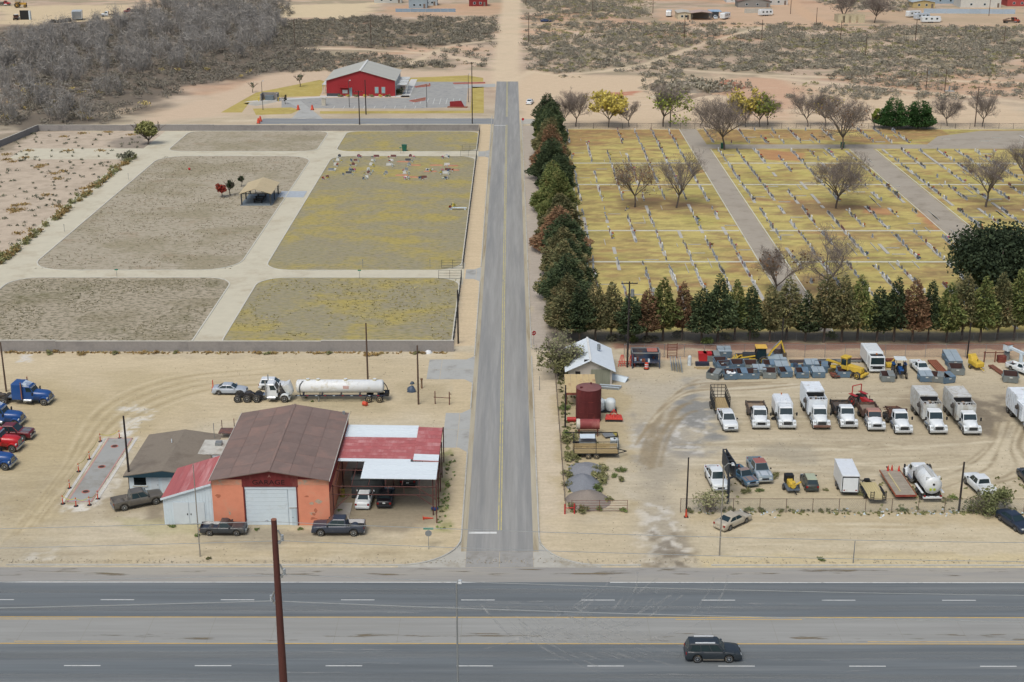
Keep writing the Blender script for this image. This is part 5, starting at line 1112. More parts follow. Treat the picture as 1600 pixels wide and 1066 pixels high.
one('blue_basin',MB().cyl((0,0,0),(0,0,.25),.3,.42,n=14),mat('blue_plastic',(28,70,130),rough=.4),'blue plastic basin at the carport corner post','basin',G(679,797));one('traffic_cone',MB().cyl((-.6,0,.16),(.5,0,.06),.16,.05,n=10).box(-.68,-.62,-.2,.2,0,.4),mat('cone_orange',(214,78,48),rough=.5),'orange cone lying on its side by the carport','cone',G(670,811),R(8))
# ---------------- concrete pad with manholes, posts and tape
pp = [G(*p) for p in ((104,785),(143.5,785),(208,685),(169,685))]
m_ = MB();sheet(m_,pp,.05);m_.add([(*p,0) for p in pp]+[(*p,.05) for p in pp],[(0,1,5,4),(1,2,6,5),(2,3,7,6),(3,0,4,7)])
padT = one('concrete_pad',m_,mat('fresh_concrete',(164,162,155),rough=.9,var=.06,scale=.6,stain=(144,138,126),stain_amt=.5,stain_scale=.3),'fresh concrete pad with pink painted edges and three manholes','pad')
pinkm = mat('pink_paint',(196,140,128),rough=.8,var=.15)
for a,b in zip(pp,pp[1:]+pp[:1]): m_ = MB();ribbon(m_,[a,b],.14,.05,.058,side=.1);m_.build('painted_edge',pinkm,padT)
for a,b,q in ((pp[0],pp[3],-.45),(pp[1],pp[2],.45)): m_ = MB();ribbon(m_,[(a[0]+q,a[1]),(b[0]+q,b[1])],.35,0,.04);m_.build('concrete_edge',mat('pale_concrete',(206,200,188),rough=.9),padT)
for p in ((179,698),(159,730),(134,769)):
    x,y = G(*p);m_ = MB().cyl((x,y,.05),(x,y,.075),.48,n=16).build('manhole_ring',mat('rust_ring',(186,110,92),rough=.8),padT);MB().cyl((x,y,.075),(x,y,.085),.34,n=16).build('manhole_cover',mat('iron_dark',(74,56,50),rough=.8),m_)
dT = None;DP = [(157,690),(187,685),(140,718),(123,737),(109,763),(98.5,787.5),(119,791),(140,789.5),(153,780)]
for p in DP:
    if dT is None:
        dT = thing('delineator_post','orange delineator post guarding the concrete pad','traffic post',G(*p),0,'orange posts round the concrete pad')
        MB().cyl((0,0,0),(0,0,.07),.3,.24,n=8).build('base',mblack(),dT);MB().cyl((0,0,.07),(0,0,1.1),.07,.055,n=8).build('tube',mat('cone_orange',(214,78,48),rough=.5),dT);MB().cyl((0,0,.75),(0,0,.85),.07,n=8).build('reflector',whs,dT)
    else: copy_tree(dT,loc=G(*p))
tp = MB()
for a,b in (((98.5,787.5),(109,763)),((109,763),(123,737)),((123,737),(140,718)),((140,718),(157,690)),((157,690),(187,685)),((98.5,787.5),(119,791)),((119,791),(140,789.5)),((140,789.5),(153,780))):
    A,B = G(*a),G(*b)
    for k in range(6):
        t0,t1 = k/6,(k+1)/6;z0,z1 = [1.0-.9*t*(1-t)*1.6 for t in (t0,t1)];P = lambda t: (A[0]+(B[0]-A[0])*t,A[1]+(B[1]-A[1])*t)
        tp.add([(*P(t0),z0),(*P(t1),z1),(*P(t1),z1+.08),(*P(t0),z0+.08)],[(0,1,2,3)])
one('caution_tape',tp,mat('tape_yellow',(206,196,70),rough=.4),'yellow caution tape strung between the orange posts','tape')
# ---------------- vehicles of the left lot
def at(px,py,dy=0.0,dx=0.0): x,y = G(px,py);return (x+dx,y+dy)
chr_ = mat('chrome_rim',(196,198,200),rough=.25,metal=.7)
car('suv','suv','dark grey SUV with silver roof rails driving on the highway','suv',at(1115,1036,.95),0,(46,53,58),rails=True,rim=chr_,dirt=.05,trim=(120,112,100))
car('crew','pickup_truck','dark blue grey crew cab pickup with chrome wheels beside the garage','pickup truck',at(528,838.5,.95),180,(54,62,76),rim=chr_,dirt=.1)
car('single','pickup_truck','small charcoal single cab pickup in front of the white lean-to','pickup truck',at(348,838,.85),0,(60,64,68),dirt=.2,bedmat=mat('bed_blue',(44,56,72)))
a,b = G(191,800),G(243,789.5);hd_ = math.degrees(math.atan2(b[1]-a[1],b[0]-a[0]))
car('crew','pickup_truck','dusty grey crew cab pickup nosed up to the lean-to wall','pickup truck',((a[0]+b[0])/2-.35,(a[1]+b[1])/2+.95),hd_,(98,92,84),dirt=.35,bedmat=mat('bed_cover',(112,106,98),rough=.8),rim=chr_)
car('sedan','sedan','white sedan parked under the carport beside the garage','car',at(567,798,2.4),88,WHITE,dirt=.05)
car('sedan','sedan','black sedan parked under the carport beside a white car','car',at(600,796,2.4),90,(34,36,42),dirt=.05,plate=True)
car('suv','suv','black SUV deep in the shade of the carport','suv',at(637,764,2.6),90,(36,38,42),dirt=.1,plate=True)
car('sedan','sedan','silver sedan parked behind the white semi truck','car',at(358,618,.9),-1,(176,182,188),dirt=.1)
car('hatch','hatchback','white car half hidden behind the white semi truck cab','car',at(425,612,1.3),0,(220,222,222))
one('traffic_cone',MB().cyl((0,0,0),(0,0,1.15),.1,.06,n=8).box(-.2,.2,-.2,.2,0,.05),mat('cone_orange',(214,78,48)),'tall orange channelizer post behind the silver sedan','cone',G(333,606))
one('orange_barrel',MB().cyl((-.3,0,.32),(.3,-.15,.34),.32,.27,n=14),mat('cone_orange',(214,78,48)),'orange barrel lying beside the trailer wheels','barrel',G(571,634),R(-20))
def semi(label,px,py,rz,c,L=8.6,**kw):
    T = thing('semi_truck',label,'semi truck',(px,py,0),R(rz),'semi trucks parked at the lot edge');xf = L/2
    xb = truck_front(T,xf,c,w=2.35,hl=2.15,hz=1.85,cabz=2.6,cabl=1.5,r=.52,visor=True,stacks=True,bump=mchrome(),grille=mchrome(),**kw);chassis(T,-L/2,xf-.8,.85);rear_axles(T,-L/2+2.2,2,r=.52,gap=1.35);no_body(T,-L/2,xb,1.2,None)
BLUE = (30,78,140)
x,y = G(66,634);semi('blue sleeper semi truck next to the wooden pole',x-3.2,y+1.25,-4,BLUE,sleeper=1.5)
x,y = G(21,668);semi('blue semi truck parked between a maroon pickup and another blue truck',x-3.2,y+1.25,-4,BLUE,sleeper=1.5)
x,y = G(16,707);semi('bright red semi truck parked between blue ones',x-3.1,y+1.25,-5,(196,30,36),sleeper=1.5)
x,y = G(7,735);semi('blue semi truck parked beside the red one',x-3.3,y+1.25,-5,BLUE,sleeper=1.5)
car('crew','pickup_truck','maroon pickup with grey hood between the semi trucks','pickup truck',at(14,689,1.0),-3,(112,34,42),hood=(112,114,116),dirt=.2)
x,y = G(410,630);T = thing('semi_truck','white day cab semi truck with its hood tipped open','semi truck',(x,y+1.2,0),0);L = 7.6
xb = truck_front(T,L/2,(224,226,224),w=2.3,hl=1.7,hz=1.75,cabz=2.55,cabl=1.5,r=.52,hoodopen=True,stacks=True,dirt=.3);chassis(T,-L/2,L/2-.8,.85);rear_axles(T,-L/2+3.0,3,r=.52,gap=1.32);no_body(T,-L/2,xb,1.2,None)
MB().box(-1.2,.0,-.6,.6,.55,.95).build('toolbox',mblack(),T)
# tank trailer
x,y = G(533,630);T = thing('tank_trailer','long white tank trailer with red and white reflector strip','trailer',(x,y+1.2,0));L = 12.6;r = .92;zc = 2.05;n = 20;wt = mat('tank_white',(226,226,222),rough=.45,var=.05,stain=(188,178,150),stain_amt=.35,stain_scale=.7)
q = MB();xs_ = [(-L/2,.3),(-L/2+.08,.75),(-L/2+.25,1),(L/2-.65,1),(L/2-.48,.75),(L/2-.4,.3)];q.loft([[(a,r*s*math.cos(2*math.pi*k/n),zc+r*s*math.sin(2*math.pi*k/n)) for k in range(n)] for a,s in xs_]);q.build('tank',wt,T)
for k in range(6): a =-L/2+.4+k*(L-1.3)/5;MB().cyl((a,0,zc),(a+.06,0,zc),r+.025,n=20).build('tank_band',wt,T)
for a in (-4.6,-3.2,.6,4.6): o = MB().cyl((a,0,zc+r-.05),(a,0,zc+r+.16),.3,n=12).build('hatch',mat('hatch',(206,196,160)),T);MB().cyl((a,0,zc+r+.16),(a,0,zc+r+.2),.24,n=12).build('hatch_lid',wt,o)
for s in (-1,1):
    MB().box(-L/2,L/2-.2,s*1.0-.06,s*1.0+.06,.95,1.12).build('frame_rail',mat('navy_frame',(44,50,66),rough=.6),T)
    for k in range(10): a =-L/2+.3+k*1.22;MB().box(a,a+.3,s*1.065-.01,s*1.065+.01,1.0,1.08).build('reflector',mat('refl_red',(188,40,40),rough=.3) if k % 2 else whs,T)
    MB().box(-3.2,-3.05,s*.7-.06,s*.7+.06,.0,.95).build('landing_leg',galv,T)
for k in range(5): a =-L/2+1+k*2.6;MB().box(a,a+.15,-.95,.95,.95,1.3).build('saddle',mat('navy_frame',(44,50,66)),T)
tanr = mat('tan_rim',(186,166,128),rough=.6)
for k in (L/2-2.5,L/2-1.0):
    for s in (-1,1): wheel(T,k,s*1.02,.5,.27,s,tanr)
    MB().cyl((k,-.9,.5),(k,.9,.5),.1).build('axle',mblack(),T)
q = MB();q.tube([(-5.2,-.35,zc+.9),(-5.6,-.85,zc+.55),(-5.7,-.98,zc),(-5.6,-.95,1.1)],.06);q.tube([(L/2-.4,-.5,zc+.7),(L/2,-.6,zc+.2),(L/2+.2,-.4,1.3),(L/2-.2,.1,1.0)],.07);q.build('hose',mblack(),T);MB().box(L/2-.35,L/2+.25,-.7,.7,.8,1.25).build('pump',mblack(),T);MB().box(.3,1.1,-r-.02,-r+.1,zc-.05,zc+.35).build('placard',mat('placard',(206,170,160)),T)
# pipe rack and junk
x,y = G(690,632);T = thing('pipe_rack','rusty goalpost pipe rack beside the driveway','rack',(x,y,0),R(-8));rp_ = rusty((96,56,48),'pipe_rust')
for a in (-.9,1.1): MB().cyl((a,0,0),(a,0,1.9),.07,n=8).build('upright',rp_,T)
MB().cyl((-1.1,0,1.0),(1.3,0,1.0),.05,n=6).build('crossbar',rp_,T);MB().cyl((1.1,0,1.6),(1.4,-.2,1.65),.05,n=6).build('stub',rp_,T)
def lump(name,label,cat,p,sz,m,seed=1,rz=0.0,jag=.22):
    rng = random.Random(seed);q = MB();rings = [];n = 9
    for zf,rf in ((0,1),(.25,.98),(.6,.82),(.88,.5),(1,.12)): rings.append([(sz[0]*rf*math.cos(2*math.pi*k/n)*rng.uniform(1-jag,1+jag),sz[1]*rf*math.sin(2*math.pi*k/n)*rng.uniform(1-jag,1+jag),sz[2]*zf*rng.uniform(.9,1.05)) for k in range(n)])
    q.loft(rings);return one(name,q,m,label,cat,p,rz)
lump('tarpaulin_heap','crumpled blue tarpaulin heap beside the wooden pole','tarpaulin',G(643,612),(.6,.55,.9),mat('tarp',(72,88,108),rough=.5,var=.3),2)
lump('scrap_heap','small blue grey scrap bucket behind the tarpaulin','scrap',G(644,600),(.3,.3,.4),mat('scrap_blue',(70,84,96),rough=.6),4)
one('valve_pipe',MB().cyl((0,0,0),(0,0,1.3),.12,n=8).cyl((0,0,1.3),(0,0,1.5),.17,n=8),rusty((120,96,72),'valve'),'upright rusty valve pipe beside the wooden pole','pipe',G(659,607))
lump('trash_bag','white trash bag at the end of the block wall','trash bag',G(669,552),(.6,.4,.5),mat('bag_white',(226,226,224),rough=.5),5)
W_SPOTS = [(18,551),(76,553),(88,551),(128,554),(181,553),(222,553),(243,552),(274,552),(326,552),(404,553),(420,553),(430,553),(498,553),(515,553),(572,556),(590,555),(650,553),(660,553)]
for i,p in enumerate(W_SPOTS):
    plant('weed_clump','dry brown weed clump at the foot of the block wall','weed',tree_meshes('weed%d' % (i % 3),shrub(20+i % 3,.8,.7,[F_WEED,F_OLIVE,F_WEED][i % 3],200,.2,20)),G(*p),random.uniform(.55,1.1),sz=random.uniform(.4,.7),group='weeds along the block wall')
for i,p in enumerate([(310,838),(265,822),(272,824),(386,827),(400,828),(495,826),(470,827),(326,874),(487,628),(478,622),(530,798),(706,712),(698,760),(690,800),(700,735),(560,820)]):
    plant('grass_tuft','small green weed tuft growing in the truck lot dirt','weed',tree_meshes('tuft%d' % (i % 2),shrub(40+i % 2,.45,.35,[F_GREEN,F_OLIVE][i % 2],120,.14,14)),G(*p),random.uniform(.45,.85),group='green tufts in the lot')
# ================================================================== NEW CEMETERY (left)
pathm = mat('caliche_path',(204,194,168),rough=.95,var=.05,scale=.5,stain=(188,174,146),stain_amt=.45,stain_scale=.2)
m_ = MB()
for r_ in ((-93.6,-50.5,353,359),(-50.5,-9.0,353.1,358.9),(-112,-50.5,244.3,249.2),(-50.5,-9.0,244.3,249.2)): pass
rect(m_,-112,-9.0,240,254,.004);rect(m_,-112-14,-9.0,349,363,.004);rect(m_,-97,-84,254,349,.004);rect(m_,-54,-42,205,240,.004);rect(m_,-54,-42,254,349,.004);rect(m_,-54,-42,363,387.4,.004);rect(m_,-95.5,-85,363,387.4,.004);rect(m_,-97,-84,205,240,.004)
cpath = structure('cemetery_path',m_,pathm)
def turf(name,cs,scale,cov):
    if name in MATS: return MATS[name]
    m = bpy.data.materials.new(name);m.use_nodes = True;MATS[name] = m;N = m.node_tree.nodes;L = m.node_tree.links;b = N['Principled BSDF'];b.inputs['Roughness'].default_value = .95;b.inputs['Specular IOR Level'].default_value = .1
    ge = N.new('ShaderNodeNewGeometry');out = None
    for i,c in enumerate(cs):
        if i == 0: rgb = N.new('ShaderNodeRGB');rgb.outputs[0].default_value = (*lin(c),1);out = rgb.outputs[0];continue
        sc,st,lo = scale[i-1]
        mp = N.new('ShaderNodeMapping');mp.inputs['Scale'].default_value = st;mp.inputs['Location'].default_value = (i*31,i*17,0);L.new(ge.outputs['Position'],mp.inputs[0])
        nz = N.new('ShaderNodeTexNoise');nz.inputs['Scale'].default_value = sc;nz.inputs['Detail'].default_value = 6;nz.inputs['Roughness'].default_value = .68;L.new(mp.outputs[0],nz.inputs[0])
        mr = N.new('ShaderNodeMapRange');mr.inputs[1].default_value = lo;mr.inputs[2].default_value = lo+.12;mr.inputs[4].default_value = cov[i-1];L.new(nz.outputs[0],mr.inputs[0])
        mx = N.new('ShaderNodeMix');mx.data_type = 'RGBA';L.new(mr.outputs[0],mx.inputs[0]);L.new(out,mx.inputs[6]);mx.inputs[7].default_value = (*lin(c),1);out = mx.outputs[2]
    L.new(out,b.inputs['Base Color']);bp = N.new('ShaderNodeBump');bp.inputs['Strength'].default_value = .4;bp.inputs['Distance'].default_value = .1;L.new(nz.outputs[0],bp.inputs['Height']);L.new(bp.outputs[0],b.inputs['Normal']);return m
TY = turf('yellow_turf',[(158,148,120),(180,160,84),(154,143,120),(134,126,84),(186,168,102)],[(.07,(1,1,1),.46),(.13,(1,1.6,1),.48),(.9,(1,2.2,1),.48),(1.1,(.6,2.2,1),.53)],[.9,.7,.75,.7])
TB = turf('brown_turf',[(176,163,140),(150,138,108),(158,136,108),(122,116,86),(194,181,160)],[(.05,(1,1.4,1),.48),(.09,(1,2,1),.56),(.8,(1,1.5,1),.50),(1.5,(1,1.5,1),.54)],[.7,.6,.7,.7])
TG = turf('stubble_turf',[(176,162,138),(140,128,98),(112,108,70),(104,98,72),(194,180,156)],[(.06,(1,1.4,1),.5),(.05,(1,1,1),.56),(1.0,(1,1.5,1),.47),(1.5,(1,1.5,1),.54)],[.6,.7,.8,.7])
def rrect(x0,x1,y0,y1,r): return arc(x1-r,y0+r,r,-90,0,6)+arc(x1-r,y1-r,r,0,90,6)+arc(x0+r,y1-r,r,90,180,6)+arc(x0+r,y0+r,r,180,270,6)
for x0,x1,y0,y1,m,r_,kb in ((-88.7,-50.5,249.1,353.2,TB,7,1),(-45.6,-9.6,249.1,353.2,TY,5,1),(-89.5,-50.0,205,244.4,TG,5,1),(-45.4,-9.6,205,244.4,TY,5,1),(-88.7,-50.5,358.9,387.2,TB,4,1),(-45.6,-9.6,358.9,387.2,TY,4,1)):
    pts = rrect(x0,x1,y0,y1,r_);m_ = MB();sheet(m_,pts,.012);o = structure('lawn',m_,m)
    kb_ = MB();ribbon(kb_,pts+pts[:1],.22,.004,.09);kb_.build('kerb',mat('lawn_kerb',(206,200,184),rough=.9,var=.06),o)
rect_ = MB();rect(rect_,-130,-97.2,349,352.4,.009);rect(rect_,-130,-97.2,359.6,363.5,.009)
# tufts of stubble scattered over the rough lawns
rng = np.random.RandomState(11)
def scatter(name,x0,x1,y0,y1,n,r,h,m,parent=None,leafn=4,sz=.22):
    C = np.stack([rng.uniform(x0,x1,n),rng.uniform(y0,y1,n),np.full(n,h*.4)],1);k = fbm(C[:,0]*.12,C[:,1]*.12,77)>.44;C = C[k]
    o = bpy.data.objects.new(name,npmesh(name,blob(C,r,h*.5,leafn,sz,rng,inner=.2),4,m));link(o);o['kind'] = 'stuff';return o
tag(scatter('grass_tufts',-88,-51,206,243,2600,.2,.12,foliage('stubble_green',[(112,106,76),(134,126,94),(156,146,118)]),sz=.16),'low dull green stubble over the rough lawns','grass');tag(scatter('dry_grass',-88,-51,250,352,3000,.22,.12,foliage('stubble_dry',[(124,112,88),(146,132,106),(170,154,130)]),sz=.16),'low grey brown stubble on the pavilion lawn','grass')
tag(scatter('lawn_grass',-45,-10,206,243,1500,.2,.14,foliage('straw',[(134,124,84),(158,146,94),(180,166,112)])),'short yellow green grass of the lawns near the street','grass')
rng = np.random.RandomState(21)
cs = np.array([G(x,y)+(0.12,) for x,y in [(28,365),(32,328),(73,305),(90,280),(24,322),(38,320),(18,328),(22,331),(92,323),(132,295),(66,259),(10,250),(20,253),(38,247),(60,262),(84,272),(100,268),(107,236),(158,236),(100,214),(205,211),(10,242),(168,207),(130,209),(45,236)]])
o = bpy.data.objects.new('ground_cover',npmesh('ground_cover',blob(cs,1.6,.25,90,.3,rng,inner=.1),4,F_WEED));link(o);tag(o,'low ochre weed mats on the rough sandy field','weeds',kind='stuff')
tt = rng.uniform(0,1,130);C = np.stack([-94.6-np.abs(rng.normal(size=130))*.8,252+100*tt,np.full(130,.4)],1);o = bpy.data.objects.new('weeds',npmesh('weeds',np.concatenate([blob(C[:70],.75,.6,60,.28,rng,inner=.2)]),4,F_WEED));link(o);tag(o,'strip of reddish brown weeds along the cemetery path','weeds',kind='stuff')
o = bpy.data.objects.new('weeds',npmesh('weeds',blob(C[70:],.8,.7,60,.28,rng,inner=.2),4,F_OLIVE));link(o);tag(o,'strip of olive weeds along the cemetery path','weeds',kind='stuff')
n = 260;C = np.stack([rng.uniform(-132,-97,n),rng.uniform(255,388,n),np.full(n,.2)],1);o = bpy.data.objects.new('field_scrub',npmesh('field_scrub',blob(C,rng.uniform(.3,.8,n),.3,26,.22,rng,inner=.1),4,F_SAGE));link(o);tag(o,'scattered grey scrub on the rough sandy field','weeds',kind='stuff')
plant('willow_shrub','tall olive green willow shrub against the far wall','shrub',tree_meshes('willow',leafy(61,9,3.4,foliage('willow_leaf',[(104,106,62),(142,140,84),(168,160,112)]),3200,.12,.42,14,.5)),G(232,226),.95)
plant('shrub','grey green round shrub at the end of the sandy path','shrub',tree_meshes('rshrub',shrub(62,1.8,2.2,F_SAGE,500,.3)),G(197,250),1.1)
# pavilion
px0,py0 = G(378,321);px1 = G(423,321)[0];W_ = px1-px0;D_ = 10.5;ez_ = V(378,303,py0)[1]
T = thing('pavilion','open picnic pavilion with tan gable roof and dark posts','pavilion',(px0,py0,0));tanr_ = mat('tan_metal_roof',(202,180,138),rough=.55,var=.05,rnd=.03);pk = 1.25
for x in (0,W_):
    for y in (0,D_/2,D_): MB().box(x-.12,x+.12,y-.12,y+.12,0,ez_).build('post',dkm,T)
for s in (0,1):
    for k in range(5):
        y0,y1 =-.5+(D_+1)*k/5,-.5+(D_+1)*(k+1)/5-.03;q = [(-.4,y0,ez_+.1),(W_/2,y0,ez_+pk),(W_/2,y1,ez_+pk),(-.4,y1,ez_+.1)]
        if s: q = [(W_/2,y0,ez_+pk),(W_+.4,y0,ez_+.1),(W_+.4,y1,ez_+.1),(W_/2,y1,ez_+pk)]
        MB().slab(q,.1).build('roof_panel',tanr_,T)
for y in (0,D_/2,D_):
    b = MB();b.bar((0,y,ez_),(W_,y,ez_),.14);b.bar((0,y,ez_),(W_/2,y,ez_+pk-.15),.12);b.bar((W_,y,ez_),(W_/2,y,ez_+pk-.15),.12)
    for f in (.25,.5,.75): b.bar((W_*f,y,ez_),(W_*f+(.4 if f<.5 else -.4 if f>.5 else 0),y,ez_+pk*.7),.08)
    b.build('roof_truss',dkm,T)
MB().box(-.3,W_+.3,-.4,D_+.4,0,.1).build('floor_slab',mat('pavilion_floor',(112,122,128),rough=.5),T)
MB().box(W_+.3,W_+6,D_-3.0,D_+3,0,.06).build('patio_slab',mat('patio',(176,182,186),rough=.7),T)
for k,y in enumerate((2.5,5,7.5)):
    t = thing('picnic_table',['dark picnic table just under the pavilion gable','dark picnic table amid the pavilion, between two others','dark picnic table at the patio end of the pavilion'][k],'table',(px0+W_/2,py0+y,.1),0,'tables in the pavilion')
    MB().box(-1.1,1.1,-.4,.4,.7,.76).build('table_top',mblack(),t)
    for s in (-1,1): MB().box(-1.1,1.1,s*.75-.14,s*.75+.14,.42,.47).build('bench',mblack(),t);MB().box(s*.8-.04,s*.8+.04,-.75,.75,0,.7).build('leg',mblack(),t)
plant('red_tree','small red leaved tree beside the pavilion','tree',tree_meshes('redt',leafy(63,3.6,1.6,F_RED,600,.3,.35,10)),G(347,309),1.0)
plant('young_oak','young dark green oak beside the red leaved tree','tree',tree_meshes('yo',leafy(64,4.2,1.0,F_C1,500,.3,.32,9)),G(360,306),1.05);plant('young_oak','smaller young oak near the pavilion roof','tree',tree_meshes('yo',None),G(377,292),.75)
# path markers
for p,lab in (((183,434),'small green grave section sign beside the near path by the rough lawn'),((562,435),'small green section sign on the near path by the olive lawn'),((626,240),'small green sign by the green bin')): sign_post(lab,p,1.6,'sq',(40,130,104),name='section_sign',sz=.3)
for p,lab in (((101,362),'thin dark hydrant marker on the sandy path edge'),((201,281),'thin marker stake halfway up the sandy path'),((567,418),'white marker stake behind the near section sign'),((672,418),'pale marker stake by the near cemetery gate')): one('marker_stake',MB().cyl((0,0,0),(0,0,1.5),.04,n=5).box(-.08,.08,-.02,.02,1.3,1.5),galv,lab,'stake',G(*p))
T = thing('refuse_bin','green plastic refuse bin beside the cemetery path','bin',G(632,236));gb = mat('bin_green',(28,96,74),rough=.5);MB().hexa([(-.5,-.5,0),(.5,-.5,0),(.5,.5,0),(-.5,.5,0)],[(-.62,-.62,1.5),(.62,-.62,1.5),(.62,.62,1.5),(-.62,.62,1.5)]).build('bin_body',gb,T);MB().box(-.66,.66,-.66,.66,1.5,1.6).build('lid',gb,T)
# the decorated graves
stone_c = [mat('granite_grey',(140,144,150),rough=.6,var=.1),mat('granite_dark',(86,88,94),rough=.4,var=.12),mat('marble_white',(216,214,208),rough=.6,var=.05),mat('granite_red',(122,80,76),rough=.5,var=.12)]
padm = mat('grave_pad',(184,178,166),rough=.9,var=.08)
FLW = [mat('flower_red',(176,36,40),rough=.7,var=.3,scale=8),mat('flower_yellow',(222,196,60),rough=.7,var=.2,scale=8),mat('flower_pink',(210,110,140),rough=.7,var=.2,scale=8),mat('flower_white',(230,228,222),rough=.7,var=.1),mat('flower_blue',(50,84,140),rough=.7,var=.2),mat('flower_orange',(214,120,50),rough=.7,var=.2)]
FLN = ['red','yellow','pink','white','blue','orange']
def bouquet_mesh(i):
    r = random.Random(i);q = MB();q.cyl((0,0,0),(0,0,.2),.09,.12,n=6)
    rg_ = np.random.RandomState(i);v = blob(np.array([[0,0,.34]]),.24,.2,46,.14,rg_,inner=.1).reshape(-1,4,3)
    for a in v: q.add([tuple(p) for p in a],[(0,1,2,3)],1 if r.random()<.75 else 2)
    return q.mesh('bouquet',[whs,FLW[i],F_GREEN])
BQ = [bouquet_mesh(i) for i in range(6)]
def bouquet(p,i,where,s=1.0,grp='grave flowers'):
    o = bpy.data.objects.new('flower_bouquet',BQ[i]);o.location = (p[0],p[1],0);o.scale = (s,s,s);o.rotation_euler = (0,0,random.uniform(0,6));link(o)
    return tag(o,'%s flower bouquet %s' % (FLN[i],where),'flowers',grp+' '+FLN[i])
def stone_mesh(kind,mi):
    q = MB()
    if kind == 0:      # upright slab on a base, rounded top
        pr = [(-.42,.16),(.42,.16),(.42,.66),(.3,.82),(0,.9),(-.3,.82),(-.42,.66)];q.prism(pr,'x',-.09,.09,0);q.box(-.19,.19,-.55,.55,0,.16,1)
    elif kind == 1: q.hexa([(-.14,-.5,.12),(.14,-.5,.12),(.14,.5,.12),(-.14,.5,.12)],[(-.14,-.5,.55),(.04,-.5,.6),(.04,.5,.6),(-.14,.5,.55)],0);q.box(-.22,.22,-.62,.62,0,.12,1)
    elif kind == 2: q.box(-.08,.08,-.75,.75,.14,.72,0);q.box(-.2,.2,-.9,.9,0,.14,1)
    else: q.hexa([(-.2,-.4,0),(.2,-.4,0),(.2,.4,0),(-.2,.4,0)],[(-.2,-.4,.22),(.2,-.4,.1),(.2,.4,.1),(-.2,.4,.22)],0)
    return q.mesh('headstone',[stone_c[mi],padm])
ST = {(k,m): stone_mesh(k,m) for k in range(4) for m in range(4)}
STL = {0: 'rounded upright headstone',1: 'slant faced headstone',2: 'wide low headstone',3: 'small flat grave marker'};STC = ['grey granite','dark granite','white marble','red granite']
def headstone(p,k,m,where,grp,rz=0.0,s=1.0):
    o = bpy.data.objects.new('headstone',ST[(k,m)]);o.location = (p[0],p[1],0);o.rotation_euler = (0,0,rz);o.scale = (s,s,s);link(o)
    return tag(o,'%s %s %s' % (STC[m],STL[k],where),'headstone',grp)
rg = random.Random(9);soilm = mat('fresh_soil',(186,128,96),rough=.95,var=.15)
for ci,cx in enumerate((531,560,587,614,641,670,700)):
    for r_,py in enumerate((246,252,259,267,272,279)):
        if rg.random()<.22: continue
        x,y = G(cx-(py-246)*.28*(7-ci)/3.2+rg.uniform(-2,2),py)
        headstone((x,y),rg.choice([0,2,1]),rg.choice([0,1,2,2,3]),'in the new decorated graves','headstones of the new graves',R(90)+rg.uniform(-.1,.1),.92)
        for q in range(rg.randint(1,3)): bouquet((x+rg.uniform(-1.2,1.2),y-rg.uniform(.5,1.6)),rg.choice([0,1,2,3,3,4,4]),'on the new decorated graves',rg.uniform(1.0,1.6),'new grave flowers')
    if ci>2:
        for q in range(2):
            x,y = G(cx+10+rg.uniform(-8,8),252+q*14+rg.uniform(0,8)*1.5);m_ = MB();m_.hexa([(-1.6,-.6,0),(1.6,-.6,0),(1.6,.6,0),(-1.6,.6,0)],[(-1.2,-.35,.16),(1.2,-.35,.16),(1.2,.35,.16),(-1.2,.35,.16)]);one('grave_mound',m_,soilm,'long low mound of reddish grave soil','mound',(x,y),rg.uniform(-.05,.05),'fresh grave mounds')
x,y = G(716,328);one('white_bench',MB().box(-1.8,1.8,-.25,.25,.4,.5).box(-1.6,-1.3,-.2,.2,0,.4).box(1.3,1.6,-.2,.2,0,.4),whs,'long white stone bench beside the iron fence','bench',(x,y));bouquet(G(703,328),0,'beside the white stone bench',2,'bench flowers');bouquet(G(709,325),1,'beside the white stone bench',2,'bench flowers')
one('red_ball',MB().sphere((0,0,.3),.3),mat('toy_red',(196,40,44)),'small red ball lying on the pavilion lawn','ball',G(296,266))
# ================================================================== RED HALL AND ITS PARKING LOT
pk_ = MB();P_ = lambda *ps: [G(*p) for p in ps]
sheet(pk_,P_((440,153),(508,153),(640,153),(645,126),(700,124),(732,128),(728,167),(640,170),(440,169)),.006);lot = structure('parking_lot',pk_,mat('lot_asphalt',(163,160,152),rough=.88,var=.08,scale=.4,stain=(138,138,138),stain_amt=.4))
pk_ = MB();sheet(pk_,P_((455,186),(505,186),(485,170),(470,158),(445,158),(470,170)),.010);structure('driveway',pk_,conc,lot);pk_ = MB();sheet(pk_,P_((708,134),(774,131),(774,136),(712,139)),.010);structure('driveway',pk_,conc,lot)
pk_ = MB();sheet(pk_,P_((380,162),(440,153),(440,158),(400,166)),.010);structure('driveway',pk_,conc2,lot)
for ps in ([(500,152),(640,152),(640,149.5),(500,149.5)],[(626,152),(640,152),(652,124),(642,124)],[(380,160),(500,153),(500,151),(390,158)]): pk_ = MB();sheet(pk_,P_(*ps),.014);structure('pavement',pk_,mat('pale_pavement',(206,202,194),rough=.9,var=.05),lot)
grs = turf('hall_grass',[(186,164,88),(164,144,78),(198,178,108),(150,140,88),(190,168,96)],[(.1,(1,1,1),.5),(.3,(1,1,1),.5),(.8,(1,1.4,1),.54),(1.5,(1,1,1),.56)],[.7,.6,.5,.5])
for ps in ([(345,176),(400,145),(500,125),(510,128),(500,150),(440,152),(390,160),(378,176)],[(500,174),(735,173),(738,136),(756,136),(756,177),(500,178)],[(636,122),(730,118),(755,122),(755,128),(640,128)],[(395,170),(455,168),(468,172),(455,178),(400,180)]): pk_ = MB();sheet(pk_,P_(*ps),.010);structure('hall_lawn',pk_,grs)
wl_ = MB()
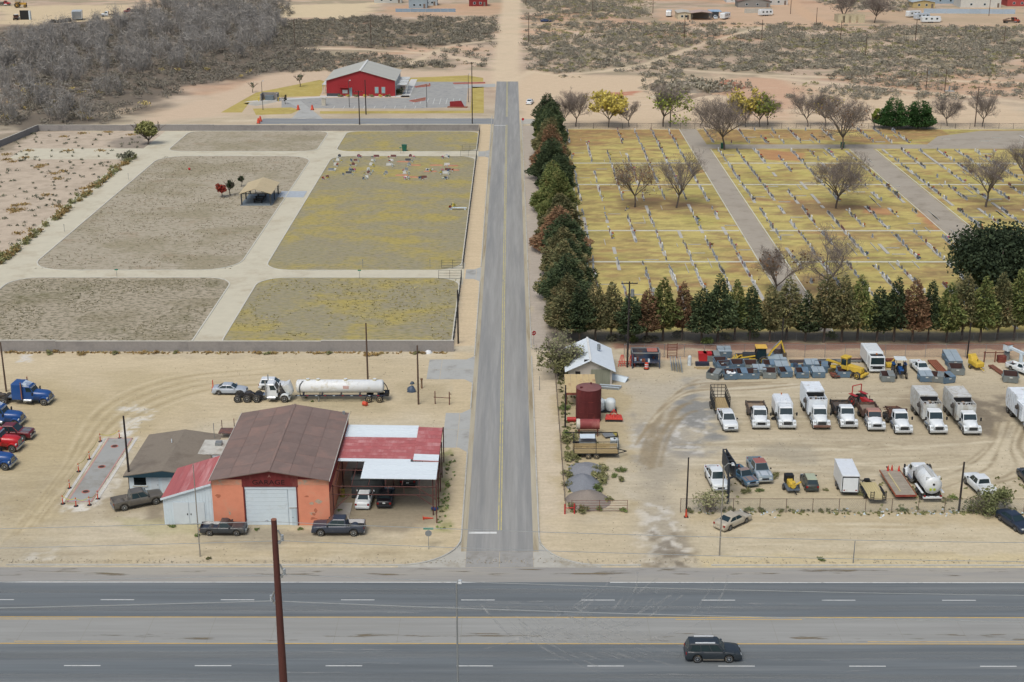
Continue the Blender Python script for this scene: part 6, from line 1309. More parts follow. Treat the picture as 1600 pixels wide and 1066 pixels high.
for k in range(9): x0,y0 = G(520+k*16,170);wl_ = MB();rect(wl_,x0-.06,x0+.06,y0,y0+5,.016);structure('bay_line',wl_,whp,lot)
for k in range(8): x0,y0 = G(648+k*10,158);wl_ = MB();rect(wl_,x0-.06,x0+.06,y0-6,y0+5,.016);structure('bay_line',wl_,whp,lot)
redk = mat('red_kerb',(196,104,92),rough=.8)
for ps,in (([(640,158),(665,153),(664,157),(648,160)],),([(648,136),(672,131),(672,135),(650,137)],),([(708,130),(758,129),(758,130.5),(710,131.5)],)):
    q = P_(*ps);m_ = MB();ribbon(m_,q+q[:1],.3,0,.15);o = m_.build('kerb_island',redk,lot);m_ = MB();sheet(m_,q,.05);m_.build('island_bed',mat('mulch',(150,100,76),rough=.95,var=.2),o)
hx0,hx1 = G(511,150)[0],G(618,150)[0];hy0 = G(560,150.5)[1];he = V(511,126,hy0)[1];hr = V(563,110.5,hy0)[1];hy1 = G(572,95,hr)[1];hw_ = (hx1-hx0)/2;hd2 = hy1-hy0
T = thing('red_hall','large red metal hall with pale tan gable roof','building',((hx0+hx1)/2,hy0,0));hred = mat('hall_red',(162,36,42),rough=.6,var=.06,scale=.5)
m_ = MB();m_.prism([(-hw_,0),(hw_,0),(hw_,he),(0,hr),(-hw_,he)],'y',0,.3);m_.build('front_wall',hred,T);m_ = MB();m_.prism([(-hw_,0),(hw_,0),(hw_,he),(0,hr),(-hw_,he)],'y',hd2-.3,hd2);m_.build('back_wall',hred,T)
MB().box(-hw_,-hw_+.3,.31,hd2-.31,0,he).build('side_wall',hred,T);MB().box(hw_-.3,hw_,.31,hd2-.31,0,he).build('side_wall',mat('hall_white',(206,206,200),rough=.6),T)
hroof = mat('hall_roof',(188,184,170),rough=.55,var=.04,rnd=.03)
for s in (-1,1):
    for k in range(10):
        y0,y1 =-.5+(hd2+1)*k/10,-.5+(hd2+1)*(k+1)/10-.04;q = [(s*(hw_+.4),y0,he+.02),(0,y0,hr+.12),(0,y1,hr+.12),(s*(hw_+.4),y1,he+.02)]
        MB().slab(q if s<0 else [q[1],q[0],q[3],q[2]],.12).build('roof_panel',hroof,T)
MB().box(-.3,.3,-.55,hd2+.55,hr+.1,hr+.22).build('ridge_cap',mat('pale_cap',(222,220,212)),T)
sp = MB()
for k in range(38): x =-hw_+.3+k*(2*hw_-.6)/37;sp.box(x-.04,x+.04,-.04,0,.9,he-.05)
o = sp.build('wall_rib',hred,T);o['kind'] = 'stuff'
MB().box(-hw_,-hw_+4.2,-.06,0,0,.9).build('stone_base',mat('dark_base',(70,72,76)),T)
for x in (hw_-6.4,hw_-4.3): w_ = MB().box(x,x+1.2,-.08,-.0,.9,2.9).build('window',mat('win_frame',(176,150,140)),T);MB().box(x+.12,x+1.08,-.1,-.081,1.05,2.8).build('pane',mat('hall_pane',(150,176,178),rough=.15),w_)
d_ = MB().box(-hw_+7.1,-hw_+8.0,-.08,0,0,2.7).build('door',mat('hall_pane',(150,176,178)),T);MB().box(-hw_+7.2,-hw_+7.3,-.14,-.08,1,1.3).build('handle',mchrome(),d_);MB().box(-hw_+4.2,-hw_+7.8,-1.2,-.05,2.8,2.95).build('awning',hred,T);MB().box(-hw_+5,-hw_+6.6,-.09,0,.9,2.0).build('wall_board',mat('hall_white',(206,206,200)),T)
for k in range(3): MB().box(hw_+.3,hw_+3.5,3+k*6,7.5+k*6,3.0,3.2).build('porch_roof',mat('hall_white',(206,206,200)),T);MB().cyl((hw_+3.2,3.3+k*6,0),(hw_+3.2,3.3+k*6,3),.12).build('porch_post',mat('hall_white',(206,206,200)),T)
MB().box(-hw_-1.9,-hw_-.02,4,16,2.9,3.05).build('side_canopy',mat('hall_white',(206,206,200)),T)
for y in (4.3,10,15.7): MB().cyl((-hw_-1.7,y,0),(-hw_-1.7,y,2.9),.1).build('canopy_post',mat('hall_white',(206,206,200)),T)
for k in range(7): plant('hall_shrub','small clipped shrub under the red hall wall','shrub',tree_meshes('hs%d' % (k % 2),shrub(70+k % 2,.8,.8,[F_OLIVE,F_YEL][k % 2],140,.25,8)),G(533+k*12,151.6),1.0,group='shrubs under the hall')
plant('evergreen_shrub','round dark evergreen shrub at the hall corner','shrub',tree_meshes('es',shrub(73,1.1,2.2,F_C1,260,.35,8)),G(623,148),1.0)
x,y = G(420,158);T = thing('bin_enclosure','grey block bin enclosure with yellow bollards','enclosure',(x,y,0));
for a in ((-2.6,2.6,3.6,3.9),(-2.6,-2.3,0,3.59),(2.3,2.6,0,3.59)): MB().box(*a,0,2.1).build('enclosure_wall',blockw,T)
MB().box(-1.3,1.3,1.2,2.8,0,1.4).build('dumpster',mat('dump_grey',(110,120,124)),T)
for xx in (-3,3): MB().cyl((xx,-.3,0),(xx,-.3,1.2),.14,n=8).build('bollard',mat('bollard_yellow',(216,188,60)),T)
x,y = G(714,168);T = thing('monument_sign','low red metal monument sign by the parking lot','sign',(x,y,0),R(-6));MB().hexa([(-2.1,-.3,0),(2.4,-.3,0),(2.4,.3,0),(-2.1,.3,0)],[(-2.1,-.3,1.7),(1.3,-.3,2.0),(1.3,.3,2.0),(-2.1,.3,1.7)]).build('sign_body',mat('sign_red',(142,34,40),rough=.6),T);MB().box(-2.8,3.2,-.8,.8,0,.25).build('planter',mat('mulch',(150,100,76)),T)
x,y = G(506,165);T = thing('stone_pillar','pale stone gate pillar at the lot entrance','pillar',(x,y,0));MB().box(-.6,.6,-.5,.5,0,2.2).build('shaft',mat('pale_stone',(196,186,166),var=.15),T);MB().box(-.75,.75,-.65,.65,2.2,2.4).build('cap',capm,T)
cT = None
for i,(p,lab) in enumerate([((404,193),'orange barricade cone at the dead end of the cross road'),((407,190),'orange barricade cone at the dead end of the cross road'),((466,172),'orange cone on the bin enclosure side of the lot driveway'),((488,172),'orange cone on the stone pillar side of the lot driveway')]):
    T = thing('traffic_cone',lab,'cone',G(*p),0,'cones round the lot');MB().cyl((0,0,.1),(0,0,1.5),.5,.2,n=8).build('cone_body',mat('cone_orange',(214,78,48)),T);MB().box(-.5,.5,-.5,.5,0,.1).build('base',mblack(),T)
plant('sapling','thin young tree on the hall lawn','tree',tree_meshes('sap',leafy(75,5,1.2,F_SAGE,260,.4,.3,7)),G(469,136),1.0);plant('sapling','young dark tree by the driveway island','tree',tree_meshes('sap2',leafy(76,4,.8,F_C1,200,.3,.3,6)),G(446,163),.8);plant('sapling','thin bare young tree at the lawn edge','tree',tree_meshes('sap',None),G(395,145),.8)
# ================================================================== CITY YARD (right)
# ---- shed with white roof
sy = G(920,601)[1];x0,x1 = V(888,585,sy)[0],V(956,600,sy)[0];ze = V(955,578,sy)[1];zr2 = V(923,562,sy)[1];sd2 = G(918,530,zr2)[1]-sy;hw_ = (x1-x0)/2
T = thing('shed','weathered block shed with bright white metal roof','shed',((x0+x1)/2,sy,0));pall = mat('peeling_plaster',(196,186,172),rough=.95,var=.06,scale=1,stain=(150,146,130),stain_amt=.55,stain_scale=.5)
m_ = MB();m_.prism([(-hw_,0),(hw_,0),(hw_,ze),(0,zr2-.1),(-hw_,ze)],'y',0,.25);m_.build('front_wall',pall,T);m_ = MB();m_.prism([(-hw_,0),(hw_,0),(hw_,ze),(0,zr2-.1),(-hw_,ze)],'y',sd2-.25,sd2);m_.build('back_wall',pall,T)
MB().box(-hw_,-hw_+.25,.26,sd2-.26,0,ze).build('side_wall',pall,T);MB().box(hw_-.25,hw_,.26,sd2-.26,0,ze).build('side_wall',pall,T)
wr = mat('white_metal_roof',(224,230,232),rough=.5,var=.03,rnd=.02)
for s in (-1,1):
    for k in range(5):
        a,b =-.6+(sd2+1.2)*k/5,-.6+(sd2+1.2)*(k+1)/5-.02;q = [(s*(hw_+.5),a,ze-.1),(0,a,zr2+.06),(0,b,zr2+.06),(s*(hw_+.5),b,ze-.1)];MB().slab(q if s<0 else [q[1],q[0],q[3],q[2]],.07).build('roof_panel',wr,T)
MB().box(-.15,.15,-.65,sd2+.65,zr2+.05,zr2+.12).build('ridge_cap',mat('pale_cap',(222,220,212)),T);MB().cyl((1.5,sd2*.62,zr2-.4),(1.5,sd2*.62,zr2+.35),.25,n=10).build('roof_vent',galv,T)
d_ = MB()
dr = MB().box(.1,hw_-.3,-.08,-.01,.1,ze+.1).build('sliding_door',mat('grey_green_boards',(142,142,122),rough=.9,var=.12,stretch=(3,1,.3),rnd=.06),T)
for k in range(9): a = .12+k*(hw_-.44)/9;MB().box(a,a+(hw_-.44)/9-.025,-.12,-.08,.12,ze+.08).build('door_board',mat('grey_green_boards',(142,142,122)),dr)
for a,z in ((-hw_+1.0,1.5),(-.9,3.3)): w_ = MB().box(a,a+.7,-.05,0,z,z+.5).build('window_opening',mblack(),T);MB().box(a-.05,a+.75,-.09,-.0,z-.1,z-.01).build('window_sill',conc2,w_)
# tan steel box structure
x,y = G(905,637);T = thing('tan_canopy','tan sheet roof shelter leaning behind the rusty tank','shelter',(x,y,0));tanp = mat('tan_sheet',(198,172,122),rough=.6,var=.06,stain=(160,120,84),stain_amt=.3,rnd=.03)
for k in range(5): a =-1.9+k*.85;MB().hexa([(a,-.4,2.3),(a+.82,-.4,2.3),(a+.82,5.2,2.9),(a,5.2,2.9)],[(a,-.4,2.36),(a+.82,-.4,2.36),(a+.82,5.2,2.96),(a,5.2,2.96)]).build('roof_sheet',tanp,T)
for a in (-1.75,2.1):
    for b,z in ((0,2.3),(4.8,2.85)): MB().bar((a,b,0),(a,b,z),.1).build('post',rusty(),T)
MB().box(-1.9,2.35,-.42,-.36,2.0,2.3).build('fascia',rusty((120,60,52),'fascia_rust'),T)
# upright rusty tank
x,y = G(920,664);T = thing('storage_tank','tall upright rusty dark red storage tank','tank',(x,y+1.7,0));rt = mat('tank_rust',(98,36,36),rough=.75,var=.18,scale=1.2,stretch=(1,1,.5),stain=(140,58,48),stain_amt=.4,stain_scale=.7);r = 1.68;ht = V(920,612,y)[1]
MB().cyl((0,0,0),(0,0,ht),r,n=32).build('shell',rt,T);MB().cyl((0,0,ht),(0,0,ht+.35),r*1.0,.3,n=32).build('roof_cone',mat('tank_top',(128,84,80),rough=.8,var=.12),T)
for k in range(4): z = .05+k*(ht-.1)/3;MB().cyl((0,0,z-.04),(0,0,z+.04),r+.025,n=32).build('weld_ring',rt,T)
MB().cyl((.3,.2,ht+.3),(.3,.2,ht+.6),.1).build('vent',rt,T);MB().cyl((-r*.6,-.6,ht),(-r*.6,-.6,ht+.25),.18).build('hatch',rt,T)
for s in (-1,1): MB().cyl((-.4+s*.2,-r-.12,.3),(-.4+s*.2,-r-.12,ht),.02,n=4).build('ladder_rail',rt,T)
x,y = G(920,664)
T = thing('horizontal_tank','rusty red horizontal tank lying on a pipe stand','tank',(*G(919,680),0));MB().cyl((-1.5,0,1.55),(1.45,0,1.55),.68,n=18).build('shell',mat('tank_red',(140,62,60),rough=.7,var=.14,stain=(166,100,90)),T);MB().cyl((-1.55,0,1.55),(-1.1,0,1.55),.7,n=18).build('end_band',mat('old_white',(200,192,172)),T)
for a in (-1.2,1.2):
    for b in (-.5,.5): MB().cyl((a,b,0),(a,b,1.1),.06,n=6).build('leg',rusty(),T)
MB().cyl((-1.4,-.5,.9),(1.4,-.5,.9),.05,n=5).build('brace',rusty(),T)
# red propane cylinder, IBC totes, mowers and scrap
one('gas_cylinder',MB().cyl((-.6,0,.35),(.6,0,.35),.3,n=12).box(-.4,-.3,-.25,.25,0,.2).box(.3,.4,-.25,.25,0,.2),mat('gas_red',(190,48,44),rough=.5),'small red gas cylinder lying by the fence','cylinder',G(893,659))
def ibc(label,p,rz=0,cage=True):
    T = thing('ibc_tote',label,'tank',(*G(*p),0),rz);MB().box(-.55,.55,-.5,.5,.15,1.15).build('plastic_tank',mat('milky_plastic',(216,220,216),rough=.4,var=.05),T,bevel=.05);MB().box(-.6,.6,-.52,.52,0,.14).build('pallet',galv,T);MB().cyl((0,0,1.15),(0,0,1.24),.15,n=10).build('cap',mblack(),T)
    for k in range(5):
        MB().box(-.58,.58,-.545,-.525,.2+k*.23,.23+k*.23).build('cage_bar',galv,T);a =-.5+k*.25;MB().box(a-.015,a+.015,-.565,-.546,.15,1.18).build('cage_bar',galv,T)
ibc('white caged tote standing on the junk side of the car hauler',(960,699));ibc('white caged tote behind the rusty tank, beside a twin',(938,640));ibc('white caged tote near the fertilizer tanks',(949,638))
T = thing('white_tanks','pair of rounded white spray tanks beside the rusty tank','tank',(*G(945,641),0));
for k in (-.75,.75): q = MB();n = 14;q.loft([[(k+.7*s*math.cos(2*math.pi*i/n),.9*s*math.sin(2*math.pi*i/n),z) for i in range(n)] for z,s in ((.15,.9),(.3,1),(1.3,1),(1.55,.85),(1.68,.4),(1.7,.05))]);q.build('tank',mat('milky_plastic',(216,220,216)),T)
MB().box(-1.6,1.6,-1,1,0,.14).build('skid',mblack(),T)
T = thing('rotary_mower','orange tractor mower deck with A frame hitch','mower',(*G(959,656),0),R(-3));orm = mat('mower_orange',(206,62,46),rough=.5,var=.1,stain=(150,80,60),stain_amt=.3);MB().hexa([(-1.2,-.75,.25),(1.2,-.75,.25),(1.1,.8,.25),(-1.1,.8,.25)],[(-1.15,-.7,.5),(1.15,-.7,.5),(1.0,.75,.5),(-1.0,.75,.5)]).build('deck',orm,T,bevel=.04)
q = MB();q.bar((-.5,.6,.5),(0,.3,1.4),.1);q.bar((.5,.6,.5),(0,.3,1.4),.1);q.bar((0,-.6,.5),(0,.3,1.4),.08);q.build('hitch_frame',orm,T);MB().cyl((0,0,.5),(0,0,.75),.2,n=10).build('gearbox',orm,T);MB().box(-1.15,1.15,-.78,-.72,.0,.3).build('skirt',mblack(),T);MB().cyl((.5,.85,.25),(.62,.85,.25),.25,n=12).build('tail_wheel',mtyre(),T);MB().cyl((-.62,.85,.25),(-.5,.85,.25),.25,n=12).build('tail_wheel',mtyre(),T)
for i,(p,lab) in enumerate((((972,572),'orange folded implement frame closest to the white roofed shed'),((987,572),'orange folded implement frame closest to the blue rack'))):
    T = thing('implement_frame',lab,'implement',(*G(*p),0));
    for k in range(4): q = MB();q.bar((-.6+k*.35,-.3,.0),(.1*(k-1.5),.2,1.7),.09);q.build('frame_bar',orm,T)
    MB().bar((-.6,0,.7),(.7,0,.7),.09).build('cross_bar',orm,T);MB().bar((-.5,.4,.3),(.6,.4,.3),.12).build('tool_bar',orm,T)
T = thing('pallet_stack','stack of white scaffold frames beside the shed door','frames',(*G(951,606),0),R(-12))
for k in range(7): MB().box(-1.6+k*.06,1.5+k*.05,-.7+k*.18,-.58+k*.18,0,.28+.05*(k % 3)).build('frame',whs if k % 2 else galv,T)
T = thing('sheet_bundle','leaning bundle of pale metal sheets at the shed corner','sheets',(*G(967,594),0),R(-35))
for k in range(4): MB().slab([(-1.4,-.5+k*.12,.02),(1.3,-.5+k*.12,.02),(1.3,.3+k*.12,.55),(-1.4,.3+k*.12,.55)],.04).build('sheet',[whs,galv][k % 2],T)
T = thing('work_bench','grey and yellow steel plate cart in the weeds','cart',(*G(953,682),0),R(15));MB().box(-.9,.5,-.6,.6,.2,.3).build('plate',galv,T);MB().box(.52,.95,-.6,.6,.2,.34).build('yellow_plate',mat('drum_yellow',(176,160,60)),T);MB().box(-.8,.8,-.62,-.55,0,.2).build('skid',mblack(),T);MB().box(-.8,.8,.5,.57,0,.2).build('skid',mblack(),T)
T = thing('white_utility_cart','white utility cart roof standing behind the trailer','cart',(*G(918,697),0));MB().box(-1.0,1.0,-.7,.7,1.3,1.4).build('roof',whs,T,bevel=.03);MB().box(-1.1,1.1,-.75,.75,.35,.8).build('body',galv,T,bevel=.06)
for a in (-.9,.9):
    for b in (-.6,.6): MB().bar((a,b,.8),(a,b,1.3),.05).build('post',galv,T);MB().cyl((a,b-.08,.22),(a,b+.08,.22),.22,n=12).build('wheel',mtyre(),T)
# utility trailer with high black frame
x,y = G(931,717);T = thing('utility_trailer','long black tandem trailer with wooden side boards and pipe frame','trailer',(x,y+1.0,0));brd = mat('weathered_board',(176,152,108),rough=.9,var=.12,stretch=(.3,1,1),rnd=.06);L = 5.6
MB().box(-L/2,L/2,-1,1,.58,.68).build('bed_frame',mblack(),T)
for k in range(6): b =-.95+k*.32;MB().box(-L/2+.05,L/2-.05,b,b+.3,.68,.72).build('deck_board',brd,T)
for s in (-1,1):
    for z in (.78,1.02): MB().box(-L/2,L/2,s*1.03-.03,s*1.03+.03,z,z+.2).build('side_board',brd,T)
    for a in (-2.75,0,2.75): MB().bar((a,s*1.08,.6),(a,s*1.08,1.4 if a else 2.6),.07).build('stake',mblack(),T)
    MB().bar((-2.75,s*1.08,1.4),(2.75,s*1.08,1.4),.06).build('top_rail',mblack(),T)
    for a in (-.95,.05): wheel(T,a,s*1.12,.36,.2,s,tanr)
for a in (-2.75,2.75):
    for s in (-1,1): MB().bar((a,s*1.08,1.4),(a,s*1.08,2.7),.07).build('corner_post',mblack(),T)
    MB().bar((a,-1.08,2.7),(a,1.08,2.7),.07).build('end_rail',mblack(),T)
MB().bar((-3.9,1.08,2.7),(2.8,1.08,2.7),.09).build('roof_beam',mblack(),T);q = MB();q.bar((2.8,-.7,.62),(3.9,0,.62),.09);q.bar((2.8,.7,.62),(3.9,0,.62),.09);q.build('drawbar',mblack(),T)
one('spool_stand',MB().box(-.4,.4,-.4,.4,0,1.1).cyl((0,-.2,1.1),(0,-.2,1.3),.2),mblack(),'small black box standing at the trailer end','box',G(900,704))
# gravel heaps
def heap(label,p,rx,ry,h,m,seed,name='gravel_heap'):
    rng = np.random.RandomState(seed);q = MB();n = 24;rings = []
    for f in np.linspace(1,0.02,9):
        z = h*(1-f) ** .8*(1 if f>.1 else .99);rings.append([(rx*f*math.cos(2*math.pi*k/n)*(1+.16*(vnoise(np.array([k*.5]),np.array([f*4.]),seed)[0]-.5)),ry*f*math.sin(2*math.pi*k/n)*(1+.16*(vnoise(np.array([k*.6]),np.array([f*3.]),seed+3)[0]-.5)),z+(.10*(rng.rand()-.5) if 0<f<1 else 0)) for k in range(n)])
    q.loft(rings);return one(name,q,m,label,'heap',p)
heap('flat spread of blue grey gravel nearest the trailer',G(915,734),2.2,2.4,.55,mat('gravel_grey',(136,136,138),rough=.95,var=.14,scale=5),3);heap('rounded heap of blue grey gravel between two others',G(911,757),2.1,2.8,1.35,mat('gravel_blue',(128,130,134),rough=.95,var=.12,scale=6),4);heap('brown sandy gravel heap behind the pipe gate',G(918,783),2.6,2.6,1.45,mat('gravel_brown',(142,130,118),rough=.95,var=.12,scale=6),5)
pipe_gate('long rusty pipe gate closing the junk strip',G(893,800),6.4,1.5,0,rusty((116,78,68),'gate_rust'),bars=5)
x,y = G(890,803);T = thing('red_pipe_barrier','short red H shaped pipe barrier at the verge','barrier',(x,y,0),R(6));rpm = mat('barrier_red',(190,48,50),rough=.5)
for a in (-.55,.55): MB().cyl((a,0,0),(a,0,1.25),.09,n=8).build('post',rpm,T)
MB().cyl((-.55,0,.75),(.55,0,.75),.06,n=8).build('crossbar',rpm,T)
for i,(p,s) in enumerate([((941,752),1.5),((934,766),1.2),((931,744),1.1),((939,735),1.1),((971,737),.9),((970,752),.8),((910,800),1.0),((936,797),.7),((947,784),.9),((890,690),1.5),((885,680),1.0),((887,745),1.1),((888,760),.9),((974,799),.7),((890,720),1.3),((937,699),1.0),((883,640),1.1),((888,712),1.0),((925,668),.8),((960,745),.7),((893,795),.9)]):
    plant('tumbleweed','green tumbleweed bush in the junk strip by the street','weed',tree_meshes('tw%d' % (i % 3),shrub(90+i % 3,.9,.8,[F_OLIVE,F_GREEN,F_OLIVE][i % 3],340,.16,24)),G(*p),s*.85,group='tumbleweeds by the street fence')
plant('mesquite_tree','grey green feathery mesquite overhanging the shed','tree',tree_meshes('mesq',bare(95,7.0,1.15,foliage('mesq_leaf',[(112,114,78),(142,142,100),(164,160,122)]),2200,tw=5,levels=4,trunk=.15,leafsz=.26)),G(882,584),.8)
plant('mesquite_tree','low olive mesquite against the street fence','tree',tree_meshes('mesq2',bare(96,4.8,1.2,F_OLIVE,1300,tw=4,levels=3,trunk=.12,leafsz=.28)),G(872,588),1.0)
# ---------------- dumpsters
dm = {k: mat('dumpster_'+k,c,rough=.6,var=.10,scale=1.2,stain=(122,118,108),stain_amt=.4,stain_scale=1.1,rnd=.08) for k,c in (('blue',(98,122,140)),('grey',(128,134,132)))};dark_in = mat('dumpster_inside',(82,58,54),rough=.9,var=.2)
def dumpster_meshes(kind,c):
    w_,d,h = .95,.8,1.25;t = .05;b = MB()
    b.hexa([(-w_,-d,.08),(w_,-d,.08),(w_,-d+t,.08),(-w_,-d+t,.08)],[(-w_,-d-.1,h-.25),(w_,-d-.1,h-.25),(w_,-d-.1+t,h-.25),(-w_,-d-.1+t,h-.25)])
    b.box(-w_,w_,d-t,d,.08,h);b.box(-w_+t,w_-t,-d+t,d-t,.08,.14,1)
    for s in (-1,1):
        xx = (s*w_-(t if s>0 else 0),s*w_+(0 if s>0 else t));b.prism([(-d+t+.003,.08),(d-t-.003,.08),(d-t-.003,h),(-d+.0,h-.25)],'x',xx[0]+.002,xx[1]-.002)
    b.box(-w_+t+.01,w_-t-.01,d-t-.03,d-t-.002,.15,h-.05,1)
    out = [('bin_shell',b.mesh('bin_shell',[dm[c],dark_in]))]
    p = MB();p.box(-w_-.16,-w_,-.4,.4,.6,.8);out.append(('lift_pocket',p.mesh('lift_pocket',dm[c])));p = MB();p.box(w_,w_+.16,-.4,.4,.6,.8);out.append(('lift_pocket',p.mesh('lift_pocket',dm[c])))
    p = MB();p.box(-.18,.18,-d-.12,-d-.06,.72,.86);out.append(('label_plate',p.mesh('label_plate',mat('plate_white',(206,206,198)))))
    for s in (-1,1): p = MB();p.box(s*.7-.06,s*.7+.06,-d+.05,d-.05,0,.08);out.append(('skid',p.mesh('skid',mblack())))
    if kind in ('half','lid'):
        for i,(a,e) in enumerate(((-w_,-.02),(.02,w_))):
            if kind == 'half' and i == 0: continue
            p = MB();p.hexa([(a,-d-.12,h-.24),(e,-d-.12,h-.24),(e,d,h+.01),(a,d,h+.01)],[(a,-d-.12,h-.2),(e,-d-.12,h-.2),(e,d,h+.05),(a,d,h+.05)]);out.append(('lid',p.mesh('lid',mat('dumpster_lid',(150,162,168),rough=.6,var=.1) if kind == 'lid' else dm[c])))
    if kind == 'trash':
        rr = random.Random(8)
        for k in range(6): p = MB();p.sphere((rr.uniform(-.6,.6),rr.uniform(-.5,.4),.85),rr.uniform(.2,.34),n=7,k=4);out.append(('trash_bag',p.mesh('trash_bag',mat('bag_white',(226,226,224)))))
    return out
DS = [  # px, py (front base), rz, kind, colour, scale, label
 (1117,594,-28,'half','grey',1.0,'grey dumpster tilted away at the end of the dumpster rows'),(1142,594.5,0,'trash','blue',1.0,'blue dumpster holding white trash bags'),(1158,593.5,2,'half','blue',1.0,'blue half lidded dumpster next to the one with trash bags'),(1176,593.5,3,'open','blue',1.0,'open blue dumpster between a half lidded one and a grey one'),(1203,592.5,-6,'open','grey',1.02,'grey blue open dumpster with scrap inside'),(1228,591,4,'half','blue',.98,'blue half open dumpster with a red tint inside'),(1254,592,0,'half','blue',.98,'blue dumpster by itself, covered on one side'),(1279,591.5,2,'lid','blue',.98,'closed blue dumpster in front of an open tilted one'),
 (1134,582,12,'open','blue',1.05,'rust lined open dumpster behind the trash bags'),(1127,576,8,'open','blue',1.05,'rust lined open dumpster with white boards on its rim'),(1153,579,2,'open','blue',1.0,'dark open dumpster amid the packed rows'),(1174,580,0,'open','grey',1.0,'grey open dumpster holding rubble amid the rows'),(1187,588,0,'lid','grey',1.0,'lidded grey dumpster wedged behind the front row'),(1203,580,-3,'half','blue',1.0,'blue half lidded dumpster with its flap raised'),(1222,583,0,'lid','grey',1.05,'tall lidded grey blue dumpster'),(1160,570,0,'open','blue',1.0,'open dumpster in front of the backhoe bucket'),(1180,569,0,'half','blue',1.0,'half lidded dumpster in front of the backhoe hood'),(1199,571,0,'lid','blue',1.0,'lidded dumpster in front of the backhoe cab'),(1219,572,0,'lid','blue',1.0,'lidded dumpster beneath the backhoe boom'),(1218,563,0,'open','blue',1.0,'open dumpster hidden under the backhoe arm'),(1132,560,0,'lid','blue',1.1,'lidded dumpster standing near the red bins'),(1115,566,0,'half','grey',1.0,'grey half lidded dumpster beside the red bins'),
 (1269,580,0,'lid','blue',1.05,'lidded dumpster with a dark opening behind the front row'),(1284,583,-12,'half','blue',1.05,'blue dumpster tipped beside the closed one'),(1319,591,-2,'open','blue',1.0,'open dumpster in front of the yellow grader wheels'),(1388,598,-3,'half','grey',1.0,'grey dumpster in front of the boxy white sweeper'),(1447.5,598,0,'lid','blue',1.0,'closed blue dumpster in front of the white pickup'),(1466,599,-20,'half','grey',1.0,'grey dumpster leaning beside the orange rails'),(1481,600,18,'half','blue',1.0,'blue dumpster paired with the leaning grey one'),(1496,587,-4,'open','grey',1.1,'large grey open dumpster between rails and compressor'),(1492,575,0,'lid','blue',1.1,'lidded dumpster behind the large grey open one'),(1487,566,0,'lid','blue',1.1,'slate lidded dumpster at the fence'),(1581,599,-14,'open','grey',1.1,'rust lined grey dumpster at the end of the brown rails')]
for px,py,rz,kind,c,s,lab in DS:
    T = thing('dumpster',lab,'dumpster',at(px,py,.85),R(rz),'dumpsters in the yard');T.scale = (s*.98,s,s)
    for nm,me in tree_meshes('dump_'+kind+c,lambda: dumpster_meshes(kind,c)): link(bpy.data.objects.new(nm,me),T)
for i,(p,c) in enumerate((((1098,566),(190,40,44)),((1106,566),(190,40,44)))):
    T = thing('red_bin',['red bin stacked by the blue trough','red bin nearer the dumpsters'][i],'bin',at(*p,.8));MB().hexa([(-.5,-.5,0),(.5,-.5,0),(.5,.5,0),(-.5,.5,0)],[(-.6,-.6,1.2),(.6,-.6,1.2),(.6,.6,1.2),(-.6,.6,1.2)]).build('bin_body',mat('bin_red',c,rough=.5),T);MB().box(-.62,.62,-.62,.62,1.2,1.28).build('lid',mat('bin_red',c),T)
T = thing('steel_trough','dark blue steel trough with timbers beside it','trough',at(1097,571));MB().box(-1,1,-.4,.4,.05,.5).build('trough_body',mat('navy_frame',(44,50,66)),T);MB().box(-1.3,.9,-1.2,-.9,0,.12).build('timber',brd,T);MB().box(-1.0,1.2,-1.7,-1.45,0,.12).build('timber',brd,T)
# ---------------- backhoe
yel = mat('plant_yellow',(214,176,48),rough=.5,var=.08,stain=(150,120,60),stain_amt=.3)
x,y = G(1186,572);T = thing('backhoe_loader','yellow backhoe loader with raised digging arm behind the dumpsters','backhoe',(x,y+1.2,0),R(178));
MB().box(.4,2.3,-.45,.45,.9,1.65).build('engine_hood',mat('hood_dark',(60,64,68),rough=.5),T,bevel=.06);MB().box(.2,2.4,-.6,.6,.7,.95).build('frame',yel,T)
cb = MB();cb.hexa([(-1.1,-.75,.95),(.45,-.75,.95),(.45,.75,.95),(-1.1,.75,.95)],[(-1.0,-.68,2.55),(.25,-.68,2.55),(.25,.68,2.55),(-1.0,.68,2.55)]);cb.build('cab',mglass(),T);MB().box(-1.2,.5,-.85,.85,2.55,2.72).build('cab_roof',mat('roof_yellow',(226,178,70),rough=.5),T,bevel=.05)
for a,b in ((-1.1,-.75),(.42,-.75),(-1.1,.75),(.42,.75)): MB().bar((a,b,.95),(a*.9,b*.92,2.55),.09).build('cab_pillar',mblack(),T)
for s in (-1,1):
    wheel(T,-.75,s*.95,.72,.42,s,yel);wheel(T,1.8,s*.85,.45,.32,s,yel);q = MB();q.bar((.5,s*.55,1.35),(2.6,s*.55,1.0),.16);q.bar((2.6,s*.55,1.0),(3.3,s*.55,.55),.14);q.build('loader_arm',yel,T)
MB().hexa([(3.2,-1.1,.15),(3.9,-1.1,.1),(3.9,1.1,.1),(3.2,1.1,.15)],[(3.05,-1.1,1.1),(3.2,-1.1,1.15),(3.2,1.1,1.15),(3.05,1.1,1.1)]).build('front_bucket',yel,T)
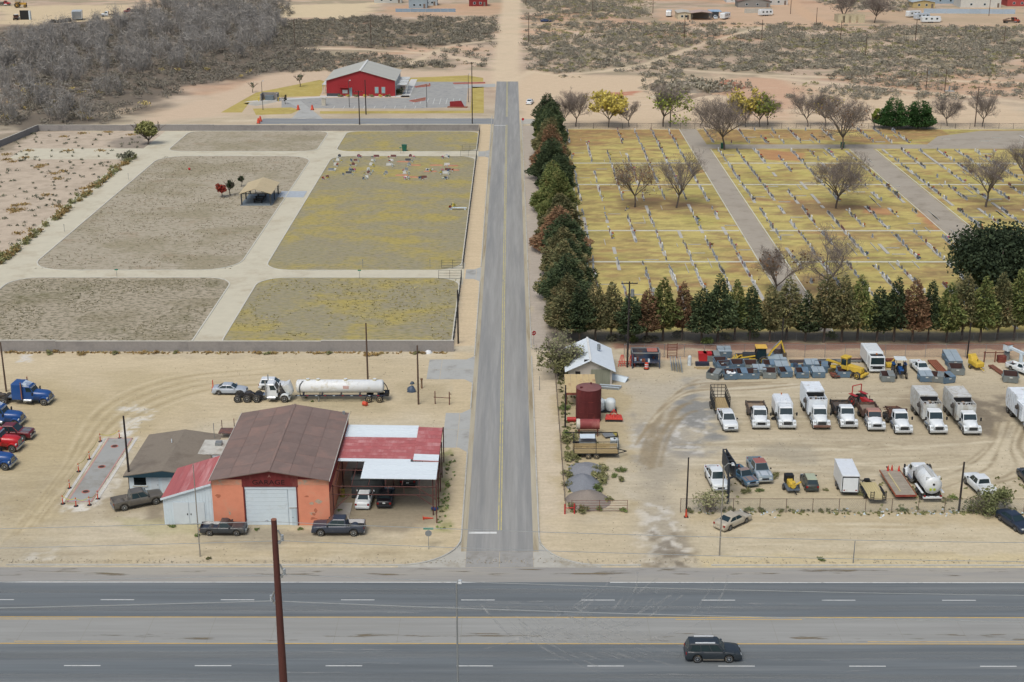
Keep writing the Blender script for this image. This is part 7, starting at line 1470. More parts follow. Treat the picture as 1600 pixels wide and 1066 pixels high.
q = MB();q.bar((-1.3,0,.8),(-2.0,0,2.0),.26);q.bar((-2.0,0,2.0),(-3.3,0,3.5),.24);q.build('boom',yel,T);q = MB();q.bar((-3.25,0,3.55),(-3.9,0,1.7),.2);q.build('dipper',yel,T);q = MB();q.prism([(-4.15,1.7),(-3.7,1.75),(-3.6,1.1),(-4.1,.9)],'y',-.35,.35);q.build('digging_bucket',mat('bucket_dark',(92,78,60),rough=.7),T);q = MB();q.cyl((-2.0,0,2.4),(-3.1,0,3.6),.07);q.build('ram',mchrome(),T);MB().box(-1.6,-1.1,-.9,.9,.5,1.0).build('swing_frame',yel,T)
for s in (-1,1): MB().bar((-1.4,s*.9,.9),(-1.6,s*1.3,.05),.14).build('stabiliser',yel,T)
# ---------------- motor grader
x,y = G(1335,590);T = thing('motor_grader','yellow motor grader with enclosed cab','grader',(x,y+.6,0),R(-42));
q = MB();q.hexa([(-.9,-.55,.8),(1.4,-.55,.8),(1.4,.55,.8),(-.9,.55,.8)],[(-.9,-.5,1.6),(1.4,-.45,1.5),(1.4,.45,1.5),(-.9,.5,1.6)]);q.build('engine_housing',yel,T,bevel=.05);MB().box(-1.9,-.9,-.6,.6,.9,2.6).build('cab',yel,T,bevel=.04)
for a in ([(-1.9,-.6,1.5),(-.9,-.6,1.5),(-.9,-.6,2.5),(-1.9,-.6,2.5)],[(-.9,-.6,1.5),(-.9,.6,1.5),(-.9,.6,2.5),(-.9,-.6,2.5)],[(-1.9,.6,1.5),(-1.9,-.6,1.5),(-1.9,-.6,2.5),(-1.9,.6,2.5)]): onface(MB(),a,.08,.92,.02,.95).build('cab_window',mglass(),T)
MB().box(-2.0,-.8,-.7,.7,2.6,2.72).build('cab_roof',yel,T,bevel=.04);q = MB();q.bar((-1.9,0,1.3),(-4.4,0,1.5),.26);q.bar((-4.4,0,1.5),(-4.9,0,.6),.24);q.build('gooseneck',yel,T);MB().box(-3.3,-3.1,-1.5,1.5,.15,.65).build('blade',mat('blade',(120,104,70),rough=.5),T);MB().cyl((-3.2,0,.65),(-3.2,0,.8),.6,n=14).build('circle',yel,T);MB().box(1.4,1.9,-1.0,1.0,.45,.7).build('rear_ripper',yel,T)
for s in (-1,1):
    for a in (-.2,1.05): wheel(T,a,s*.95,.55,.36,s,yel)
    wheel(T,-4.8,s*.85,.55,.32,s,yel)
# ---------------- tractors
def tractor(label,p,rz,c,roll=None,canopy=False,s=1.0):
    P = paint(c,.2);T = thing('tractor',label,'tractor',at(*p),R(rz));T.scale = (s,s,s);MB().hexa([(0,-.32,.75),(1.9,-.3,.75),(1.9,.3,.75),(0,.32,.75)],[(0,-.3,1.35),(1.8,-.26,1.3),(1.8,.26,1.3),(0,.3,1.35)]).build('engine_hood',P,T,bevel=.05);MB().box(-1.0,.3,-.35,.35,.5,.95).build('transmission',mblack(),T);MB().box(-.7,-.2,-.25,.25,.95,1.05).build('seat',mblack(),T);MB().box(-.8,-.7,-.25,.25,1.0,1.45).build('seat_back',mblack(),T);MB().cyl((.15,0,1.3),(.0,0,1.5),.18,n=10).build('steering_wheel',mblack(),T);MB().cyl((1.2,.1,1.3),(1.2,.1,1.85),.04,n=6).build('exhaust',mblack(),T);MB().box(1.9,1.97,-.26,.26,.8,1.25).build('grille',mblack(),T)
    for q in (-1,1):
        wheel(T,-.6,q*.78,.72,.38,q,P);wheel(T,1.5,q*.68,.42,.24,q,P);f = MB();f.box(-1.2,.0,q*.78-.22,q*.78+.22,1.46,1.52);f.build('fender',P,T)
    if roll:
        b = MB();b.bar((-.9,-.7,.9),(-.9,-.7,2.5),.09);b.bar((-.9,.7,.9),(-.9,.7,2.5),.09);b.bar((-.9,-.7,2.5),(-.9,.7,2.5),.09);b.build('roll_bar',paint(roll),T)
    if canopy:
        for a in (-.9,.3):
            for b_ in (-.6,.6): MB().bar((a,b_,.95),(a,b_,2.3),.05).build('canopy_post',mblack(),T)
        MB().box(-1.1,.55,-.8,.8,2.3,2.38).build('canopy',mat('canopy_white',(210,214,210)),T,bevel=.03)
    return T
tractor('blue tractor with white sun canopy and yellow implement',(1405,586),-95,(34,84,140),canopy=True,s=1.05);T = thing('yellow_implement','yellow implement hitched beside the blue tractor','implement',at(1391,574));MB().box(-.7,.7,-.5,.5,.1,.7).build('implement_body',yel,T,bevel=.1);MB().bar((0,0,.7),(.6,.3,1.2),.12).build('hitch_arm',yel,T)
tractor('red tractor with red roll bar behind the dump trucks',(1345,636),-60,(176,40,40),roll=(196,54,50),s=1.15);T = thing('auger_drum','black drum implement on the red tractor','implement',at(1352,637,.2));MB().cyl((-.9,0,.8),(.9,-.4,.8),.5,n=14).build('drum',mblack(),T);MB().box(-.6,.6,-.2,.2,0,.4).build('skid',mblack(),T)
# ---------------- row of white trucks
TG_ = 'white trucks parked in the yard row'
def row(px,py,L,rz=-90): x,y = G(px,py);return (x,y+L/2)
def junk_bed(T,b): 
    rr = random.Random(3)
    for k in range(9): a = rr.uniform(b[0],b[1]-.3);c = rr.uniform(-b[2],b[2]-.3);s = rr.uniform(.15,.35);MB().box(a,a+s,c,c+s*.8,b[3],b[3]+s).build('scrap',[orm,whs,mblack()][k % 3],T)
car('crew','pickup_truck','white utility pickup hitched to a tall black cage trailer','pickup truck',row(1141,677,5.85),-88,WHITE,dirt=.1,junk=junk_bed)
x,y = G(1141,677);T = thing('cage_trailer','tall black wire cage trailer behind the utility pickup','trailer',(x-.2,y+5.9+2.9,0),R(-90));L = 4.9;blk = mblack()
MB().box(-L/2,L/2,-1.05,1.05,.6,.7).build('bed_frame',blk,T)
for k in range(7): b =-1.0+k*.29;MB().box(-L/2+.05,L/2-.05,b,b+.27,.7,.74).build('deck_board',brd,T)
for s in (-1,1):
    for k in range(7): a =-L/2+.04+k*(L-.08)/6;MB().bar((a,s*1.02,.7),(a,s*1.02,2.6),.06).build('cage_upright',blk,T)
    for z in (1.1,1.6,2.1,2.6): MB().bar((-L/2,s*1.02,z),(L/2,s*1.02,z),.055).build('cage_rail',blk,T)
    MB().box(-L/2+.05,L/2-.05,s*1.02-.01,s*1.02+.01,.75,1.7).build('side_screen',mat('dark_screen',(64,66,66),rough=.8),T)
    for a in (-.8,.1): wheel(T,a,s*1.2,.38,.22,s)
for z in (1.1,1.6,2.1,2.6): MB().bar((-L/2,-1.02,z),(-L/2,1.02,z),.055).build('tail_rail',blk,T)
for k in range(5): b =-1.02+k*.51;MB().bar((-L/2,b,.7),(-L/2,b,2.6),.05).build('tail_upright',blk,T)
MB().bar((L/2,-1.02,2.6),(L/2,1.02,2.6),.055).build('front_rail',blk,T);MB().bar((L/2,0,.6),(L/2+.7,0,.6),.12).build('drawbar',blk,T)
truck('dump_truck','white dump truck with brown loaded bed beside the cage trailer',row(1190,673,6.6),-91,6.6,dump_bed((150,128,104)),group=TG_,bodyc=(96,86,78),hl=1.45,cabz=2.25,hz=1.55)
truck('sweeper_truck','white street sweeper truck with smooth closed body',row(1231,673,6.6),-91,6.6,sweeper_body,group=TG_,hl=1.55,cabz=2.45,bodyc=None)
truck('garbage_truck','white garbage truck with a white cab and roof stains beside the sweeper',row(1284,673,9.4),-90,9.4,packer(False),group=TG_,axles=2,bodyc=None,bump=paint((120,84,72),.4))
truck('dump_truck','white dump truck with black empty bed',row(1327,672,6.8),-90,6.8,dump_bed((92,82,74)),group=TG_,bodyc=(56,56,58),hl=1.55)
truck('dump_truck','white dump truck with rusty cab roof and tan load',row(1370,676,6.8),-90,6.8,dump_bed((140,122,104),False),group=TG_,bodyc=(84,64,58),hl=1.5,cabz=2.2,hz=1.55,roofc=(176,128,108),dirt=.3)
truck('hoist_truck','old white truck with bare rusty hoist frame',row(1412,681,7.0),-89,7.0,flat_frame,group=TG_,bodyc=None,hl=1.75,axles=2,dirt=.3)
truck('garbage_truck','dirty white garbage truck beside the old hoist truck',row(1466,681,9.6),-89,9.6,packer(True),group=TG_,axles=2,bodyc=None,cabz=2.5,hl=1.7,dirt=.25)
truck('garbage_truck','dirty white garbage truck with rubbish showing, beside its twin',row(1519,682,9.6),-89,9.6,packer(1),group=TG_,axles=2,bodyc=None)
truck('garbage_truck','clean white garbage truck parked apart past the dark stained ground',row(1622,684,9.6),-89,9.6,packer(False,False),group=TG_,axles=2,bodyc=None)
# ---------------- back row vehicles
x,y = G(1370,584);T = thing('sweeper_truck','boxy white cabover sweeper truck behind the grader','truck',(x,y+3.0,0),R(-90));P = paint(WHITE,.15);cbm = MB();cbm.hexa([(1.4,-1.15,.6),(3.0,-1.15,.6),(3.0,1.15,.6),(1.4,1.15,.6)],[(1.4,-1.1,2.5),(2.75,-1.1,2.5),(2.75,1.1,2.5),(1.4,1.1,2.5)]);cbm.build('cab',P,T,bevel=.06);onface(MB(),[(3.0,-1.15,.6),(3.0,1.15,.6),(2.75,1.1,2.5),(2.75,-1.1,2.5)],.07,.93,.42,.92).build('windshield',mglass(),T);MB().box(2.95,3.08,-1.0,1.0,.75,1.15).build('grille',blk,T);MB().box(2.9,3.12,-1.15,1.15,.4,.68).build('front_bumper',P,T,bevel=.03);MB().box(-3.0,1.3,-1.18,1.18,.75,2.7).build('body',P,T,bevel=.07);MB().box(1.7,2.4,-.9,.9,2.5,2.58).build('roof_rack',blk,T);MB().box(1.9,2.1,-.1,.1,2.58,2.8).build('beacon',mat('amber',(190,110,50)),T);MB().box(-2.6,.8,-.8,.8,2.7,2.8).build('roof_hatch',P,T)
for s in (-1,1):
    for a in (-2.0,1.9): wheel(T,a,s*.98,.45,.28,s)
    MB().box(2.9,3.1,s*.85-.14,s*.85+.14,.8,1.0).build('headlight',mat('lamp_lens',(205,208,205)),T)
car('single','pickup_truck','white work pickup behind the closed blue dumpster','pickup truck',row(1445,590,5.1),-85,WHITE,dirt=.1,bedmat=galv)
def rails(label,p,rz,n,L,m): 
    T = thing('pipe_bundle',label,'pipes',at(*p),R(rz))
    for k in range(n): MB().box(-L/2,L/2,-.5+k*.28,-.5+k*.28+.2,.12,.34).build('rail',m,T)
    for a in (-L*.35,L*.35): MB().box(a-.1,a+.1,-.7,-.4+n*.28,0,.12).build('bearer',wood,T)
rails('orange brown steel rails lying beside the white work pickup',(1465,577),-88,5,6.5,rusty((150,90,64),'rail_rust'));rails('brown steel pipes lying past the compressor',(1563,583),-80,3,5.5,rusty((132,84,66),'rail_rust2'))
T = thing('air_compressor','yellow tow behind wood chipper or compressor','compressor',at(1527,579,.8),R(-75));T['label'] = 'yellow tow-behind machine beside the brown pipes';MB().box(-1.2,1.1,-.7,.7,.5,1.25).build('housing',yel,T,bevel=.15);MB().hexa([(-1.2,-.6,1.2),(-.3,-.6,1.2),(-.3,.6,1.2),(-1.2,.6,1.2)],[(-1.4,-.7,1.9),(-.7,-.4,1.8),(-.7,.4,1.8),(-1.4,.7,1.9)]).build('chute',yel,T,bevel=.05);MB().bar((1.1,0,.5),(2.1,0,.4),.1).build('drawbar',yel,T);MB().cyl((.3,0,1.25),(.3,0,1.6),.06).build('exhaust',blk,T)
for s in (-1,1): wheel(T,-.2,s*.85,.36,.22,s,yel)
car('single','pickup_truck','white bucket truck parked by the fence','pickup truck',row(1606,592,5.1),-62,WHITE,dirt=.1)
x,y = G(1594,572);T = thing('bucket_lift','folded white boom lift with a rusty topped bucket','lift',(x,y,0),R(-62));MB().cyl((0,0,.0),(0,0,1.9),.3,n=10).build('turret',whs,T);MB().bar((-2.2,0,2.2),(1.6,0,2.0),.35).build('boom',whs,T);MB().box(-3.2,-2.2,-.5,.5,1.6,2.6).build('bucket',whs,T,bevel=.06);MB().box(-3.25,-2.15,-.55,.55,2.6,2.75).build('bucket_rim',rusty((150,100,80),'rim_rust'),T)
# steel storage rack, ladder rack and blue scrap
x,y = G(1009,576);T = thing('open_container','dark blue open roofed steel rack full of scrap','rack',(x,y,0));navy = mat('navy_steel',(58,74,96),rough=.6,var=.15,stain=(110,90,76))
for a in (-2.0,2.0):
    for b in (0,2.4): MB().bar((a,b,0),(a,b,2.4),.16).build('post',navy,T)
for b in (0,2.4): MB().bar((-2.0,b,2.4),(2.0,b,2.4),.14).build('roof_beam',galv,T)
for a in (-2.0,2.0): MB().bar((a,0,2.4),(a,2.4,2.4),.14).build('roof_beam',galv,T)
MB().box(-2,2,2.35,2.42,.1,2.3).build('back_panel',navy,T);MB().box(-2.05,-1.98,.1,2.3,.1,2.3).build('side_panel',navy,T);MB().box(-2,2,.1,2.3,.8,.86).build('shelf',navy,T);MB().box(.2,1.7,.4,2.0,2.45,2.55).build('rusty_plate',rusty((176,110,96),'plate_rust'),T)
rr = random.Random(12)
for k in range(12): a = rr.uniform(-1.7,1.2);b = rr.uniform(.2,1.8);s = rr.uniform(.2,.6);MB().box(a,a+s,b,b+.4,.87 if k % 2 else 0,(.87 if k % 2 else 0)+rr.uniform(.15,.5)).build('scrap_piece',[galv,whs,navy,rusty()][k % 4],T)
T = thing('safety_barrel','orange and white striped safety barrel by the blue rack','barrel',at(1010,577));MB().cyl((0,0,.1),(0,0,1.0),.32,.26,n=14).build('barrel',mat('cone_orange',(214,78,48)),T);MB().cyl((0,0,0),(0,0,.1),.42,n=14).build('base',blk,T)
for z in (.4,.72): MB().cyl((0,0,z),(0,0,z+.12),.325-(z*.06),n=14).build('stripe',whs,T)
T = thing('plate_stack','leaning stack of pale blue steel troughs','troughs',at(1057,576),R(86))
for k in range(5): b =-.8+k*.36;MB().slab([(-2.0+k*.2,b,.1),(2.0,b,.1),(2.0,b+.2,1.2),(-2.0+k*.2,b+.2,1.0)],.08).build('trough',[mat('pale_steel_blue',(136,152,164),rough=.5,var=.12),galv][k % 2],T)
T = thing('ladder_rack','rusty ladder frame standing by the lane fence','frame',at(1050,560))
for a in (-.7,.7): MB().bar((a,0,0),(a,0,2.4),.1).build('upright',rusty(),T)
for k in range(5): MB().bar((-.7,0,.4+k*.45),(.7,0,.4+k*.45),.06).build('rung',rusty(),T)
one('gas_bottle',MB().cyl((0,0,0),(0,0,1.3),.28,n=12).sphere((0,0,1.3),.28),mat('bottle_white',(206,212,212)),'white upright gas bottle beside the blue trough','cylinder',at(1077,571));
T = thing('scrap_bits','rusty small trailer chassis by the grader','chassis',at(1304,589));MB().box(-.6,.6,-.9,.9,.3,.42).build('frame',rusty(),T);
for s in (-1,1): wheel(T,.0,s*.75,.28,.18,s)
for k in range(3): rails(['long dark pipes lying at the fence behind the tipped dumpster','long pale pipes at the fence behind the grader','long rusty pipes at the fence near the sweeper'][k],(1270+k*45,566-k),1,3,7,[mat('pipe_dark',(84,74,74)),galv,rusty()][k])
T = thing('blue_scrap','small heap of blue plastic scrap between dumpsters','scrap',at(1245,574))
for k in range(5): a = rr.uniform(-.9,.7);MB().box(a,a+.5,rr.uniform(-.5,.2),rr.uniform(.3,.6),0,rr.uniform(.2,.7)).build('scrap_piece',[navy,mat('blue_plastic2',(86,130,160))][k % 2],T)
T = thing('scrap_machine','rusty machine frame with posts by the fence','frame',at(1552,566))
for a in (-1.4,.2): MB().bar((a,0,0),(a,0,1.7),.14).build('post',rusty(),T)
MB().bar((-1.6,0,1.5),(1.4,0,1.5),.1).build('beam',rusty(),T);MB().box(.6,1.8,-.3,.5,0,1.0).build('engine_block',rusty((120,56,48),'engine_rust'),T)
one('steel_drum',MB().cyl((0,0,0),(0,0,1.2),.45,n=14),galv,'pale steel drum beside the rusty machine frame','drum',at(1572,562))
# ---------------- front row
car('crew','pickup_truck','white pickup carrying orange cones and scrap','pickup truck',row(1124,772,5.85),-86,WHITE,dirt=.15,junk=junk_bed)
x,y = G(1137,787);T = thing('sign_board','tall narrow black double sided sign board on a post','sign',(x,y,0),0);bk = mat('board_black',(48,54,62),rough=.6,var=.1);zt = V(1150,724,y+.4)[1];zb = V(1150,747,y+.4)[1];xn = V(1150,735,y+.4)[0]-x;xf_,yf_ = [q-w0_ for q,w0_ in zip(G(1131.5,701,zt),(x,y))]
MB().box(-.14,.14,-.14,.14,0,zb+.3).build('post',bk,T);MB().bar((0,0,zb+.15),(xn-.25,.4,zb+.15),.2).build('arm',bk,T)
for s in (0,-.75): MB().slab([(xn+s,.4,zb),(xf_+s*.5+.3,yf_,zb),(xf_+s*.5+.3,yf_,zt),(xn+s,.4,zt)],.12).build('board',bk,T)
for k in range(5): f = k/4;X_,Y_ = xn+(xf_+.3-xn)*f,.4+(yf_-.4)*f;MB().bar((X_,Y_,zt-.1),(X_-.75+.37*f,Y_,zt-.1),.1).build('spacer',mat('dark_metal',(62,64,66)),T)
MB().box(xf_-.1,xf_+.1,yf_-.5,yf_-.3,0,zb+.2).build('rear_post',bk,T)
car('single','pickup_truck','faded old blue pickup shell with rusty hood in the weeds','pickup truck',row(1166,764,5.1),-72,(62,100,124),roof=(150,126,116),hood=(140,118,108),dirt=.6,wreck=True)
car('crew','pickup_truck','old pale blue pickup with rusty red roof','pickup truck',row(1192,758,5.85),-84,(136,150,158),roof=(168,96,82),hood=(186,192,196),dirt=.4,bedmat=mat('bed_teal',(58,84,92)))
T = thing('pump_trailer','yellow engine pump mounted on a small grey trailer','trailer',at(1238,771,1.0),R(-85));MB().box(-.9,1.2,-.75,.75,.4,.52).build('frame',mat('trailer_grey',(92,100,108)),T);MB().box(-.6,.5,-.4,.4,.52,1.2).build('engine',yel,T,bevel=.06);MB().cyl((.5,0,.9),(.95,0,.9),.32,n=12).build('pump_casing',yel,T);MB().box(-1.5,-.65,-.5,.5,.55,1.55).build('radiator',blk,T);MB().cyl((0,.2,1.2),(0,.2,1.65),.07).build('exhaust',blk,T);MB().bar((1.2,0,.45),(2.1,.1,.35),.1).build('drawbar',blk,T);MB().cyl((.9,.2,1.0),(.9,.9,1.4),.12,n=8).build('suction_pipe',yel,T)
for s in (-1,1): wheel(T,-.1,s*.9,.36,.2,s)
car('hatch','utility_vehicle','small dark green utility vehicle with pale roof beside the pump','utility vehicle',at(1269,770,1.9),90,(52,60,58),roof=(176,182,150),dirt=.3)
x,y = G(1329,777);T = thing('enclosed_trailer','white enclosed box trailer with rear door','trailer',(x,y+2.7,0),R(88));L = 5.0;P = paint((226,228,228),.1);MB().box(-L/2,L/2,-1.05,1.05,.5,2.7).build('box_body',P,T,bevel=.08);MB().box(-L/2-.04,-L/2,-.98,.98,.55,2.55).build('door_frame',blk,T);MB().box(-L/2-.07,-L/2-.04,-.88,.88,.6,2.4).build('rear_door',P,T);MB().box(-L/2,L/2,-.9,.9,.38,.5).build('chassis',blk,T);MB().bar((L/2,0,.45),(L/2+1.2,0,.4),.12).build('drawbar',blk,T)
for s in (-1,1):
    MB().box(-L/2-.09,-L/2-.07,s*.7-.08,s*.7+.08,.75,.9).build('taillight',mat('tail_lens',(150,22,22)),T);MB().cyl((-L/2,s*1.0,2.66),(L/2,s*1.0,2.66),.06,n=6).build('roof_trim',P,T)
    for a in (-.5,.4): wheel(T,a,s*1.08,.34,.2,s)
x,y = G(1371,789);T = thing('equipment_trailer','low equipment trailer with tan plank deck and ramps','trailer',(x,y+2.5,0),R(91));L = 4.9;MB().box(-L/2,L/2,-.98,.98,.5,.6).build('frame',blk,T)
for k in range(7): b =-.95+k*.272;MB().box(-L/2+.05,L/2-.05,b,b+.25,.6,.65).build('deck_plank',mat('tan_plank',(196,178,128),rough=.9,var=.1,stretch=(.3,2,1),rnd=.05),T)
for s in (-1,1):
    q = MB();
    for k in range(5): q.box(-L/2+.02,-L/2+.08,s*.7-.2,s*.7+.2,.65+k*.22,.70+k*.22)
    for d in (-.2,.2): q.box(-L/2,-L/2+.1,s*.7+d-.03,s*.7+d+.03,.6,1.65)
    q.build('ramp',blk,T);MB().box(-1.3,1.0,s*1.1-.12,s*1.1+.12,.75,.8).build('fender',blk,T)
    for a in (-.7,.25): wheel(T,a,s*1.1,.34,.2,s)
MB().bar((L/2,-.9,.9),(L/2,.9,.9),.07).build('front_rail',blk,T);q = MB();q.bar((L/2,-.7,.5),(L/2+1.3,0,.5),.1);q.bar((L/2,.7,.5),(L/2+1.3,0,.5),.1);q.build('drawbar',blk,T);MB().box(L/2+.1,L/2+.5,-.3,.3,.55,.95).build('winch_box',blk,T)
x,y = G(1414,783);T = thing('deck_trailer','large flat deck trailer with grey boards and orange sides','trailer',(x,y+3.6,0),R(91));L = 7.2;osd = mat('side_orange',(176,92,58),rough=.7,stain=(150,110,84));MB().box(-L/2,L/2,-1.2,1.2,.55,.75).build('frame',blk,T)
for k in range(14): a =-L/2+.03+k*(L-.06)/14;MB().box(a,a+(L-.06)/14-.03,-1.15,1.15,.75,.80).build('deck_board',mat('grey_board',(158,146,128),rough=.9,var=.12,rnd=.07),T)
for s in (-1,1):
    MB().box(-L/2,L/2,s*1.23-.03,s*1.23+.03,.58,.82).build('side_rail',osd,T)
    for a in (-1.6,-.6): wheel(T,a,s*.95,.34,.22,s)
MB().box(-L/2-.05,-L/2,-1.2,1.2,.55,.80).build('rear_rail',rusty((150,60,50),'rear_red'),T);MB().box(-L/2+.9,L/2-1.0,.35,.5,.80,.86).build('timber',mat('tan_plank',(196,178,128)),T);MB().bar((L/2,0,.65),(L/2+1.3,0,.6),.14).build('drawbar',blk,T)
for k,(a,b) in enumerate(((3.3,.3),(3.4,-.2),(3.2,-1.0))): o = MB().cyl((a,b,.80),(a,b,1.5),.16,.04,n=8).build('cone',orm,T)
truck('vacuum_truck','white vacuum tank truck with coiled black hose seen from behind',(lambda q: (q[0],q[1]+4.0))(G(1454,785)),92,8.2,tank_body,axles=2,bodyc=None)
car('crew','pickup_truck','white pickup with pale tailgate behind the big shrub','pickup truck',at(1541,781,2.6),98,(224,226,224),dirt=.15,bedmat=mat('bed_sand',(176,170,150)),rim=None)
car('sedan','sedan','tan sedan parked askew outside the yard fence','car',at(1147,827,1.2),42,(186,174,152),dirt=.3)
car('sedan','sedan','dark blue sedan parked outside the fence past the big shrub','car',at(1592,832,1.8),-72,(40,50,66),dirt=.1)
car('sedan','sedan','dark sedan inside the yard beyond the white pickup','car',at(1616,762,1.8),90,(44,48,58),dirt=.1)
T = thing('traffic_cone','orange cone at the foot of the black pole','cone',G(1072,808));MB().cyl((0,0,.04),(0,0,1.0),.17,.05,n=10).build('cone_body',mat('cone_orange',(214,78,48)),T);MB().box(-.25,.25,-.25,.25,0,.04).build('base',blk,T)
plant('fence_shrub','big olive shrub growing through the yard fence','shrub',tree_meshes('bigsh',shrub(101,2.4,2.9,foliage('broom',[(74,78,50),(112,116,72),(142,142,98)]),2600,.2,220)),G(1535,802),1.0);plant('fence_shrub','loose feathery shrub beside the lamp post','shrub',tree_meshes('featsh',shrub(102,1.6,3.0,foliage('feather',[(104,106,72),(142,140,98),(166,158,120)]),900,.18,150)),G(1108,800),1.0)
for i,(p,s) in enumerate([((1143,797),.8),((1171,798),.9),((1189,800),1.0),((1165,770),1.2),((1160,740),1.4),((1213,745),1.2),((1078,800),.9),((1283,876),.8),((1222,800),.8),((1283,800),.7),((1490,780),1.0),((1479,783),.9),((1345,774),.9),((1410,798),.8),((1576,798),.8),((1290,767),.6),((1186,768),.9),((1240,800),.6),((1320,798),.5)]):
    plant('tumbleweed','small bush growing along the yard fence','weed',tree_meshes('tw%d' % (i % 3),None),G(*p),s*.62,group='small bushes by the yard fence')

# ================================================================== OLD CEMETERY (right)
lane = mat('cemetery_lane',(170,158,140),rough=.95,var=.08,scale=.5,stain=(150,138,120),stain_amt=.5,stain_scale=.25)
m_ = MB();rect(m_,45.8,50.4,214,391,.006);rect(m_,86.5,92.6,214,362.9,.006);rect(m_,50.4,180,362.9,368.6,.006);sheet(m_,[(108,368.6),(180,368.6),(180,388),(128,388),(114,380)],.006);clane = structure('cemetery_lane',m_,lane)
wk = mat('white_kerb',(206,202,186),rough=.9,var=.06)
for y in (344.4,320.4,278.0,254.8):
    for a,b in ((14,45.3),(51.5,86),(93.2,166)): m_ = MB();ribbon(m_,[(a,y),(b,y)],.5,0,.1);m_.build('kerb_walk',wk,clane)
for x,a,b in ((45.6,214,390),(50.6,214,362),(86.2,214,362),(92.9,214,362),(13.6,225,388)): m_ = MB();ribbon(m_,[(x,a),(x,b)],.2,0,.08);m_.build('kerb_edge',wk,clane)
rg = random.Random(44);stones = [];bd = MB()
SEC = [(14.6,7,'in the section beside the street conifers'),(52.4,8,'between the two cemetery lanes'),(94.6,16,'past the wide second lane')]
for si,(x0,nc,where) in enumerate(SEC):
    for i in range(nc):
        x = x0+4.63*i;y = 214.0
        if si == 1 and x>85.5: continue
        while y<388:
            y += rg.choice([1.2,1.4,1.7,2.1])
            if abs(x)>.40*y+3: continue
            if 361<y<370 and x>46 or 297<y<304 or min(abs(y-q) for q in (344.4,320.4,278.0,254.8))<.9: continue
            f = fbm(np.array([x*.7+si*9]),np.array([y*.07]),5+i)[0]
            if f<.39+.07*rg.random() or (x>107 and y>367): continue
            stones.append((x+rg.uniform(-.15,.15),y,rg.choice([0,0,0,1,2,2,3]),rg.choice([0,0,0,0,1,1,2,2,0,3]),where,si))
        for k in range(16):
            ya = rg.uniform(216,380)
            if 358<ya<370 or abs(x)>.40*ya: continue
            L = rg.uniform(3,11);q = rg.random()
            bd.box(x-.32,x+.32,ya,ya+L*.7,0,.03+.0001*len(bd.f)) if q<.55 else bd.box(x+.6,x+3.2,ya,ya+.12,0,.1+.0001*len(bd.f)) if q<.75 else bd.box(x+3.1,x+3.22,ya,ya+L*.6,0,.1+.0001*len(bd.f))
o = bd.build('grave_borders',padm,fix=False);tag(o,'low pale concrete grave borders and slabs','borders',kind='stuff')
stones.sort(key=lambda s: s[1]);vis = [s for s in stones if abs(s[0])<.385*s[1]];near = set(id(s) for s in vis[:300]);Vt,Ft,Mt,off = [],[],[],0
for s in stones:
    x,y,k,m,where,si = s
    if id(s) in near: headstone((x,y),k,m,where,'headstones '+where,rg.uniform(-.06,.06),rg.uniform(.7,1.05));continue
    me = ST[(k,m)];sc = rg.uniform(.7,1.05)
    for v in me.vertices: Vt.append((x+v.co.x*sc,y+v.co.y*sc,v.co.z*sc))
    for p in me.polygons: Ft.append(tuple(q+off for q in p.vertices));Mt.append(4 if p.material_index else m)
    off += len(me.vertices)
me = bpy.data.meshes.new('far_headstones');me.from_pydata(Vt,[],Ft)
for q in stone_c+[padm]: me.materials.append(q)
me.polygons.foreach_set('material_index',Mt);o = bpy.data.objects.new('far_headstones',me);link(o);tag(o,'distant rows of small grey headstones','headstones',kind='stuff')
for s in rg.sample(stones,150): bouquet((s[0]+.35,s[1]+rg.uniform(-.4,.4)),rg.choice([0,0,0,1,2,3,5,4]),s[4]+' of old graves',rg.uniform(.9,1.6),'old grave flowers '+str(s[5]))
# ---- conifers along the street and along the yard
CF = [tree_meshes('cf%d' % k,conifer(110+k,11.0,4.6,[F_C2,F_C1,F_C3,F_C4,F_C1,F_C2][k],10500,.05,.62,.55)) for k in range(6)]
CL = ['yellowish green','dark green','olive','rusty brown','blackish green','fresh green']
rg = random.Random(5);y = 384;seq = [1,0,1,4,2,2,3,3,4,1,1,5,5,0,5,2,2,3,1,2,4,2,1,2];k = 0
while y>216:
    i = seq[k % len(seq)];plant('conifer','broad %s conifer in the dense row beside the street' % CL[i],'tree',CF[i],(8.8+rg.uniform(-.5,.8),y),rg.uniform(.82,1.0),sz=rg.uniform(.75,1.08),group='conifers beside the street '+CL[i]);y -= rg.uniform(6.0,8.2);k += 1
CB = [tree_meshes('cb%d' % k,conifer(130+k,10.4,3.0,[F_C1,F_C3,F_C4,F_C2,F_C1,F_C3][k],3600,.24,.75,.54)) for k in range(6)]
for j,px in enumerate([880,905,930,955,983,1010,1036,1066,1095,1121,1149,1172,1202,1230,1258,1286,1314,1340,1369,1396,1424,1450,1477,1504,1530,1560,1586,1612]):
    i = [1,4,1,5,0,2,3,2,0,4,3,0,1,1,4,1,5,3,0,4,2,0,3,5,3,5,3,1][j]
    x,y = G(px,534);plant('conifer','slender %s conifer in the row behind the yard fence' % ['dark green','olive','rusty brown','yellowish green','blackish green','dull olive'][i],'tree',CB[i],(x,y+rg.uniform(-.9,1.0)),rg.uniform(.72,.98),sz=rg.uniform(.78,1.12),group='conifers behind the yard fence %d' % i)
for i,p in enumerate([(960,533),(990,536),(1015,535),(1108,538),(1135,530),(1180,528),(1060,528),(1300,530)]): plant('understory_shrub','low bush under the row of conifers','shrub',tree_meshes('us%d' % (i % 2),shrub(140+i % 2,1.4,1.3,[F_SAGE,F_GREEN][i % 2],400,.25,60)),G(*p),.9,group='bushes under the conifers')
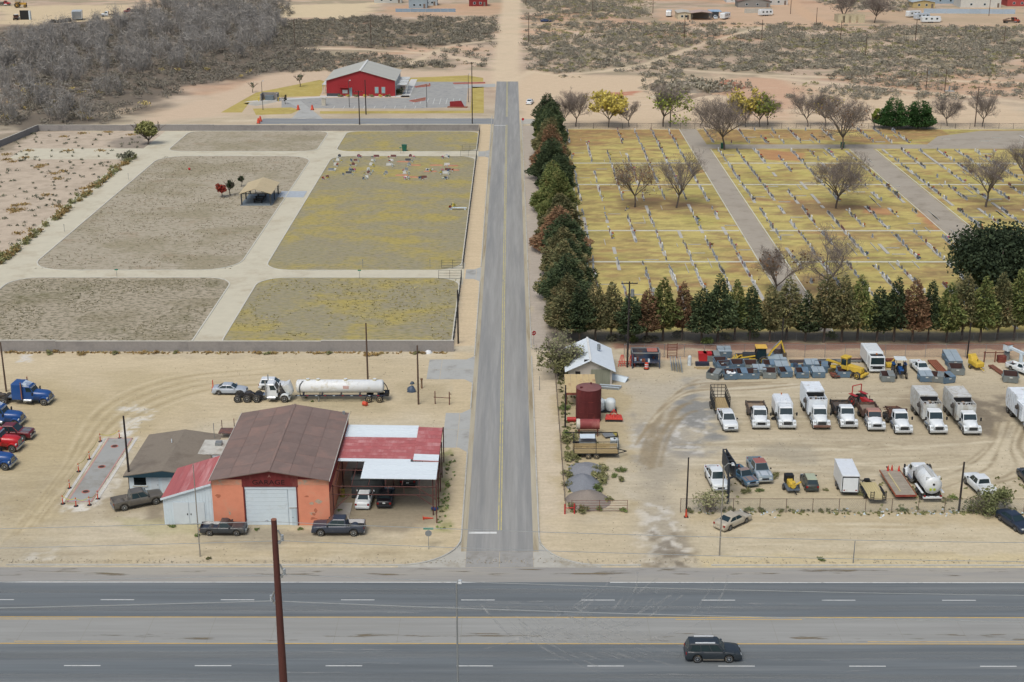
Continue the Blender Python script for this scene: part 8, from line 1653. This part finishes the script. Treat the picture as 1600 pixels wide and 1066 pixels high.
plant('live_oak','huge dark green live oak at the cemetery edge','tree',tree_meshes('oak',leafy(150,14,9.2,F_OAK,26000,.14,.42,60,.52)),G(1560,470),1.0)
gb_ = lambda k,h,sp,**kw: tree_meshes('bare%d' % k,bare(160+k,h,sp,**kw));BL = foliage('brown_leaf',[(92,66,48),(122,90,62),(140,116,80)])
YG = foliage('lime_leaf',[(92,104,40),(132,144,56),(168,166,70)])
for p,me,s,lab,nm in (((992,324),gb_(0,9,1.15,leaf=BL,nleaf=500,tw=5,leafsz=.3),1.0,'spreading bare tree holding a few brown leaves','bare_tree'),((1057,325),gb_(1,9.5,.75,tw=4),1.0,'slim bare tree beside the spreading brown one','bare_tree'),((1306,326),gb_(2,10,.9,tw=6),1.0,'grey twiggy bare tree amid the middle graves','bare_tree'),((1291,449),gb_(3,9.5,1.15,tw=4,trunk=.16),1.0,'wide forking bare tree just behind the conifers','bare_tree'),((1210,462),gb_(4,8.5,1.0,leaf=BL,nleaf=200,tw=6,trunk=.2),1.0,'brownish bare tree rising among the conifers','bare_tree'),((1315,234),gb_(5,11,.9,leaf=BL,nleaf=260,tw=5),1.0,'bare tree on the cross lane by a green bin','bare_tree'),((1540,324),gb_(6,10.5,.95,tw=4),1.05,'tall bare tree above the live oak','bare_tree'),((1132,234),gb_(2,10,.9),1.15,'grey bare tree at the lane junction','bare_tree'),((1606,300),gb_(1,9.5,.75),1.0,'bare tree partly hidden past the live oak','bare_tree'),
  ((877,198),gb_(7,8.5,.8,tw=6),.95,'bare grey tree next to the far street conifer','bare_tree'),((900,198),gb_(8,9,.85,tw=6),.95,'vase shaped bare tree on the far cemetery fence','bare_tree'),((983,198),gb_(7,8.5,.8),.75,'small bare tree next to the golden yellow one','bare_tree'),((1036,198),gb_(9,10,1.1,leaf=YG,nleaf=900,tw=5,lowleaf=True,leafsz=.45),1.05,'bare topped tree with green lower leaves','half_green_tree'),((1262,198),gb_(8,9,.85),.9,'bare tree on the fence past the red dirt','bare_tree'),((1289,198),gb_(10,8.5,.8,leaf=F_YEL,nleaf=260,tw=5,lowleaf=True),.95,'bare tree with yellowish lower leaves','bare_tree'),((1480,197),gb_(2,10,.9),.7,'pale bare tree next to the rounded pines','bare_tree'),((1535,198),gb_(8,9,.85),.9,'pale bare tree beside the brown pole','bare_tree'),((1094,197),gb_(7,8.5,.8),.7,'thin bare tree next to the half green tree','bare_tree'),((1200,196),gb_(7,8.5,.8),.85,'grey bare tree next to the yellow and olive pair','bare_tree'),
  ((951,199),tree_meshes('yt',bare(180,8.5,.95,F_YEL,2600,tw=3,trunk=.25,leafsz=.5)),1.0,'round golden yellow tree on the far fence','yellow_tree'),((1165,199),tree_meshes('yt2',bare(181,8.5,.8,F_YEL,2000,tw=3,trunk=.25,leafsz=.5)),1.0,'bright yellow tree beside an olive one','yellow_tree'),((1187,199),tree_meshes('ot',bare(182,8,.9,YG,900,tw=5,trunk=.25,leafsz=.45)),1.0,'half leafed olive tree touching the yellow one','olive_tree'),((1367,200),tree_meshes('lt',leafy(183,6,1.8,YG,700,.25,.4,10)),.95,'small lime green tree next to a rounded pine','lime_tree'),
  ((1394,201),tree_meshes('pine',conifer(190,8.6,4.4,F_PINE,6500,.12,.5,.55)),1.0,'rounded green pine next to the small lime green tree','pine_tree'),((1434,201),tree_meshes('pine2',conifer(191,8.2,4.4,F_PINE,6500,.12,.5,.55)),1.0,'rounded green pine next to a pale bare tree','pine_tree')): plant(nm,lab,'tree',me,G(*p),s)
T = thing('refuse_bin','green bin standing on the cemetery cross lane','bin',G(1316,231));MB().cyl((0,0,0),(0,0,1.3),.5,.55,n=10).build('bin_body',gb,T);MB().cyl((0,0,1.3),(0,0,1.4),.58,n=10).build('lid',gb,T);T = thing('refuse_bin','green bin by the bare tree at the lane junction','bin',G(1129,232));MB().cyl((0,0,0),(0,0,1.3),.5,.55,n=10).build('bin_body',gb,T);MB().cyl((0,0,1.3),(0,0,1.4),.58,n=10).build('lid',gb,T)
# ================================================================== FAR LAND
rng = np.random.RandomState(77)
def dens(X,Y,polys,trails=True):
    F_ = Field(X,Y,np.zeros((len(X),3)))
    for ps,v in polys: F_.poly(ps,(v,v,v),4,6,1,.08)
    if trails:
        for p,wd,wb in TRAILS: F_.stroke(p,wd+1.5,(0,0,0),.8,1,wb)
    return F_.C[:,0]
def brush(name,label,polys,n,box,m,mt,rad,hk,nq,ntw,sz,seed=0,thr=.42,cl=.06):
    X,Y = rng.uniform(box[0],box[1],n),rng.uniform(box[2],box[3],n);k = (rng.uniform(size=n)<dens(X,Y,polys)) & (fbm(X*cl,Y*cl,90+seed)+rng.normal(size=n)*.05>thr)
    r = rng.uniform(*rad,k.sum());h = r*hk;C = np.stack([X[k],Y[k],h*.5],1);me = npmesh(name,blob(C,r,h*.55,nq,sz,rng,inner=.25,low=-.6),4,m);o = bpy.data.objects.new(name,me);link(o);tag(o,label,'brush',kind='stuff')
    if ntw: C[:,2] = 0;t = bpy.data.objects.new('twigs',npmesh('twigs',twigs(C,r*1.1,h*1.25,ntw,.16,rng),3,mt));link(t,o);t['kind'] = 'stuff'
    return o
PR = [([(828,40),(1000,36),(1600,44),(1600,155),(1420,140),(1250,120),(1100,108),(940,112),(880,122),(835,108)],1.0),([(828,-20),(1030,-20),(1010,30),(828,34)],.9),([(1240,125),(1640,140),(1640,180),(1400,178),(1240,160)],.6),([(1010,110),(1060,108),(1070,126),(1010,124)],1),([(1290,-10),(1430,-10),(1430,20),(1290,16)],.6),([(1020,12),(1240,6),(1240,34),(1060,34),(1020,24)],0)]
PL = [([(430,36),(600,28),(770,30),(775,66),(600,76),(440,70)],1.0),([(440,80),(660,92),(700,106),(480,112),(400,110)],.9),([(600,74),(775,72),(770,104),(690,96)],.35)]
GB = foliage('grey_brush',[(110,104,88),(138,130,111),(160,151,129)]);OB = foliage('olive_brush',[(134,130,88),(160,154,104),(178,168,120)]);tg = mat('brush_twig',(146,139,127),rough=.95,var=.2)
brush('scrub','grey brown scrub bushes covering the land north of the cemetery',PR,11000,(0,310,440,790),GB,tg,(.9,3.1),.6,36,26,.42,1,.40)
brush('olive_scrub','scattered olive yellow bushes amid the grey scrub',PR,2600,(0,310,440,790),OB,tg,(.8,1.9),.8,36,0,.42,2,.5)
brush('low_scrub','low dry ground scrub between the bushes',PR+PL,26000,(-170,310,440,790),foliage('dry_scrub',[(134,124,98),(158,146,116),(178,163,132)]),tg,(.4,1.3),.45,8,0,.42,3,.42)
brush('left_scrub','dense grey scrub behind the red hall',PL,6500,(-180,-4,480,720),GB,tg,(1.0,2.4),.75,30,24,.42,4,.36)
PW = [([(-30,60),(120,38),(240,12),(300,-20),(420,-20),(455,40),(520,112),(400,116),(330,128),(240,160),(200,188),(-30,230)],1.0),([(-30,5),(225,0),(212,33),(120,44),(-30,44)],0)]
brush('woodland_understory','dark brown and olive undergrowth of the bare woodland',PW,9000,(-312,-60,395,790),foliage('under',[(94,88,78),(118,110,96),(138,130,108)]),tg,(1.0,2.6),.8,32,14,.38,6,.30)
brush('autumn_shrubs','ochre and green shrubs at the foot of the bare woodland',[([(-30,105),(300,100),(440,110),(330,128),(240,162),(200,185),(-30,210)],1.0)],520,(-312,-60,395,560),foliage('autumn',[(150,124,78),(166,152,92),(184,138,80)]),tg,(1.0,2.0),.8,36,0,.42,7,.5)
PT = [([(-30,80),(120,45),(240,14),(300,-20),(420,-20),(440,40),(420,80),(350,105),(150,125),(-30,190)],1.0),([(60,140),(170,150),(120,190),(-30,205),(-30,150)],.4),([(-30,5),(225,0),(212,33),(120,44),(-30,44)],0)]
n = 2300;X,Y = rng.uniform(-330,-60,n),rng.uniform(400,790,n);k = (rng.uniform(size=n)<dens(X,Y,PT)) & (fbm(X*.03,Y*.03,120)>.36);C = np.stack([X[k],Y[k],np.zeros(k.sum())],1);h = rng.uniform(6,10.5,k.sum());r = h*rng.uniform(.28,.42,k.sum())
o = bpy.data.objects.new('bare_woodland',npmesh('bare_woodland',twigs(C,r,h,130,.11,rng,base=.25),3,foliage('wood_grey',[(136,129,121),(160,153,144),(182,175,165)])));link(o);tag(o,'mass of leafless grey trees filling the far corner','woodland',kind='stuff')
t = bpy.data.objects.new('twigs',npmesh('twigs',blob(C+np.stack([0*h,0*h,h*.62],1),r*1.25,h*.36,85,1.5,rng,inner=.15,asp=.055),4,MATS['wood_grey']));link(t,o);t['kind'] = 'stuff'
tn = [((x,y,0),(x+rng.normal()*.5,y+rng.normal()*.5,hh*.6),.16,.06) for (x,y,_),hh in zip(C,h)];t = bpy.data.objects.new('trunks',npmesh('trunks',tubes(tn,3),4,twigm));link(t,o);t['kind'] = 'stuff'
# mounds of dumped earth
for i,(p,rx,ry,h_,c,lab) in enumerate((((1075,140),14,8,2.6,(150,138,120),'wide rubble mound overgrown with grey brush'),((1025,138),6,5,1.6,(168,150,124),'low rubble mound at the end of the wide one'),((1045,152),6,5,1.6,(204,186,154),'pale sand mound behind the half green tree'),((1120,158),9,6,2.0,(206,182,150),'pale sand mound in front of the red earth'),((1137,136),6,6,2.4,(176,120,92),'steep red earth mound'),((1098,152),5,4,1.5,(160,138,114),'small dark rubble mound'))): heap(lab,G(*p),rx,ry,h_,mat('earth%d' % i,c,rough=.95,var=.16,scale=.5,stain=(140,122,102),stain_amt=.45,stain_scale=.3),60+i,'dirt_mound')
X = rng.normal(size=90)*9+G(1078,140)[0];Y = rng.normal(size=90)*5+G(1078,140)[1];o = bpy.data.objects.new('mound_scrub',npmesh('mound_scrub',blob(np.stack([X,Y,np.full(90,1.6)],1),1.3,1.2,30,.6,rng,inner=.2),4,GB));link(o);tag(o,'grey brush growing over the rubble mounds','brush',kind='stuff')
# ---- far houses, caravans and trucks
def house(lab,px,py,w_,d,h,rh,wc,rc,name='house',cat='building',nwin=2,rz=0,openfront=False):
    T = thing(name,lab,cat,at(px,py),R(rz));wm = mat('hw_%d_%d' % (wc[0],wc[2]),wc,rough=.85,var=.08);rm = mat('hr_%d_%d' % (rc[0],rc[2]),rc,rough=.7,var=.08);a = w_/2
    if openfront:
        MB().box(-a,a,d-.2,d,0,h).build('back_wall',wm,T)
        for s in (-a+.1,a-.1): MB().box(s-.1,s+.1,0,.2,0,h).build('post',wm,T)
    else: MB().box(-a,a,0,d,0,h).build('wall',wm,T)
    if rh>0: 
        for s in (-1,1): q = [(s*(a+.4),-.4,h-.05),(0,-.4,h+rh),(0,d+.4,h+rh),(s*(a+.4),d+.4,h-.05)];MB().slab(q if s<0 else [q[1],q[0],q[3],q[2]],.15).build('roof',rm,T)
        MB().prism([(-a,h),(a,h),(0,h+rh-.15)],'y',.05,.2).build('gable',wm,T)
    else: MB().box(-a-.3,a+.3,-.3,d+.3,h,h+.2).build('roof',rm,T)
    for k in range(nwin): x =-a+w_*(k+.7)/(nwin+1);f = MB().box(x,x+1.2,-.06,0,1.0,2.1).build('window',whs,T);MB().box(x+.1,x+1.1,-.08,-.061,1.1,2.0).build('pane',mglass(),f)
    if nwin: MB().box(a-1.8,a-.8,-.06,0,0,2.1).build('door',mat('far_door',(120,104,92)),T)
    return T
def caravan(lab,px,py,L,rz,c=(224,226,224)):
    T = thing('caravan',lab,'caravan',at(px,py),R(rz),'caravans parked in the distance');P = paint(c,.15);pr = [(-L/2,.6),(L/2-.6,.6),(L/2,1.4),(L/2-.5,2.9),(-L/2+.3,3.0),(-L/2,2.6)];MB().prism(pr,'y',-1.2,1.2).build('body',P,T,bevel=.12)
    for s in (-1,1):
        for k in range(3): x =-L/2+L*(k+.6)/3.6;MB().box(x,x+.9,s*1.2-.02,s*1.2+.02,1.6,2.3).build('window',mglass(),T)
        for k in (-.5,.5): wheel(T,k,s*1.0,.36,.22,s)
    MB().bar((L/2-.2,0,.6),(L/2+1,0,.5),.15).build('drawbar',mblack(),T)
house('dark red barn beside the far end of the sandy track',747,10,9,8,4,2,(132,44,44),(150,60,56),'barn');house('pale blue grey workshop behind a blue fence',653,13,9,8,4.5,1.5,(150,164,172),(206,210,210));house('smaller pale workshop beside the blue grey one',672,9,7,8,3.5,1.2,(176,184,186),(196,200,202));house('long low white roofed shed by the woodland',606,5,14,6,2.6,0,(190,188,180),(222,222,216),'shed')
wall_b = lambda lab,a,b,h,c: (lambda T: [MB().box(k*T[1]/8,(k+1)*T[1]/8-.06,-.05,.05,0,h).build('fence_panel',mat('fp_%d' % c[0],c,rough=.6,var=.08,rnd=.05),T[0]) for k in range(8)])((thing('panel_fence',lab,'fence',at(*a),math.atan2(G(*b)[1]-G(*a)[1],G(*b)[0]-G(*a)[0])),math.dist(G(*a),G(*b))))
wall_b('pale blue panel fence before the blue grey workshop',(618,19),(712,19),1.6,(136,156,172));wall_b('long grey blue panel fence near the caravans',(1443,21),(1586,22),2.2,(168,182,194));wall_b('pale board fence in front of the brown roofed house',(1163,21),(1206,20),2.2,(190,184,170))
caravan('white caravan standing alone on red dirt',1045,26,7,80);caravan('white motorhome at the end of the rusty shed',1133,30,7.5,60);caravan('white caravan, rearmost of three parked close',1427,27,8,30);caravan('pale grey caravan between two white ones',1440,31,8,25,(190,198,204));caravan('white caravan broadside to the brush, beside two others',1454,36,9,5);caravan('white caravan by the pale board fence',1196,25,7,20)
house('cream mobile shed beside the lone caravan',1069,31,6,12,3.2,.4,(206,192,160),(190,182,166),'shed');house('open shed with rusty patched roof',1096,32,9,9,3.4,.6,(150,140,130),(186,160,146),'shed',nwin=0,openfront=True);house('open carport with pale blue roof',1118,29,5,8,3,0,(150,156,160),(150,176,196),'carport',nwin=0,openfront=True);car('hatch','hatchback','white car under the pale blue carport','car',at(1118,30,1),-90,WHITE)
house('grey house with brown roof beyond the board fence',1178,12,16,10,3,2.2,(140,136,130),(126,100,88));house('white house with brown roof beside the red dirt',1212,8,12,10,3,2,(196,192,184),(134,96,84));house('white walled house behind the grey one',1150,4,10,10,3,2,(206,206,202),(186,190,192));house('long pale roofed house at the far dirt track',1262,-4,20,10,3,2,(196,188,172),(176,172,164));house('yellowish shed behind the caravans',1443,13,11,7,3,1,(190,166,112),(170,176,178),'shed');house('white warehouse behind the long fence',1532,12,20,12,5,1.5,(206,202,192),(216,214,206));house('red walled store with pale blue roof',1592,10,12,12,4,2,(172,74,68),(188,204,214));house('pale blue roofed shed beside the white warehouse',1480,6,16,8,3,.8,(150,166,178),(176,196,208),'shed')
x,y = G(1330,36);T = thing('ruined_house','roofless pale stucco ruin amid the brush','ruin',(x,y,0));rum = mat('ruin_wall',(198,184,150),rough=.95,var=.12)
for a in ((-6,-4,-.2,.2),(-3,-1.2,-.2,.2),(-.2,2,-.2,.2),(3,6,-.2,.2),(-6,6,8,8.4),(-6,-5.6,.21,7.9),(5.6,6,.21,7.9)): MB().box(*a,0,3.2).build('wall',rum,T)
MB().box(-6,6,-.22,.22,3.2,3.8).build('lintel',rum,T);plant('bare_tree','bare grey tree beside the roofless ruin','tree',gb_(2,10,.9),G(1366,36),1.1);plant('bare_tree','bare grey tree in front of the roofless ruin','tree',gb_(8,9,.85),G(1319,35),1.2)
BTk = lambda lab,px,py,rz,c,bd,L=6.6: truck('truck',lab,at(px,py),rz,L,bd,c,'trucks in the far junkyard',bodyc=(110,104,98))
BTk('white flatbed truck in the junkyard behind the woodland',172,26,200,WHITE,flat_frame,8);BTk('dark red truck cab beside the white junkyard truck',205,21,200,(132,50,52),dump_bed((140,122,104)),7);BTk('red truck at the edge of the junkyard sand',6,9,10,(176,48,50),dump_bed((140,122,104)),7);BTk('small white truck by the tipped black frame',26,31,100,WHITE,flat_frame,6)
x,y = G(121,32);T = thing('box_trailer','pale grey box trailer in the junkyard','trailer',(x,y,0),R(12));MB().box(-2.2,2.2,-1.3,6,.7,4.2).build('box_body',paint((200,206,208),.2),T);MB().box(-2.0,2.0,-1.36,-1.31,.9,4.0).build('rear_door',galv,T)
for s in (-1,1): MB().box(s*1.8-.3,s*1.8+.3,3,5,0,.7).build('wheel_bogie',mblack(),T)
x,y = G(39,31);T = thing('black_frame','black tipped steel frame in the junkyard','frame',(x,y,0));MB().box(-2,2,-.3,.3,0,4.2).build('panel',mblack(),T);MB().box(2.05,2.6,-.3,1.5,0,4).build('white_side',whs,T)
tractor('yellow machine on the junkyard sand',(31,12),10,(206,156,50),canopy=True,s=1.8)
for i,p in enumerate(((85,36),(97,35),(106,34))): T = thing('tyre_heap',['dark tyre heap, largest of the junkyard heaps','dark tyre heap next to the largest heap','small tyre heap nearest the box trailer'][i],'tyres',at(*p));[MB().cyl((random.uniform(-2,2),random.uniform(-1,1),.35*(k % 3)),(random.uniform(-2,2),random.uniform(-1,1),.35*(k % 3)+.3),.6,n=10).build('tyre',mtyre(),T) for k in range(9)]
car('sedan','sedan','white car parked by the far end of the paved street','car',at(828,163,1),80,WHITE);car('sedan','sedan','dark blue car beside the sandy track in the brush','car',at(853,35,1),10,(52,72,112));car('sedan','sedan','grey wreck half hidden in the bare woodland','car',at(124,66,0),20,(110,118,126));car('sedan','sedan','dark wreck in the woodland clearing','car',at(168,57,0),0,(72,76,76));BTk('orange machine truck among far junk heaps',1580,36,15,(190,84,60),flat_frame,8)
T = thing('well_head','small grey well head enclosure beside a dark pole','well',at(1483,143));MB().box(-1.5,1.5,-1,1,0,.2).build('slab',conc,T);MB().cyl((0,0,.2),(0,0,1.6),.3).build('casing',galv,T);[MB().bar((a,b,0),(a,b,1.6),.1).build('post',wood,T) for a in (-2,2) for b in (-1.5,1.5)]

# ---- gravel, litter and weeds lying about the two yards
def debris(name,label,cat,n,fx,size,m,flat=.4):
    X,Y = fx(n);C = np.stack([X,Y,np.full(len(X),size*.2)],1);o = bpy.data.objects.new(name,npmesh(name,blob(C,size*.6,size*.3,3,size,rng,inner=.0),4,m));link(o);tag(o,label,cat,kind='stuff')
def uni(x0,x1,y0,y1,sd=0,thr=.5):
    def f(n): X,Y = rng.uniform(x0,x1,n),rng.uniform(y0,y1,n);k = fbm(X*.12,Y*.12,200+sd)>thr;return X[k],Y[k]
    return f
fy_ = G(1200,801)[1];stone_f = foliage('loose_stone',[(128,118,100),(160,148,126),(196,188,172)])
debris('loose_stones','loose stones and clods on the truck lot dirt','stones',1500,uni(-62,-10,137,203),.09,stone_f);debris('loose_stones','loose stones and clods on the yard dirt','stones',2000,uni(7,72,137,200,3),.09,stone_f)
debris('fence_weeds','thin line of weeds along the yard fence','weeds',170,lambda n: (rng.uniform(21,66,n),fy_+rng.normal(size=n)*.5),.34,F_OLIVE);debris('fence_litter','scraps of paper litter caught along the yard fence','litter',90,lambda n: (rng.uniform(21,66,n),fy_-.2+rng.normal(size=n)*.6),.22,whs)
debris('fence_weeds','thin line of weeds along the street side wire fence','weeds',170,lambda n: (6.5+np.abs(rng.normal(size=n))*.9,rng.uniform(148,204,n)),.4,F_OLIVE);debris('wall_weeds','thin dry weeds along the foot of the long block wall','weeds',300,lambda n: (rng.uniform(-80,-10,n),203.9-np.abs(rng.normal(size=n))*.35),.32,F_WEED)
debris('carport_weeds','sparse green weeds beside the carport posts','weeds',60,lambda n: (-8.1+rng.normal(size=n)*.5,rng.uniform(144,163,n)),.3,F_GREEN);debris('yard_scrub','sparse dry weeds between the parked wrecks','weeds',260,uni(24,62,149,158,5,.45),.3,F_OLIVE);debris('shoulder_grit','grit and rubbish along the highway kerb','grit',700,lambda n: (rng.uniform(-60,66,n),135.9+np.abs(rng.normal(size=n))*.5),.12,stone_f)
